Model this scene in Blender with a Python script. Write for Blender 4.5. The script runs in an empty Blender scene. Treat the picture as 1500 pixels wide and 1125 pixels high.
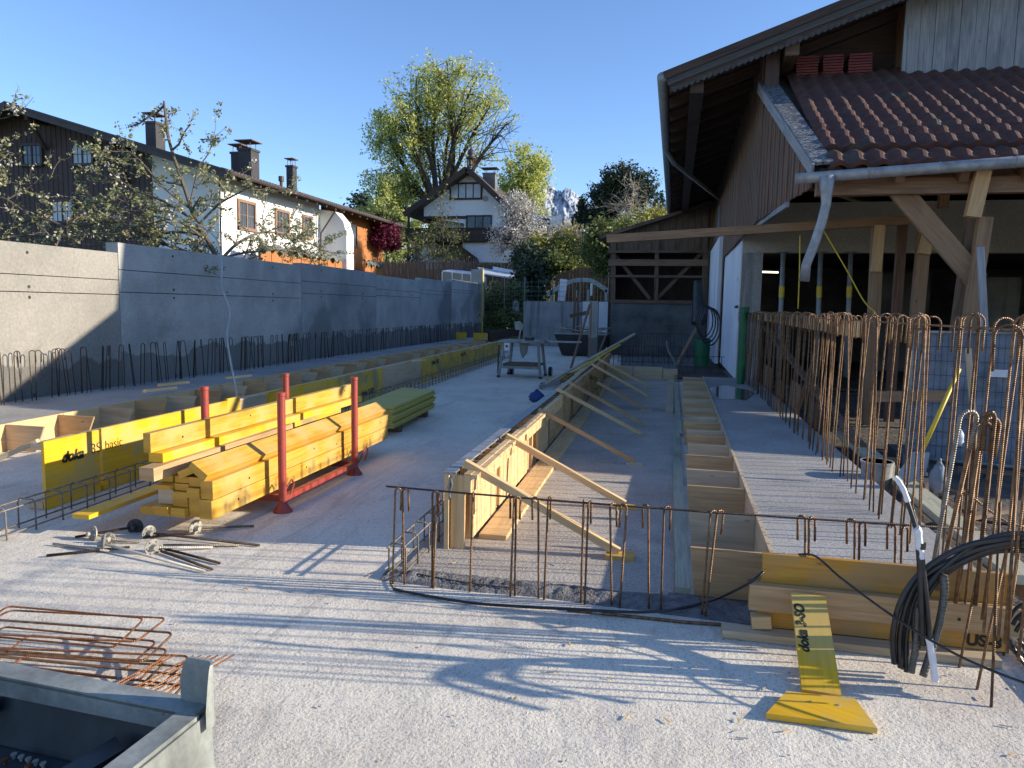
import bpy, math, random
import numpy as np
from mathutils import Vector, Matrix, Quaternion
# ---------------------------------------------------------------- camera, world, sun
S = bpy.context.scene
C = S.collection
F_PX, EYE = 1060.0, 1.6
YAW, PITCH, ROLL = math.radians(12.5), math.radians(6.0), math.radians(1.0)
fw = Vector((-math.sin(YAW)*math.cos(PITCH), math.cos(YAW)*math.cos(PITCH), -math.sin(PITCH)))
rt0 = Vector((math.cos(YAW), math.sin(YAW), 0)); up0 = rt0.cross(fw)
RT = math.cos(ROLL)*rt0 + math.sin(ROLL)*up0; UP = math.cos(ROLL)*up0 - math.sin(ROLL)*rt0
cd = bpy.data.cameras.new('camera'); cam = bpy.data.objects.new('camera', cd); C.objects.link(cam)
cam.matrix_world = Matrix(((RT.x, UP.x, -fw.x, 0), (RT.y, UP.y, -fw.y, 0), (RT.z, UP.z, -fw.z, EYE), (0, 0, 0, 1)))
cd.sensor_width = 36; cd.lens = 36*F_PX/1500; cd.clip_start = .05; cd.clip_end = 20000
S.camera = cam
S.render.resolution_x, S.render.resolution_y = 1024, 768
SUN_EL = math.radians(17.2); sx, sy = 1.0, .14
n = math.hypot(sx, sy); sd = Vector((sx/n*math.cos(SUN_EL), sy/n*math.cos(SUN_EL), math.sin(SUN_EL)))
w = bpy.data.worlds.new('World'); S.world = w; w.use_nodes = True
nt = w.node_tree; sky = nt.nodes.new('ShaderNodeTexSky'); sky.sky_type = 'NISHITA'; sky.sun_disc = False
sky.sun_elevation = SUN_EL; sky.sun_rotation = math.atan2(sd.x, sd.y); sky.altitude = 900; sky.air_density = 1.0
sky.dust_density = .05; sky.ozone_density = 3.5
bg = nt.nodes['Background']; bg.inputs[1].default_value = .121; hs = nt.nodes.new('ShaderNodeHueSaturation'); hs.inputs['Saturation'].default_value = 1.02; nt.links.new(sky.outputs[0], hs.inputs['Color']); tn = nt.nodes.new('ShaderNodeMix'); tn.data_type = 'RGBA'; tn.blend_type = 'MULTIPLY'; tn.inputs[0].default_value = 1; tn.inputs[7].default_value = (.96, .93, 1.0, 1); nt.links.new(hs.outputs[0], tn.inputs[6]); nt.links.new(tn.outputs[2], bg.inputs[0])
sl = bpy.data.lights.new('sun', 'SUN'); sl.energy = 3.6; sl.angle = math.radians(.53); sl.color = (1, .89, .72)
so = bpy.data.objects.new('sun', sl); C.objects.link(so); so.location = (20, 5, 20)
so.rotation_euler = sd.to_track_quat('Z', 'Y').to_euler()
S.view_settings.view_transform = 'Standard'; S.view_settings.look = 'None'; S.view_settings.gamma = 1
S.view_settings.exposure = 1.15

# ---------------------------------------------------------------- helpers
def ray(x, y): return fw + RT*((x-750)/F_PX) - UP*((y-562.5)/F_PX)
def G(x, y, z=0.):
    d = ray(x, y); t = (z-EYE)/d.z; return Vector((0, 0, EYE)) + d*t
def AY(x, y, Y):
    d = ray(x, y); return Vector((0, 0, EYE)) + d*(Y/d.y)
def AX(x, y, X):
    d = ray(x, y); return Vector((0, 0, EYE)) + d*(X/d.x)
R = random.Random(7)
def lerp(a, b, t): return a + (b-a)*t

class MB:
    def __init__(s): s.v = []; s.f = []; s.uv = []
    def face(s, pts, uvs=None):
        i = len(s.v); s.v += [tuple(p) for p in pts]; s.f.append(tuple(range(i, i+len(pts))))
        s.uv += uvs or [(0, 0)]*len(pts)
    def beam(s, p0, p1, w, h, up=Vector((0, 0, 1)), w1=None, h1=None):
        """bar from p0 to p1 (centre line), w across, h along up"""
        p0 = Vector(p0); p1 = Vector(p1); d = p1-p0; L = d.length; d = d/L
        sd_ = d.cross(up)
        if sd_.length < 1e-4: sd_ = d.cross(Vector((0, 1, 0)))
        sd_.normalize(); u = sd_.cross(d)
        w1 = w if w1 is None else w1; h1 = h if h1 is None else h1
        a = [p0+sd_*(w/2*i)+u*(h/2*j) for i, j in ((-1, -1), (1, -1), (1, 1), (-1, 1))]
        b = [p1+sd_*(w1/2*i)+u*(h1/2*j) for i, j in ((-1, -1), (1, -1), (1, 1), (-1, 1))]
        ou, ov = R.uniform(0, 50), R.uniform(0, 50)
        per = [w, h, w, h]; acc = 0
        for k in range(4):
            m = (k+1) % 4
            s.face((a[k], a[m], b[m], b[k]), [(ou, ov+acc), (ou, ov+acc+per[k]), (ou+L, ov+acc+per[k]), (ou+L, ov+acc)])
            acc += per[k]
        s.face((a[3], a[2], a[1], a[0]), [(ou+9, ov), (ou+9+w*.12, ov), (ou+9+w*.12, ov+h*.3), (ou+9, ov+h*.3)])
        s.face(b, [(ou+9, ov), (ou+9+w*.12, ov), (ou+9+w*.12, ov+h*.3), (ou+9, ov+h*.3)])
        return s
    def box(s, x0, y0, z0, x1, y1, z1, axis=None):
        dx, dy, dz = abs(x1-x0), abs(y1-y0), abs(z1-z0)
        if axis is None: axis = 'xyz'[[dx, dy, dz].index(max(dx, dy, dz))]
        cx, cy, cz = (x0+x1)/2, (y0+y1)/2, (z0+z1)/2
        if axis == 'x': return s.beam((min(x0, x1), cy, cz), (max(x0, x1), cy, cz), dy, dz)
        if axis == 'y': return s.beam((cx, min(y0, y1), cz), (cx, max(y0, y1), cz), dx, dz)
        return s.beam((cx, cy, min(z0, z1)), (cx, cy, max(z0, z1)), dx, dy, up=Vector((0, 1, 0)))
    def slab(s, quad, t, nrm=None):
        """thick sheet from 4+ coplanar points, extruded by t along its normal (or nrm)"""
        q = [Vector(p) for p in quad]; nn = (q[1]-q[0]).cross(q[-1]-q[0]).normalized() if nrm is None else Vector(nrm)
        b = [p+nn*t for p in q]; ax = (q[1]-q[0]).normalized(); ay = nn.cross(ax) if nrm is None else (q[-1]-q[0]).normalized()
        ou, ov = R.uniform(0, 50), R.uniform(0, 50)
        uv = [(ou+(p-q[0]).dot(ax), ov+(p-q[0]).dot(ay)) for p in q]
        s.face(b, uv); s.face(q[::-1], uv[::-1]); N = len(q)
        for k in range(N):
            m = (k+1) % N; L = (q[m]-q[k]).length
            s.face((q[k], q[m], b[m], b[k]), [(ou, ov), (ou+L, ov), (ou+L, ov+t), (ou, ov+t)])
        return s
    def tube(s, pts, r, seg=8, r1=None, caps=True, rs=None):
        P = [Vector(p) for p in pts]; n_ = len(P)
        if n_ < 2: return s
        base = len(s.v); acc = 0; ou = R.uniform(0, 20)
        d0 = (P[1]-P[0]).normalized(); ref = Vector((0, 0, 1)) if abs(d0.z) < .9 else Vector((1, 0, 0))
        nx = d0.cross(ref).normalized(); us = []
        for i in range(n_):
            d = (P[min(i+1, n_-1)]-P[max(i-1, 0)])
            d = d.normalized() if d.length > 1e-9 else d0
            nx = (nx - d*nx.dot(d)).normalized(); ny = d.cross(nx)
            rr = rs[i] if rs else (r if r1 is None else lerp(r, r1, i/(n_-1)))
            if i: acc += (P[i]-P[i-1]).length
            us.append(acc+ou)
            for k in range(seg):
                a = 2*math.pi*k/seg; s.v.append(tuple(P[i]+nx*(rr*math.cos(a))+ny*(rr*math.sin(a))))
        for i in range(n_-1):
            for k in range(seg):
                m = (k+1) % seg
                s.f.append((base+i*seg+k, base+i*seg+m, base+(i+1)*seg+m, base+(i+1)*seg+k))
                s.uv += [(us[i], k/seg*.1), (us[i], (k+1)/seg*.1), (us[i+1], (k+1)/seg*.1), (us[i+1], k/seg*.1)]
        if caps:
            s.f.append(tuple(base+k for k in reversed(range(seg)))); s.uv += [(ou, 0)]*seg
            s.f.append(tuple(base+(n_-1)*seg+k for k in range(seg))); s.uv += [(ou, 0)]*seg
        return s
    def lathe(s, c, prof, seg=16, axis=Vector((0, 0, 1))):
        c = Vector(c); return s.tube([c+Vector(axis)*z for r, z in prof], 0, seg, rs=[max(r, .0005) for r, z in prof])
    def build(s, name, mat, parent=None, loc=None, smooth=False, bev=0, mod=None):
        off = Vector(parent['_w']) if parent is not None else Vector(loc if loc is not None else (0, 0, 0))
        me = bpy.data.meshes.new(name)
        me.from_pydata([(x-off.x, y-off.y, z-off.z) for x, y, z in s.v], [], s.f)
        uvl = me.uv_layers.new(name='UVMap'); uvl.data.foreach_set('uv', np.array(s.uv, dtype=np.float32).ravel())
        me.materials.append(mat)
        if smooth: me.polygons.foreach_set('use_smooth', [True]*len(me.polygons))
        o = bpy.data.objects.new(name, me); C.objects.link(o)
        o['_w'] = [float(q) for q in off]
        if parent is not None: o.parent = parent
        else: o.location = off
        if bev:
            b = o.modifiers.new('bevel', 'BEVEL'); b.width = bev; b.segments = 1; b.limit_method = 'ANGLE'
        return o
def npmesh(name, verts, faces4, mat, parent=None, loc=(0, 0, 0), smooth=False):
    off = np.array([float(q) for q in (parent['_w'] if parent is not None else loc)])
    me = bpy.data.meshes.new(name); nv = len(verts); nf = len(faces4)
    me.vertices.add(nv); me.vertices.foreach_set('co', (verts-off).astype(np.float32).ravel())
    me.loops.add(nf*4); me.loops.foreach_set('vertex_index', faces4.astype(np.int32).ravel())
    me.polygons.add(nf); me.polygons.foreach_set('loop_start', np.arange(nf, dtype=np.int32)*4)
    me.polygons.foreach_set('loop_total', np.full(nf, 4, dtype=np.int32))
    if smooth: me.polygons.foreach_set('use_smooth', np.ones(nf, dtype=bool))
    me.update(calc_edges=True); me.materials.append(mat)
    o = bpy.data.objects.new(name, me); C.objects.link(o); o['_w'] = [float(q) for q in off]
    if parent is not None: o.parent = parent
    else: o.location = [float(q) for q in off]
    return o
def tag(o, label, cat, group=None):
    o['label'] = label; o['category'] = cat
    if group: o['group'] = group
    return o
def thing(name, label, cat, loc, group=None):
    o = bpy.data.objects.new(name, None); C.objects.link(o); o.location = Vector(loc); o['_w'] = [float(q) for q in loc]
    o.empty_display_size = .2
    return tag(o, label, cat, group)
def struct(o): o['kind'] = 'structure'; return o
def dup(root, loc, rotz=0, label=None, group=None, tilt=(0, 0), scl=None):
    r = root.copy(); C.objects.link(r); r.location = Vector(loc); r.rotation_euler = (tilt[0], tilt[1], rotz)
    if scl: r.scale = scl
    if label: r['label'] = label
    if group: r['group'] = group
    for ch in list(root.children):
        c = ch.copy(); C.objects.link(c); c.parent = r
        for g in ch.children:
            d = g.copy(); C.objects.link(d); d.parent = c
    return r
def lin(c): return tuple(((x/255)/12.92 if x/255 <= .04045 else ((x/255+.055)/1.055)**2.4) for x in c)+(1,)
def text(s, size, origin, ux, uy, mat, parent, name='lettering', depth=.0012, bold=0, shear=0):
    cu = bpy.data.curves.new(name, 'FONT'); cu.body = s; cu.size = size; cu.offset = bold; cu.extrude = depth; cu.shear = shear
    t = bpy.data.objects.new(name, cu); C.objects.link(t)
    dg = bpy.context.evaluated_depsgraph_get(); me = bpy.data.meshes.new_from_object(t.evaluated_get(dg))
    bpy.data.objects.remove(t)
    me.name = name; me.materials.clear(); me.materials.append(mat)
    o = bpy.data.objects.new(name, me); C.objects.link(o)
    ux = Vector(ux).normalized(); uy = Vector(uy).normalized(); uz = ux.cross(uy)
    p = Vector(origin)-Vector(parent['_w'])
    o.matrix_local = Matrix(((ux.x, uy.x, uz.x, p.x), (ux.y, uy.y, uz.y, p.y), (ux.z, uy.z, uz.z, p.z), (0, 0, 0, 1)))
    o.parent = parent; return o

# ---------------------------------------------------------------- materials
def newmat(name):
    m = bpy.data.materials.new(name); m.use_nodes = True; t = m.node_tree
    return m, t, t.nodes['Principled BSDF']
def ramp(t, stops, src):
    r = t.nodes.new('ShaderNodeValToRGB'); e = r.color_ramp.elements
    while len(e) < len(stops): e.new(.5)
    for q, (p, c) in zip(e, stops): q.position = p; q.color = c
    t.links.new(src, r.inputs[0]); return r.outputs[0]
def noise(t, vec, scale, detail=4, rough=.55, dist=0):
    q = t.nodes.new('ShaderNodeTexNoise'); q.inputs['Scale'].default_value = scale; q.inputs['Detail'].default_value = detail
    q.inputs['Roughness'].default_value = rough; q.inputs['Distortion'].default_value = dist
    t.links.new(vec, q.inputs['Vector']); return q.outputs['Fac']
def coord(t, kind='Object', scale=(1, 1, 1)):
    c = t.nodes.new('ShaderNodeTexCoord'); m = t.nodes.new('ShaderNodeMapping'); m.inputs['Scale'].default_value = scale
    t.links.new(c.outputs[kind], m.inputs['Vector']); return m.outputs[0]
def mix(t, a, b, f, mode='MIX'):
    m = t.nodes.new('ShaderNodeMix'); m.data_type = 'RGBA'; m.blend_type = mode
    for i, v in ((0, f), (6, a), (7, b)):
        if hasattr(v, 'is_linked') or isinstance(v, bpy.types.NodeSocket): t.links.new(v, m.inputs[i])
        else: m.inputs[i].default_value = v
    return m.outputs[2]
def bump(t, b, h, strength=.3, dist=.01, prev=None):
    q = t.nodes.new('ShaderNodeBump'); q.inputs['Strength'].default_value = strength; q.inputs['Distance'].default_value = dist
    t.links.new(h, q.inputs['Height'])
    if prev is not None: t.links.new(prev, q.inputs['Normal'])
    t.links.new(q.outputs[0], b.inputs['Normal']); return q.outputs[0]
def wood(name, c1, c2, dark=.35, rough=.7, stain=None, wet=0):
    m, t, b = newmat(name); v = coord(t, 'UV', (1.3, 26, 1)); g = noise(t, v, 1.6, 6, .62, .8)
    col = ramp(t, [(.3, c1), (.62, c2)], g)
    v2 = coord(t, 'UV', (.9, 3, 1)); g2 = noise(t, v2, 1.3, 3)
    col = mix(t, col, tuple(x*dark for x in c1[:3])+(1,), ramp(t, [(.52, (0, 0, 0, 1)), (.78, (.75, .75, .75, 1))], g2))
    vk = coord(t, 'UV', (1.7, 4.5, 1)); vo = t.nodes.new('ShaderNodeTexVoronoi'); vo.inputs['Scale'].default_value = 1.6; t.links.new(vk, vo.inputs['Vector'])
    col = mix(t, col, tuple(x*.3 for x in c1[:3])+(1,), ramp(t, [(.03, (.8, .8, .8, 1)), (.075, (0, 0, 0, 1))], vo.outputs['Distance']))
    if stain:
        g3 = noise(t, coord(t, 'Object', (1, 1, 1)), 3.5, 5); col = mix(t, col, stain, ramp(t, [(.45, (0, 0, 0, 1)), (.62, (.8, .8, .8, 1))], g3))
    t.links.new(col, b.inputs['Base Color']); b.inputs['Roughness'].default_value = rough
    bump(t, b, g, .35, .002); return m
def conc(name, c1, c2, scale=1.2, fine=70, bs=.4, bd=.004, rough=.85, c3=None, streak=False, fine_amt=.25, band=None):
    m, t, b = newmat(name); v = coord(t, 'Object'); g = noise(t, v, scale, 6, .6)
    col = ramp(t, [(.32, c1), (.66, c2)], g)
    if c3: col = mix(t, col, c3, ramp(t, [(.55, (0, 0, 0, 1)), (.7, (1, 1, 1, 1))], noise(t, v, scale*.45, 4)))
    if streak: col = mix(t, col, tuple(x*.45 for x in c1[:3])+(1,), ramp(t, [(.48, (0, 0, 0, 1)), (.72, (.8, .8, .8, 1))], noise(t, coord(t, 'Object', (5, 5, .35)), 1.0, 5)))
    if band:
        sx_ = t.nodes.new('ShaderNodeSeparateXYZ'); t.links.new(v, sx_.inputs[0]); ma = t.nodes.new('ShaderNodeMath'); ma.operation = 'MULTIPLY_ADD'; t.links.new(noise(t, coord(t, 'Object', (1, 1, .4)), 1.3, 5), ma.inputs[0]); ma.inputs[1].default_value = -.8; t.links.new(sx_.outputs[2], ma.inputs[2])
        col = mix(t, col, tuple(x*.5 for x in c1[:3])+(1,), ramp(t, [(max(0, band-.4), (.85, .85, .85, 1)), (max(0, band-.4)+.03, (0, 0, 0, 1))], ma.outputs[0]))
        col = mix(t, col, tuple(x*.62 for x in c1[:3])+(1,), ramp(t, [(.6, (0, 0, 0, 1)), (.68, (.7, .7, .7, 1))], noise(t, coord(t, 'Object', (.6, .6, .6)), 1.0, 5, .6)))
    f = noise(t, v, fine, 3, .7); fr = ramp(t, [(.3, (1-fine_amt,)*3+(1,)), (.7, (1+fine_amt*.2,)*3+(1,))], f)
    col = mix(t, col, fr, 1.0, 'MULTIPLY'); t.links.new(col, b.inputs['Base Color']); b.inputs['Roughness'].default_value = rough
    bump(t, b, f, bs, bd); return m
def plain(name, c1, c2=None, scale=6, rough=.6, metal=0, bs=.15, coordk='Object', stretch=(1, 1, 1)):
    m, t, b = newmat(name); c2 = c2 or tuple(x*.8 for x in c1[:3])+(1,)
    g = noise(t, coord(t, coordk, stretch), scale, 5); t.links.new(ramp(t, [(.35, c1), (.65, c2)], g), b.inputs['Base Color'])
    b.inputs['Roughness'].default_value = rough; b.inputs['Metallic'].default_value = metal
    if bs: bump(t, b, g, bs, .004)
    return m
def rebar(name, c1, c2, rough=.6, pitch=110):
    m, t, b = newmat(name); g = noise(t, coord(t, 'Object'), 30, 4); oi = t.nodes.new('ShaderNodeObjectInfo'); cc = ramp(t, [(.35, c1), (.65, c2)], g); rv = ramp(t, [(0, (.62, .58, .55, 1)), (1, (1.25, 1.2, 1.15, 1))], oi.outputs['Random']); cc = mix(t, cc, rv, 1.0, 'MULTIPLY'); cc = mix(t, cc, (.34, .31, .28, 1), ramp(t, [(.62, (0, 0, 0, 1)), (.7, (.7, .7, .7, 1))], noise(t, coord(t, 'Object'), 9, 4))); t.links.new(cc, b.inputs['Base Color'])
    b.inputs['Roughness'].default_value = rough; b.inputs['Metallic'].default_value = .5
    wv = t.nodes.new('ShaderNodeTexWave'); wv.inputs['Scale'].default_value = pitch/6.28*2; wv.inputs['Distortion'].default_value = 0
    t.links.new(coord(t, 'UV', (1, 6, 1)), wv.inputs['Vector']); bump(t, b, wv.outputs['Fac'], .9, .0025); return m
def leafmat(name, c1, c2, c3=None, trans=.35):
    m, t, b = newmat(name); gi = t.nodes.new('ShaderNodeNewGeometry')
    st = [(0, c1), (.75, c2)]+([(1, c3)] if c3 else [])
    col = ramp(t, st, gi.outputs['Random Per Island'])
    t.links.new(col, b.inputs['Base Color']); b.inputs['Roughness'].default_value = .6
    tr = t.nodes.new('ShaderNodeBsdfTranslucent'); t.links.new(col, tr.inputs[0]); ms = t.nodes.new('ShaderNodeMixShader'); ms.inputs[0].default_value = trans
    t.links.new(b.outputs[0], ms.inputs[1]); t.links.new(tr.outputs[0], ms.inputs[2]); t.links.new(ms.outputs[0], t.nodes['Material Output'].inputs[0]); return m
M = {}
# slab: pale rough concrete with pinkish and bluish patches, light specks
def floor_mat():
    m, t, b = newmat('rough pale concrete slab'); v = coord(t, 'Object')
    col = ramp(t, [(.3, (.62, .55, .45, 1)), (.52, (.76, .69, .565, 1)), (.75, (.84, .77, .63, 1))], noise(t, v, .9, 6, .62))
    col = mix(t, col, (.56, .45, .38, 1), ramp(t, [(.56, (0, 0, 0, 1)), (.7, (.4, .4, .4, 1))], noise(t, v, .55, 4)))
    col = mix(t, col, (.44, .42, .39, 1), ramp(t, [(.56, (0, 0, 0, 1)), (.74, (.6, .6, .6, 1))], noise(t, coord(t, 'Object', (1, .5, 1)), 1.7, 6, .7)))
    vo = t.nodes.new('ShaderNodeTexVoronoi'); vo.inputs['Scale'].default_value = 95; t.links.new(v, vo.inputs['Vector'])
    f = noise(t, v, 88, 3, .6); col = mix(t, col, ramp(t, [(.3, (.42, .41, .41, 1)), (.5, (1, 1, 1, 1))], f), .7, 'MULTIPLY')
    col = mix(t, col, (.40, .36, .31, 1), ramp(t, [(.55, (0, 0, 0, 1)), (.63, (.55, .55, .55, 1))], noise(t, coord(t, 'Object', (2.2, .35, 1)), 1.1, 7, .75, 1.2)))
    col = mix(t, col, (.80, .76, .70, 1), ramp(t, [(.6, (0, 0, 0, 1)), (.72, (.4, .4, .4, 1))], noise(t, v, 4.5, 7, .7)))
    # small dark stains
    vs = t.nodes.new('ShaderNodeTexVoronoi'); vs.inputs['Scale'].default_value = 2.3; t.links.new(v, vs.inputs['Vector'])
    col = mix(t, col, (.16, .15, .14, 1), ramp(t, [(.012, (.8, .8, .8, 1)), (.03, (0, 0, 0, 1))], vs.outputs['Distance']))
    t.links.new(col, b.inputs['Base Color']); b.inputs['Roughness'].default_value = .9; b.inputs['Specular IOR Level'].default_value = .25
    p = bump(t, b, f, .7, .006); bump(t, b, noise(t, v, 9, 4), .35, .02, p); return m
M['floor'] = floor_mat()
M['inner'] = conc('sandy grey concrete', (.40, .35, .295, 1), (.56, .50, .42, 1), 1.6, 55, .9, .008, .9, c3=(.27, .25, .235, 1), fine_amt=.4)
M['wet'] = conc('grainy grey concrete', (.34, .325, .30, 1), (.47, .45, .42, 1), 1.4, 80, .8, .006, .8, c3=(.27, .265, .255, 1), fine_amt=.45)
M['rough'] = conc('crumbly dark concrete', (.14, .13, .13, 1), (.3, .29, .28, 1), 9, 45, 1.0, .03, .95)
M['wall'] = conc('cast concrete wall', (.24, .225, .195, 1), (.33, .31, .27, 1), .8, 26, .3, .003, .8, c3=(.19, .185, .165, 1), fine_amt=.25, band=.62)  # base tone kept low to offset the full sun on these panels
M['wall2'] = conc('shade-lifted cast concrete', (.33, .32, .29, 1), (.47, .455, .415, 1), 1.4, 30, .2, .003, .8, c3=(.27, .265, .25, 1), fine_amt=.22, band=.78)  # same wall, base tone raised to brighten the panels in shade
M['streaky'] = conc('stained old concrete', (.28, .28, .27, 1), (.42, .41, .4, 1), 2, 30, .3, .004, .85, streak=True)
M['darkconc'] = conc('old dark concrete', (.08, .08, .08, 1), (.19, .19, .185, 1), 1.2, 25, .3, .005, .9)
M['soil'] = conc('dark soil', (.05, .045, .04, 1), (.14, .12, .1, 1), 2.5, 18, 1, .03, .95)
M['pale'] = wood('pale spruce', (.56, .36, .16, 1), (.70, .49, .25, 1), .72)
M['pale2'] = wood('pale weathered spruce', (.42, .31, .19, 1), (.56, .44, .29, 1), .6)
M['greenish'] = wood('greyed green plank', (.30, .29, .2, 1), (.46, .44, .32, 1), .5)
M['tan'] = wood('sawn tan timber', (.38, .23, .105, 1), (.54, .35, .17, 1), .6)
M['yellow'] = wood('yellow coated panel', (.66, .355, .008, 1), (.80, .46, .014, 1), .6, .5, stain=(.56, .40, .13, 1))
M['ybeam'] = wood('yellow glazed timber', (.47, .22, .018, 1), (.66, .36, .04, 1), .5, .55, stain=(.52, .36, .12, 1))
M['yworn'] = wood('worn ochre panel', (.44, .185, .015, 1), (.58, .29, .035, 1), .5, .55, stain=(.38, .24, .10, 1))
M['ochre'] = wood('dirty ochre panel', (.60, .38, .03, 1), (.70, .46, .05, 1), .6, .6, stain=(.26, .22, .15, 1))
M['olive'] = wood('olive coated plywood', (.40, .33, .06, 1), (.48, .41, .09, 1), .8, .6)
M['oldwood'] = wood('old brown board', (.08, .048, .032, 1), (.19, .125, .08, 1), .5, .85)
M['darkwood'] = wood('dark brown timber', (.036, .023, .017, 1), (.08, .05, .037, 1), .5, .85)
M['greywood'] = wood('silver weathered board', (.17, .175, .18, 1), (.33, .33, .33, 1), .45, .85)
M['barnbeam'] = wood('aged barn beam', (.15, .085, .05, 1), (.26, .16, .1, 1), .5, .85)
M['rust'] = rebar('rusty ribbed steel', (.13, .07, .035, 1), (.30, .18, .09, 1), .42)
M['dark_rebar'] = rebar('dark ribbed steel', (.05, .035, .03, 1), (.11, .075, .055, 1))
M['grey_rebar'] = rebar('grey ribbed steel', (.18, .16, .14, 1), (.3, .27, .23, 1), .5, 90)
M['rustbright'] = rebar('orange rusty steel', (.2, .075, .03, 1), (.36, .16, .065, 1))
M['red'] = plain('chipped red paint', (.36, .045, .03, 1), (.25, .05, .035, 1), 22, .5)
M['galv'] = conc('dirty galvanised sheet', (.2, .215, .2, 1), (.36, .38, .34, 1), 3, 40, .2, .003, .55, c3=(.27, .25, .2, 1), streak=True)
M['zinc'] = plain('matt zinc gutter', (.2, .205, .21, 1), (.33, .335, .34, 1), 9, .55, .3)
M['blackp'] = plain('black plastic conduit', (.012, .012, .013, 1), (.03, .03, .032, 1), 12, .35)
M['corr'] = rebar('grey corrugated conduit', (.1, .105, .1, 1), (.14, .145, .14, 1), .5, 60)
M['white'] = conc('white render', (.74, .74, .72, 1), (.8, .8, .79, 1), 1, 40, .15, .003, .9, fine_amt=.05)
M['whitewash'] = conc('white painted panel', (.66, .67, .70, 1), (.78, .78, .8, 1), 1, 20, .1, .002, .7, fine_amt=.06)
M['tape'] = plain('white tape', (.75, .75, .76, 1), (.65, .65, .66, 1), 20, .5)
M['tilered'] = conc('weathered dark red clay tile', (.055, .027, .021, 1), (.125, .045, .03, 1), 6, 35, .3, .004, .85, c3=(.085, .07, .05, 1))
M['brickred'] = plain('stacked red tile', (.2, .04, .03, 1), (.13, .03, .025, 1), 9, .8)
M['tiledark'] = plain('dark brown roof tile', (.05, .04, .036, 1), (.09, .07, .06, 1), 4, .7)
M['chim'] = plain('dark brown sheet cladding', (.035, .03, .032, 1), (.05, .042, .042, 1), 3, .6)
M['orange'] = wood('orange brown boarding', (.34, .12, .03, 1), (.44, .18, .055, 1), .6)
M['chalet'] = wood('dark stained boarding', (.05, .031, .028, 1), (.085, .054, .048, 1), .6)
M['frameb'] = wood('brown window frame', (.2, .11, .07, 1), (.28, .17, .11, 1))
M['net'] = plain('crumpled green netting', (.1, .12, .1, 1), (.19, .2, .17, 1), 6, .8, 0, .6)
M['glass'] = plain('window glass', (.05, .07, .09, 1), (.09, .11, .14, 1), 1.5, .06, 0, 0)
M['curtain'] = plain('curtained glass', (.4, .45, .5, 1), (.5, .54, .58, 1), 2, .15, 0, 0)
M['black'] = plain('black steel', (.02, .02, .02, 1), (.04, .04, .04, 1), 8, .5)
M['letter'] = plain('black stencil ink', (.015, .012, .008, 1), (.03, .025, .01, 1), 30, .7, 0, 0)
M['green'] = plain('green plastic', (.01, .16, .06, 1), (.015, .11, .045, 1), 4, .5)
M['ypaint'] = plain('yellow paint', (.7, .5, .03, 1), (.5, .36, .03, 1), 7, .5)
M['blue'] = plain('blue cloth', (.02, .05, .16, 1), (.03, .07, .22, 1), 12, .9)
M['steelgrey'] = plain('grey painted steel', (.22, .24, .25, 1), (.3, .31, .32, 1), 9, .5, .2)
M['bark'] = plain('tree bark', (.09, .07, .05, 1), (.15, .12, .09, 1), 14, .95, 0, .6)
M['barkdark'] = plain('dark bark', (.035, .028, .02, 1), (.07, .055, .04, 1), 10, .95)
M['barkpale'] = plain('pale bark', (.3, .25, .19, 1), (.4, .35, .28, 1), 10, .95)
M['lime'] = leafmat('fresh yellow green leaves', (.36, .40, .10, 1), (.58, .60, .18, 1), (.74, .73, .30, 1), .5)
M['budleaf'] = leafmat('grey green buds', (.15, .16, .07, 1), (.32, .33, .15, 1), (.55, .5, .34, 1), .3)
M['blossom'] = leafmat('white blossom', (.45, .42, .36, 1), (.7, .66, .6, 1), (.75, .7, .66, 1), .3)
M['midgreen'] = leafmat('mid green leaves', (.07, .1, .025, 1), (.16, .19, .05, 1), (.26, .26, .07, 1), .35)
M['darkgreen'] = leafmat('dark green needles', (.018, .035, .018, 1), (.04, .065, .03, 1), None, .1)
M['purple'] = leafmat('purple leaves', (.09, .01, .03, 1), (.18, .02, .06, 1), None, .3)
M['pinkish'] = leafmat('pale pink blossom', (.3, .24, .17, 1), (.5, .42, .32, 1), (.2, .22, .08, 1), .3)
M['yshrub'] = leafmat('yellow green shrub leaves', (.25, .24, .04, 1), (.42, .38, .09, 1), None, .35)
M['dryhedge'] = leafmat('brown dry hedge', (.09, .06, .04, 1), (.2, .14, .09, 1), None, .2)
M['grass'] = conc('grass ground', (.06, .085, .025, 1), (.13, .15, .05, 1), .3, 6, .6, .1, .95)
M['water'] = plain('shallow rain water', (.10, .10, .10, 1), (.12, .12, .12, 1), 2, .03, 0, 0)
M['sheet'] = plain('pale blue sheeting', (.36, .42, .5, 1), (.5, .55, .6, 1), 5, .5)
M['terra'] = plain('terracotta render', (.3, .16, .11, 1), (.4, .24, .18, 1), 4, .9)
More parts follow.
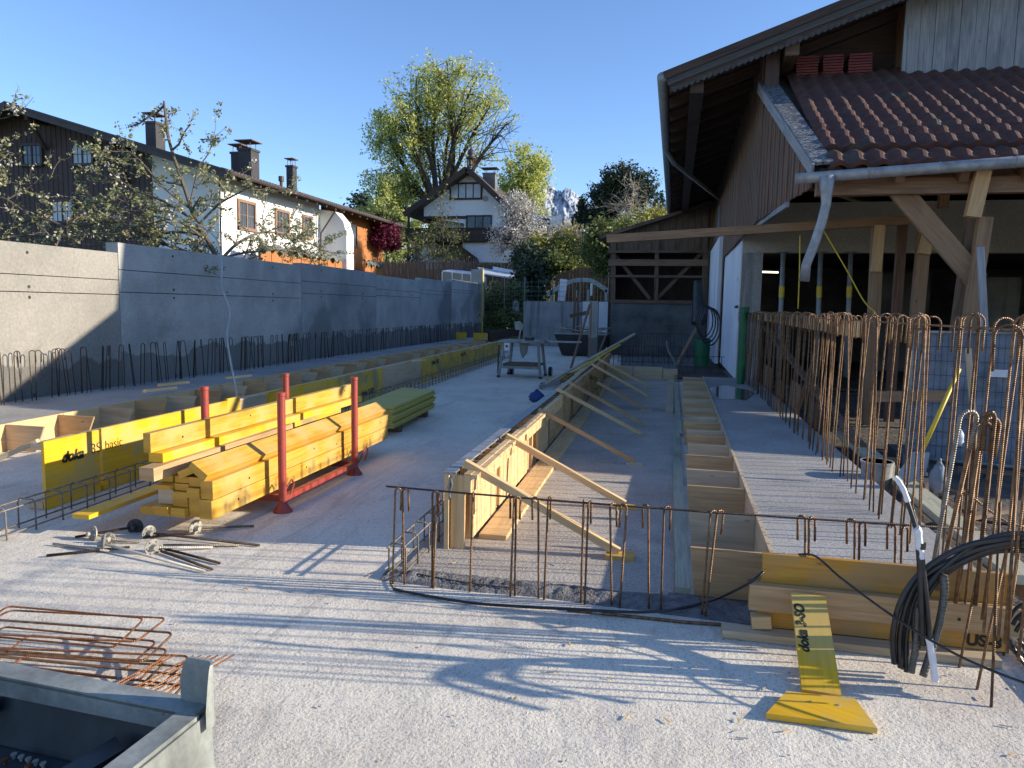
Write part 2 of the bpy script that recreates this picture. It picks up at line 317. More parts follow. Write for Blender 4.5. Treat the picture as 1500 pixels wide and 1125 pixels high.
# ---------------------------------------------------------------- ground and slabs
def gh(x, y):      # terrain height
    def ss(a, b, v): v = min(1, max(0, (v-a)/(b-a))); return v*v*(3-2*v)
    back = 4.6*ss(36, 56, y)+3*ss(60, 140, y)+22*ss(160, 420, y)*ss(-260, 60, x)+5*ss(200, 900, y)
    left = 1.6*ss(-8.75, -9.6, x)*ss(-3, 3, y)*(1-ss(36, 56, y)) if x < -8.7 else 0
    return max(back, 0)+left-.06
def terrain():
    xs = sorted(set([round(x, 2) for x in np.concatenate([np.arange(-60, 60, 2.), np.array([-8.72, -9.2, -9.7]), np.linspace(-900, -62, 18), np.linspace(62, 900, 18), np.array([-9000, -4000, -1800, 1800, 4000, 9000.])])]))
    ys = sorted(set([round(y, 2) for y in np.concatenate([np.arange(-30, 80, 2.), np.linspace(82, 1200, 40), np.array([-400, -90, 1800, 3000, 5000, 9000.])])]))
    v = np.array([(x, y, gh(x, y)) for y in ys for x in xs]); nx = len(xs)
    f = np.array([(j*nx+i, j*nx+i+1, (j+1)*nx+i+1, (j+1)*nx+i) for j in range(len(ys)-1) for i in range(nx-1)])
    struct(npmesh('ground', v, f, M['grass'], smooth=True))
terrain()
def sheet(name, pts, z, mat, t=.04):
    m = MB(); m.slab([(x, y, z-t) for x, y in pts], t, (0, 0, 1)); return struct(m.build(name, mat, loc=(pts[0][0], pts[0][1], z-t)))
sheet('concrete_slab', [(-9.0, -6), (14, -6), (14, 33), (-9.2, 33)], 0, M['floor'])
# raised strips along both sides
m = MB(); m.slab([(.585, 3.74, .004), (1.6, 3.74, .004), (1.62, 15.1, .004), (.62, 15.1, .004)], .276, (0, 0, 1))
struct(m.build('raised_slab', M['wet'], loc=(.6, 3.7, 0)))
m = MB(); m.slab([(-8.28, -3, .004), (-6.25, -3, .004), (-7.02, 8.6, .004), (-7.42, 16, .004), (-7.75, 30, .004), (-8.8, 33, .004)], .276, (0, 0, 1))
struct(m.build('raised_slab', M['wet'], loc=(-8, 0, 0)))
# crumbly kerb of fresh concrete in front of the hooked bars
def rough_strip():
    N, K = 90, 8; v = []
    r = random.Random(3)
    for i in range(N+1):
        x = lerp(-1.62, .5, i/N); yc = 3.93 - .02*i/N
        for k in range(K+1):
            y = yc+(k/K-.5)*.24+.01*math.sin(x*7)
            z = .006+.03*max(0, 1-abs(k/K-.5)*2)**.6*(.4+r.random()*.9) if 0 < k < K else -.01
            v.append((x, y, z))
    f = [(i*(K+1)+k, (i+1)*(K+1)+k, (i+1)*(K+1)+k+1, i*(K+1)+k+1) for i in range(N) for k in range(K)]
    struct(npmesh('rough_concrete_edge', np.array(v), np.array(f), M['rough'], loc=(-1.6, 3.9, 0)))
rough_strip()
sheet('joint_trench', [(-.02, 3.78), (.58, 3.75), (.56, 4.08), (.03, 4.08)], .006, M['rough'], .005)
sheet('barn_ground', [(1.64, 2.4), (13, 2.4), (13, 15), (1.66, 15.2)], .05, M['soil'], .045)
sheet('far_slab', [(-1.2, 17.2), (1.3, 17.2), (1.3, 26), (-1.8, 26)], .07, M['darkconc'], .065)
sheet('inner_slab', [(-1.6, 4.03), (.06, 4.03), (.08, 17.0), (-1.9, 17.0)], .005, M['inner'], .004)
# puddle on the raised strip
pts = []
for k in range(28):
    a = 2*math.pi*k/28; pts.append((.95+.33*math.cos(a)*(1+.15*math.sin(3*a+1)), 12.3+1.05*math.sin(a)*(1+.12*math.sin(5*a))))
m = MB(); m.slab([(x, y, .281) for x, y in pts], .003, (0, 0, 1)); struct(m.build('rain_puddle', M['water'], loc=(.95, 12.3, .28)))
m = MB(); m.slab([(1.0, 10.6, .2812), (1.3, 10.7, .2812), (1.32, 12.3, .2812), (1.02, 12.2, .2812)], .002, (0, 0, 1))

# ---------------------------------------------------------------- left retaining wall
def left_wall():
    base = (-8.3, 0, 0)
    t = thing('retaining_wall', 'long grey cast concrete retaining wall left of the building site, sunlit at its near end', 'wall', base)
    ys = [-4.5, 2.2, 9.72, 15.6, 20.2, 24.3, 28.2, 32.6]
    def xw(y): return -8.22-.021*max(y, 0)
    tops = [2.32, 2.34, 2.50, 2.56, 2.50, 2.60, 2.72]
    seam = [1.65, 1.7, 1.74, 1.86, 1.9, 2.05, 2.2]
    for i in range(7):
        y0, y1 = ys[i]+.006, ys[i+1]-.006
        mat = M['wall'] if i < 2 else (M['wall2'] if i in (2, 4, 6) else M['darkwallA'])  # sunlit panels take the darker tone, shaded ones the lifted tones
        for z0, z1 in ((.0, seam[i]-.006), (seam[i]+.006, tops[i]-.42), (tops[i]-.409, tops[i])):
            if z1-z0 < .05: continue
            mm = MB(); a, b = xw(y0), xw(y1)
            mm.slab([(a, y0, z0), (b, y1, z0), (b, y1, z1), (a, y0, z1)], .22, (-1, 0, 0))
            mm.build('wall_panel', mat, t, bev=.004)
    mm = MB(); mm.slab([(xw(-4.5)-.03, -4.4, 0), (xw(32.6)-.03, 32.5, 0), (xw(32.6)-.03, 32.5, 2.3), (xw(-4.5)-.03, -4.4, 2.25)], .16, (-1, 0, 0)); mm.build('wall_core', M['darkconc'], t)
    # tie holes
    for i in range(7):
        for fy in (.22, .78):
            for z in (seam[i]-.07, seam[i]+.07, .32, tops[i]-.12):
                y = lerp(ys[i], ys[i+1], fy); mm = MB(); mm.tube([(xw(y)+.001, y, z), (xw(y)+.005, y, z)], .022, 10); mm.build('tie_hole', M['black'], t)
    # end buttress
    mm = MB(); mm.box(-9.25, 32.6, 0, -8.72, 32.95, 3.35); mm.build('end_post', M['wall2'], t, bev=.01)
M['darkwallA'] = conc('shade-lifted damp concrete', (.27, .265, .25, 1), (.40, .39, .36, 1), .8, 26, .2, .003, .8, c3=(.18, .18, .17, 1), fine_amt=.2, band=.8)  # tone also raised to lift the shade, over a damp lower band
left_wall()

# ---------------------------------------------------------------- hooked bars
def hook_bar(h, r, tail, rad, seg=6):
    """upright bar with a half-circle hook and a short tail, base at origin"""
    p = [(0, 0, -.02), (0, 0, h*.5), (0, 0, h-r)]
    p += [(r-r*math.cos(a), 0, h-r+r*math.sin(a)) for a in [math.pi*k/7 for k in range(1, 8)]]
    p += [(2*r, 0, h-r-tail)]; m_ = MB(); m_.tube(p, rad, seg); return m_
def hairpin(h, wd, rad, splay=0, seg=6):
    r = wd/2; p = [(-r-splay, 0, -.02), (-r, 0, h-r)]
    p += [(-r*math.cos(a), 0, h-r+r*math.sin(a)) for a in [math.pi*k/7 for k in range(1, 7)]]
    p += [(r, 0, h-r), (r+splay, 0, -.02)]; m_ = MB(); m_.tube(p, rad, seg); return m_
r1 = random.Random(11)
# along the left wall
hp = [tag(hairpin(.66, .07, .0065, s).build('starter_bar', M['dark_rebar'], smooth=True), 'x', 'rebar') for s in (.02, .05, .0)]
hk = tag(hook_bar(.66, .035, .12, .0065).build('starter_bar', M['dark_rebar'], smooth=True), 'x', 'rebar')
first = {}
y = 4.6; i = 0
while y < 31.5:
    src = r1.choice(hp+[hk, hk]); x = -8.02-.021*y+r1.uniform(-.05, .02)
    lab = ('short hooked bar at the foot of the sunlit stretch of the left wall' if y < 8.6 else
           'short hooked bar at the foot of the shaded middle of the left wall' if y < 20 else
           'short hooked bar in the dense far row by the end of the left wall')
    if id(src) not in first: o = src; first[id(src)] = 1
    else: o = src.copy(); C.objects.link(o)
    o.location = (x, y, .28); o.rotation_euler = (r1.uniform(-.09, .09), r1.uniform(-.09, .09), math.pi/2+r1.uniform(-.9, .9)); o['label'] = lab
    o['group'] = 'hooked starter bars along the left wall'
    y += r1.choice([.06, .1, .14, .2, .3]) if y < 16 else r1.uniform(.17, .3); i += 1
# tall row on the right
TG = 'tall hooked rebars along the right edge of the raised strip'
tall = [tag(hook_bar(1.33, .036+.005*k, .14, .0056).build('tall_rebar', M['rust'], smooth=True), 'x', 'rebar', TG) for k in range(3)]
first = set(); y = 3.1
while y < 15.0:
    k = r1.randrange(3); src = tall[k]
    if k not in first: o = src; first.add(k)
    else: o = src.copy(); C.objects.link(o)
    o.location = (1.36+r1.uniform(-.025, .04), y, .27); o.scale = (1, 1, (1 if y > 3.2 else .97)+r1.uniform(-.012, .012))
    o.rotation_euler = (r1.gauss(0, .013), r1.gauss(.025, .016), r1.choice([0, math.pi, math.pi*.5, 0, 0])+r1.uniform(-.5, .5))
    o['label'] = ('tall thin hooked rebar near the front of the right row, lit gold by the sun' if y < 6 else
                  'tall thin hooked rebar in the middle stretch of the right row' if y < 10 else
                  'tall hooked rebar in the dense dark far stretch of the right row')
    y += r1.choice([.035, .06, .1, .15]) if y < 7 else r1.uniform(.06, .17)
def bar(name, pts, r, mat, label, cat='rebar', group=None, seg=8):
    mm = MB(); mm.tube(pts, r, seg); P = Vector(pts[0]); return tag(mm.build(name, mat, loc=P, smooth=True), label, cat, group)
bar('horizontal_rebar', [(1.37, 3.2, 1.545), (1.37, 6.2, 1.55), (1.37, 10, 1.56), (1.36, 15.1, 1.57)], .0055, M['rust'], 'long thin rebar tied horizontally under the hooks of the tall right row')
# front row of hooks with its tie bar
FG = 'hooked rebars of the front row'
bar('horizontal_rebar', [AY(566, 712.5, 3.81), AY(700, 724, 3.81), AY(850, 736, 3.81), AY(1050, 751, 3.81), AY(1310, 768, 3.81), AY(1440, 776, 3.81)], .0058, M['dark_rebar'], 'long dark rebar lying across the tops of the front row of hooks')
fr0 = [tag(hook_bar(.6, .018, .11, .0062, 8).build('hooked_rebar', M['rust'], smooth=True), 'x', 'rebar', FG) for k in range(2)]
first = set()
spec = [(579, 0, .03, 'first'), (590, 0, -.02, 'first'), (640, .3, .03, 'second'), (634, .1, .0, 'second'), (690, 1.6, 0, 'third'), (757, 2.8, 0, 'fourth'), (753, .2, .02, 'fourth'),
        (797, 2.9, .03, 'fifth'), (808, 1.3, .05, 'fifth'), (855, 1.6, 0, 'sixth'), (859, 1.2, -.01, 'sixth'), (893, .4, -.05, 'seventh'), (906, 2.7, -.04, 'seventh'), (965, 2.6, .05, 'eighth'), (974, .4, 0, 'eighth'), (1040, .3, .03, 'ninth'), (1052, .4, .07, 'ninth')]
for i, (px, rz, tl, nm) in enumerate(spec):
    k = i % 2
    if k not in first: o = fr0[k]; first.add(k)
    else: o = fr0[k].copy(); C.objects.link(o)
    b = AY(px, 717+.0715*(px-568), 3.80+.012*(i % 2)); hgt = b.z+.012
    o.location = (b.x-math.sin(tl)*.6, b.y, hgt-.6); o.rotation_euler = (r1.uniform(-.02, .02), tl, rz)
    o['label'] = f'{"left" if i+1 < len(spec) and spec[i+1][3] == nm else "right" if i and spec[i-1][3] == nm else "single"} hooked rebar of the {nm} bunch from the left in the front row'
for i, (px, py, nm) in enumerate(((1189, 757, 'left leaning'), (1194, 757, 'right straighter'), (1262, 762, 'left leaning'), (1268, 764, 'right straighter'), (1322, 770, 'left leaning'), (1330, 772, 'right straighter'))):
    o = fr0[0].copy(); C.objects.link(o); b = AY(px, py, 3.83); o.location = (b.x, b.y, b.z-.6); o.rotation_euler = (0, (-.06 if i % 2 else .05), 2.9 if i % 2 == 0 else .5)
    o['label'] = f'{nm} hooked rebar of the {["first", "second", "third"][i//2]} pair behind the ochre front boards'

# ---------------------------------------------------------------- centre formwork
def xf(y): return -1.43-.019*(y-4.45)
def centre_form():
    t = thing('formwork_wall', 'long low timber formwork wall in the middle of the site, its right side sunlit at the near end', 'formwork', (xf(4.45), 4.45, 0))
    Y1 = 18.4; y = 4.45; k = 0
    while y < Y1-.1:
        y2 = min(y+2.48, Y1); a, b = xf(y), xf(y2); mm = MB()
        h = .515 if k != 2 else .50
        mm.slab([(a, y, .002), (b, y2-.004, .002), (b, y2-.004, h), (a, y, h)], .03, (1, 0, 0)); mm.build('sheathing_panel', M['pale' if k < 1 else 'pale2'], t, bev=.002)
        # steel capping strip on the panel head
        mm = MB(); mm.slab([(a-.006, y, h+.002), (a+.075, y, h+.002), (b+.075, y2-.01, h+.002), (b-.006, y2-.01, h+.002)], .012, (0, 0, 1)); mm.build('capping_strip', M['steelgrey' if k < 2 else 'pale2'], t)
        y = y2; k += 1
    # clamp at the near end
    mm = MB(); mm.slab([(xf(4.45)-.014, 4.435, .515), (xf(4.45)+.085, 4.435, .515), (xf(4.45)+.085, 4.447, .515), (xf(4.45)-.014, 4.447, .515)], .012, (0, 0, 1))
    mm.tube([(xf(4.45)+.045, 4.436, .52), (xf(4.45)+.06, 4.43, .45), (xf(4.45)+.04, 4.432, .36)], .006); mm.tube([(xf(4.45)+.07, 4.436, .52), (xf(4.45)+.03, 4.43, .43), (xf(4.45)+.05, 4.43, .36)], .005)
    mm.build('steel_clamp', M['steelgrey'], t)
    # top rails
    rails = [(4.46, 6.4), (6.45, 8.9), (9.0, 12.4), (12.45, 15.3), (15.4, 18.3)]
    for j, (a, b) in enumerate(rails):
        mm = MB(); dx = .155 if j % 2 == 0 else .165; mm.beam((xf(a)+dx, a, .452), (xf(b)+dx, b, .452), .045, .135); mm.build('top_rail', M['pale' if j < 2 else 'tan'], t, bev=.003)
    for j, (a, b) in enumerate([(4.46, 5.6), (5.64, 7.4)]):
        mm = MB(); mm.beam((xf(a)+.20, a, .50), (xf(b)+.20, b, .50), .04, .028); mm.build('top_lath', M['pale'], t, bev=.002)
    # studs every 24 cm and corner blocks
    y = 4.47; k = 0
    while y < Y1:
        x = xf(y); mm = MB(); wd = .05 if k % 3 else .03
        mm.beam((x+.085, y+.02, .005), (x+.085, y+.02, .50), .095, wd, up=Vector((0, 1, 0))); mm.build('stud', M['pale' if y < 7.5 else 'tan'], t, bev=.002)
        y += .235; k += 1
    y = 4.6; k = 0
    while y < Y1-.3:
        y2 = min(y+R.choice([.5, .72, .48]), Y1-.2); mm = MB(); mm.slab([(xf(y)+.135, y, .045), (xf(y2)+.135, y2-.008, .045), (xf(y2)+.135, y2-.008, .385), (xf(y)+.135, y, .385)], .022, (1, 0, 0))
        if k % 5 != 3: mm.build('inner_board', M['pale' if y < 7.5 else 'tan'], t, bev=.002)
        y = y2+(.0 if k % 2 else .12); k += 1
    for a, b in ((4.72, 7.0), (7.03, 10.4), (10.45, 14.2), (14.3, 18.2)):
        mm = MB(); mm.beam((xf(a)+.27, a, .022), (xf(b)+.27, b, .022), .19, .036); mm.build('base_board', M['pale' if a < 9 else 'pale2'], t, bev=.003)
    return t
centre_form()
BG = 'diagonal braces of the centre formwork'
br = [((685, 680), (902, 806), 'thick pale diagonal brace nearest the camera, nailed to an ochre block'), ((745, 641), (912, 736), 'second diagonal brace from the camera, pale sunlit'),
      ((792, 601), (926, 674), 'third diagonal brace from the camera, reddish, half in shade'), ((818, 571), (937, 634), 'fourth diagonal brace from the camera, grey white'),
      ((837, 562), (938, 618), 'fifth diagonal brace from the camera, reddish brown'), ((876, 561), (944, 598), 'sixth diagonal brace from the camera, under the yellow strap'),
      ((868, 534), (948, 579), 'second last diagonal brace of the centre formwork'), ((877, 526), (950, 566), 'farthest diagonal brace of the centre formwork')]
for i, (a, b, lab) in enumerate(br):
    q = G(b[0], b[1], .05); p = AY(a[0], a[1], q.y+(.0 if i != 5 else .2)); 
    s = .048 if i < 2 else .04
    pp = q + (p-q)*1.02; mm = MB(); mm.beam(q+(p-q)*-.02, pp, s*1.15, s); o = mm.build('brace', M['pale' if i in (0, 1, 3, 6, 7) else 'tan'], loc=(q.x, q.y, 0), bev=.003); tag(o, lab, 'brace', BG)
    mm = MB(); mm.beam((q.x-.06, q.y-.015, .018), (q.x+.12, q.y-.015, .018), .11 if i == 0 else .06, .034); o = mm.build('floor_block', M['ybeam' if i < 2 else 'greenish'], loc=(q.x, q.y, 0), bev=.003)
    tag(o, f'small timber block on the slab holding the foot of the {["nearest", "second", "third", "fourth", "fifth", "sixth", "second last", "farthest"][i]} diagonal brace', 'block', 'blocks at the brace feet')
# cross board closing the far end
t = thing('cross_formwork', 'low pale timber boards closing the far end between the two formworks', 'formwork', (-1.2, 17.0, 0))
for a, b, h in ((-1.62, -.9, .3), (-.88, -.22, .3), (-.2, .12, .27)):
    mm = MB(); mm.box(a, 17.0, .0, b, 17.04, h); mm.build('board', M['pale2'], t, bev=.003)
mm = MB(); mm.box(-1.5, 16.9, .0, .1, 16.98, .04); mm.build('base_board', M['pale2'], t)

# ---------------------------------------------------------------- edge formworks with gussets
def gussets(name, label, edge, side, y0, y1, ylist, mats):
    """edge(y)->x of the slab edge; side: +1 gussets stick towards +X, -1 towards -X"""
    t = thing(name, label, 'formwork', (edge(y0), y0, 0))
    y = y0; k = 0
    while y < y1-.2:
        y2 = min(y+2.5, y1); mm = MB(); nn = (side, 0, 0)
        mm.slab([(edge(y), y, .003), (edge(y2), y2-.006, .003), (edge(y2), y2-.006, .292), (edge(y), y, .292)], .021, nn); mm.build('edge_sheet', M[mats[0]], t, bev=.002); y = y2
    r = random.Random(5)
    for k, (gy, wd) in enumerate(ylist):
        e = edge(gy)+side*.024; a = r.uniform(-.012, .012); m_ = MB()
        q = [Vector((e, gy, .01)), Vector((e+side*(wd-.12 if side > 0 else wd-.03), gy+a, .01)), Vector((e+side*wd, gy+a, .285)), Vector((e, gy, .285))]
        m_.slab(q, .021, (0, 1, 0)); m_.build('gusset', M[mats[1+k % 2]], t, bev=.002)
    return t
yl = [(4.06, .42), (4.81, .42), (5.54, .42), (6.12, .42), (6.74, .42)]; y = 7.34
while y < 14.9: yl.append((y, .42+R.uniform(-.03, .01))); y += R.uniform(.3, .62)
gussets('edge_formwork', 'row of pale triangular gusset boards holding the raised strip edge right of the weathered plank', lambda y: .583+.004*(y-4), -1, 3.76, 15.1, yl, ('pale2', 'tan', 'pale2'))
def xl(y): return -6.62-.047*y if y < 14 else -7.278-.018*(y-14)
def xl2(y): return -6.25-.066*max(y+3, 0) if y < 8.6 else (-7.02-.054*(y-8.6) if y < 16 else -7.42-.0236*(y-16))
yl = []; y = 5.5
while y < 28: yl.append((y, .48)); y += R.uniform(.62, .72)
gussets('edge_formwork', 'row of pale gusset boards holding the raised strip edge behind the yellow panels', xl2, 1, 2, 29, yl, ('pale', 'tan', 'pale2'))
mm = MB()
for i, (a, b) in enumerate(((4.08, 9.4), (9.42, 16.6))):
    mm = MB(); mm.beam((.10+.002*a, a, .022), (.085, b, .022), .085, .038); tag(mm.build('weathered_plank', M['greenish'], loc=(.1, a, 0), bev=.004), ['grey green weathered plank lying on the slab left of the gusset boards, near piece', 'grey green weathered plank lying on the slab left of the gusset boards, far piece'][i], 'plank')
mm = MB(); mm.beam((-.02, 11.5, .022), (-.02, 16.8, .022), .13, .035); tag(mm.build('weathered_plank', M['pale2'], loc=(0, 11.5, 0), bev=.004), 'wider greyed plank lying beside the far weathered plank', 'plank')

# ---------------------------------------------------------------- yellow panel row on the left
def xp(y): return -4.62-.048*(y-4.5)
def yellow_row():
    t = thing('yellow_formwork_wall', 'long row of yellow formwork panels standing on edge in front of the left gusset boards', 'formwork', (xp(4.5), 4.5, 0))
    segs = [(4.50, 5.07, .53, 'yellow'), (5.10, 7.0, .535, 'yellow'), (7.0, 7.26, .555, 'yellow'), (7.9, 9.6, .53, 'yellow'), (9.62, 11.9, .52, 'ochre'), (11.92, 14.2, .52, 'pale2'), (14.22, 16.8, .52, 'ochre'), (16.82, 19.4, .51, 'ochre'), (19.42, 23.6, .51, 'ochre')]
    ps = []
    for i, (a, b, h, mt) in enumerate(segs):
        off = .0 if i != 0 else .0; mm = MB(); mm.slab([(xp(a)-.027, a, .003), (xp(b)-.027, b, .003), (xp(b)-.027, b, h), (xp(a)-.027, a, h)], .027, (1, 0, 0)); p = mm.build('panel', M[mt], t, bev=.002); ps.append(p)
    mm = MB(); mm.slab([(xp(7.2)-.055, 7.2, .003), (xp(8)-.055, 8, .003), (xp(8)-.055, 8, .5), (xp(7.2)-.055, 7.2, .5)], .027, (1, 0, 0)); p = mm.build('panel', M['pale2'], t); p['label'] = 'pale bare board filling the gap between yellow panels'
    y = 4.5
    while y < 23: 
        b = min(y+3, 23.6); mm = MB(); mm.beam((xp(y)-.075, y, .49), (xp(b)-.075, b-.01, .49), .09, .05); mm.build('back_rail', M['pale2'], t, bev=.003)
        mm = MB(); mm.beam((xp(y)-.1, y, .03), (xp(b)-.1, b-.01, .03), .12, .05); mm.build('base_rail', M['pale2'], t, bev=.003); y = b
    ux = Vector((-.048, 1, 0)); up_ = Vector((0, 0, 1))
    a = 4.66; text('doka', .115, (xp(a)+.004, a, .335), ux, up_, M['letter'], t, bold=.004, shear=.3); a = 4.97
    text('3S', .12, (xp(a)+.004, a, .345), ux, up_, M['letter'], t, bold=-.002); a = 5.13
    text('basic', .11, (xp(a)+.004, a, .35), ux, up_, M['letter'], t, bold=-.002)
    for a, z in ((10.9, .12), (15.0, .34), (17.6, .36)):
        text('doka 3-SO', .13, (xp(a)+.004, a, z), ux, up_, M['letter'], t, bold=.003)
yellow_row()
# slant boards behind the yellow row's near end
q0, q1 = Vector((-4.72, 4.55, .52)), Vector((-5.75, 4.2, .03))
mm = MB(); mm.beam(q1, q0, .05, .04); tag(mm.build('brace', M['pale2'], loc=(-5.7, 4.2, 0), bev=.003), 'grey diagonal prop behind the left end of the yellow panels', 'brace')
for i, (px, py) in enumerate(((238, 588-17), (258, 583-17), (352, 563-8), (612, 533), (697, 515))):
    p = AY(px, py, [7.6, 8.2, 9.3, 13.4, 18][i]); mm = MB(); mm.beam((p.x-.06, p.y-.25, .545), (p.x+.1, p.y+.12, .555), .05, .03)
    tag(mm.build('loose_lath', M['pale'], loc=(p.x, p.y, .53), bev=.002), ['short pale lath end on the yellow row, leftmost', 'short pale lath end on the yellow row, second from left', 'pale lath end behind the red post', 'pale lath end lying on the shaded panels', 'farthest pale lath end on the panel row'][i], 'lath')

# rebar cages
def cage(label, pfn, y0, y1, wd, ht, step, lean=0):
    t = thing('rebar_cage', label, 'rebar cage', (pfn(y0), y0, 0)); n_ = 0
    for (dx, z) in ((0, .03), (wd, .03), (0, ht), (wd, ht)):
        pts = []; y = y0
        while y < y1: pts.append((pfn(y)+dx, y, z)); y += .8
        pts.append((pfn(y1)+dx, y1, z)); mm = MB(); mm.tube(pts, .006, 6); mm.build('longitudinal_bar', M['grey_rebar'], t, smooth=True)
    y = y0+.05
    while y < y1 and n_ < 96:
        x = pfn(y); mm = MB(); r_ = .02; p = [(x-.008, y, -.0), (x-.008, y, ht-.01), (x+.01, y, ht+.014), (x+wd-.01, y, ht+.014), (x+wd+.008, y, ht-.01), (x+wd+.008, y, 0.0)]
        mm.tube(p, .0055, 6); mm.build('stirrup', M['grey_rebar'], t, smooth=True); y += step; n_ += 1
cage('long low grey rebar cage running along the foot of the yellow panels', lambda y: -4.44-.045*(y-4.2), 2.6, 22.8, .13, .2, .24)
cage('short dirty rebar cage beside the near end of the centre formwork', lambda y: -1.59-.02*(y-4), 3.86, 7.6, .09, .19, .22)
def far_mesh(y, x0, x1, z0, h, label, step):
    t = thing('rebar_row', label, 'rebar cage', (x0, y, z0))
    for z in (z0+h, z0+.05): mm = MB(); mm.tube([(x0, y, z), (x1, y+.05, z)], .008, 6); mm.build('longitudinal_bar', M['dark_rebar'], t)
    x = x0+.05
    while x < x1: mm = MB(); mm.tube([(x+R.uniform(-.04, .04), y, z0), (x, y, z0+h)], .008, 6); mm.build('stirrup', M['dark_rebar'], t); x += R.uniform(.7, 1.3)*step
far_mesh(18.3, -1.5, 1.25, .02, .48, 'row of dark upright bars with a top bar beyond the cross board', .32)
far_mesh(21.5, -1.6, 1.2, .05, .5, 'fine dark rebar row in front of the shed, nearer one', .14)
far_mesh(24.3, -1.7, .6, .05, .8, 'tall dense dark rebar row against the shed base', .1)
def matmesh():
    t = thing('rebar_mat', 'flat dark rebar mat left of the white wall foot', 'rebar mat', (.1, 15.2, .1))
    for k in range(9): mm = MB(); mm.tube([(.15+k*.12, 15.3, .12+.01*k), (.1+k*.12, 20.2, .12)], .007, 6); mm.build('long_bar', M['dark_rebar'], t)
    for k in range(14): mm = MB(); mm.tube([(.05, 15.4+k*.34, .14), (1.2, 15.42+k*.34, .14)], .007, 6); mm.build('cross_bar', M['dark_rebar'], t)
matmesh()
#PART3

def debris():
    r = random.Random(77); mm = MB()
    for k in range(150):
        if r.random() < .45: x, y = r.uniform(-2.4, 1.9), r.uniform(1.7, 3.7)
        elif r.random() < .5: x, y = r.uniform(-7, -1.6), r.uniform(3, 16)
        else: x, y = r.uniform(-1.2, -.1), r.uniform(4.1, 12)
        s_ = r.uniform(.0015, .005)*(1+.10*y); a = r.uniform(0, 3.14); l = s_*r.choice([1, 1, 1.3, 4]); d = Vector((math.cos(a), math.sin(a), 0))*l
        c = Vector((x, y, .005+s_*.3)); mm.beam(c-d, c+d, s_, s_*.6)
    o = mm.build('rubble_chips', M['streaky'], loc=(0, 4, 0)); o['kind'] = 'stuff'
debris()
def dust():
    r = random.Random(78); mm = MB()
    for k in range(50):
        x, y = (r.gauss(-1.35, .5), r.uniform(3.4, 9)) if r.random() < .5 else (r.uniform(-.9, 1.7), r.uniform(2.6, 3.6)); a = r.uniform(0, 3.14); l = r.uniform(.006, .02); d = Vector((math.cos(a), math.sin(a), 0))*l
        c = Vector((x, y, .009)); mm.beam(c-d, c+d, r.uniform(.003, .008), .003)
    o = mm.build('wood_splinters', M['pale'], loc=(0, 4, 0)); o['kind'] = 'stuff'
dust()
# ---------------------------------------------------------------- red rack with timber
def rack():
    t = thing('stacking_rack', 'red steel stacking rack with four upright posts holding yellow timber', 'rack', (-3.3, 5.6, 0))
    for i, (x, y) in enumerate(((-2.9, 4.96), (-2.905, 6.27), (-3.66, 5.1), (-3.66, 6.35))):
        mm = MB(); mm.lathe((x, y, 0), [(.075, .0), (.07, .012), (.042, .05), (.031, .07), (.031, .9), (.034, .905), (.034, .93), (.02, .93)], 20); mm.build('post', M['red'], t, smooth=False)
    mm = MB(); mm.box(-2.925, 4.96, .075, -2.875, 6.27, .125); mm.build('side_rail', M['red'], t, bev=.004)
    mm = MB(); mm.box(-3.685, 5.1, .075, -3.635, 6.35, .125); mm.build('side_rail', M['red'], t, bev=.004)
    for y in (5.02, 6.3): mm = MB(); mm.box(-3.64, y-.03, .065, -2.92, y+.03, .118); mm.build('cross_rail', M['red'], t, bev=.004)
    for y in (4.93, 6.34):
        mm = MB(); mm.tube([(-2.9, y, .10), (-2.87, y+.05, .2), (-2.86, y+.1, .24), (-2.86, y+.13, .2), (-2.88, y+.1, .1)], .008); mm.build('lifting_loop', M['red'], t)
rack()
SG = 'yellow timbers stacked in the red rack'
def timber(x0, x1, z0, z1, y0, y1, mat, label, tilt=0, holes=(), group=SG, dz=.025):
    t = thing('timber_beam', label, 'timber', ((x0+x1)/2, y0, z0), group)
    cx, cz = (x0+x1)/2, (z0+z1)/2; up = Vector((math.sin(tilt), 0, math.cos(tilt)))
    mm = MB(); mm.beam((cx, y0, cz), (cx+.002, y1, cz+dz), x1-x0-.003, z1-z0-.003, up=up); mm.build('beam_body', M[mat], t, bev=.004)
    side = up.cross(Vector((0, 1, 0))) if True else None; side = Vector((math.cos(tilt), 0, -math.sin(tilt)))
    for (fy, fz) in holes:
        p = Vector((cx, lerp(y0, y1, fy), cz+fz*(z1-z0)+dz*fy))+side*((x1-x0)/2)
        mm = MB(); mm.tube([p-side*.001, p+side*.0012], .0085, 10); mm.build('bolt_hole', M['black'], t)
pos = ['first', 'second', 'third', 'fourth', 'fifth']
timber(-3.115, -3.018, .127, .258, 4.25, 7.36, 'ybeam', 'yellow beam at the bottom right of the rack stack, sunlit side with bolt holes', holes=((.1, 0), (.42, .1), (.72, 0), (.95, .1)))
timber(-3.117, -3.020, .26, .392, 4.27, 7.37, 'ybeam', 'second yellow beam up on the sunlit right side of the rack stack', holes=((.14, -.1), (.46, .1), (.6, -.2), (.93, .1)))
timber(-3.218, -3.12, .127, .262, 4.28, 7.3, 'ybeam', 'yellow beam end in bottom row, second column from the right')
timber(-3.218, -3.12, .264, .335, 4.26, 7.3, 'ybeam', 'flat yellow beam end in second column from the right, middle of three')
timber(-3.218, -3.12, .337, .405, 4.29, 7.2, 'ybeam', 'flat yellow beam end in second column from the right, top of three')
timber(-3.337, -3.221, .127, .192, 4.24, 7.3, 'ybeam', 'flat yellow beam end in third column from the right, bottom')
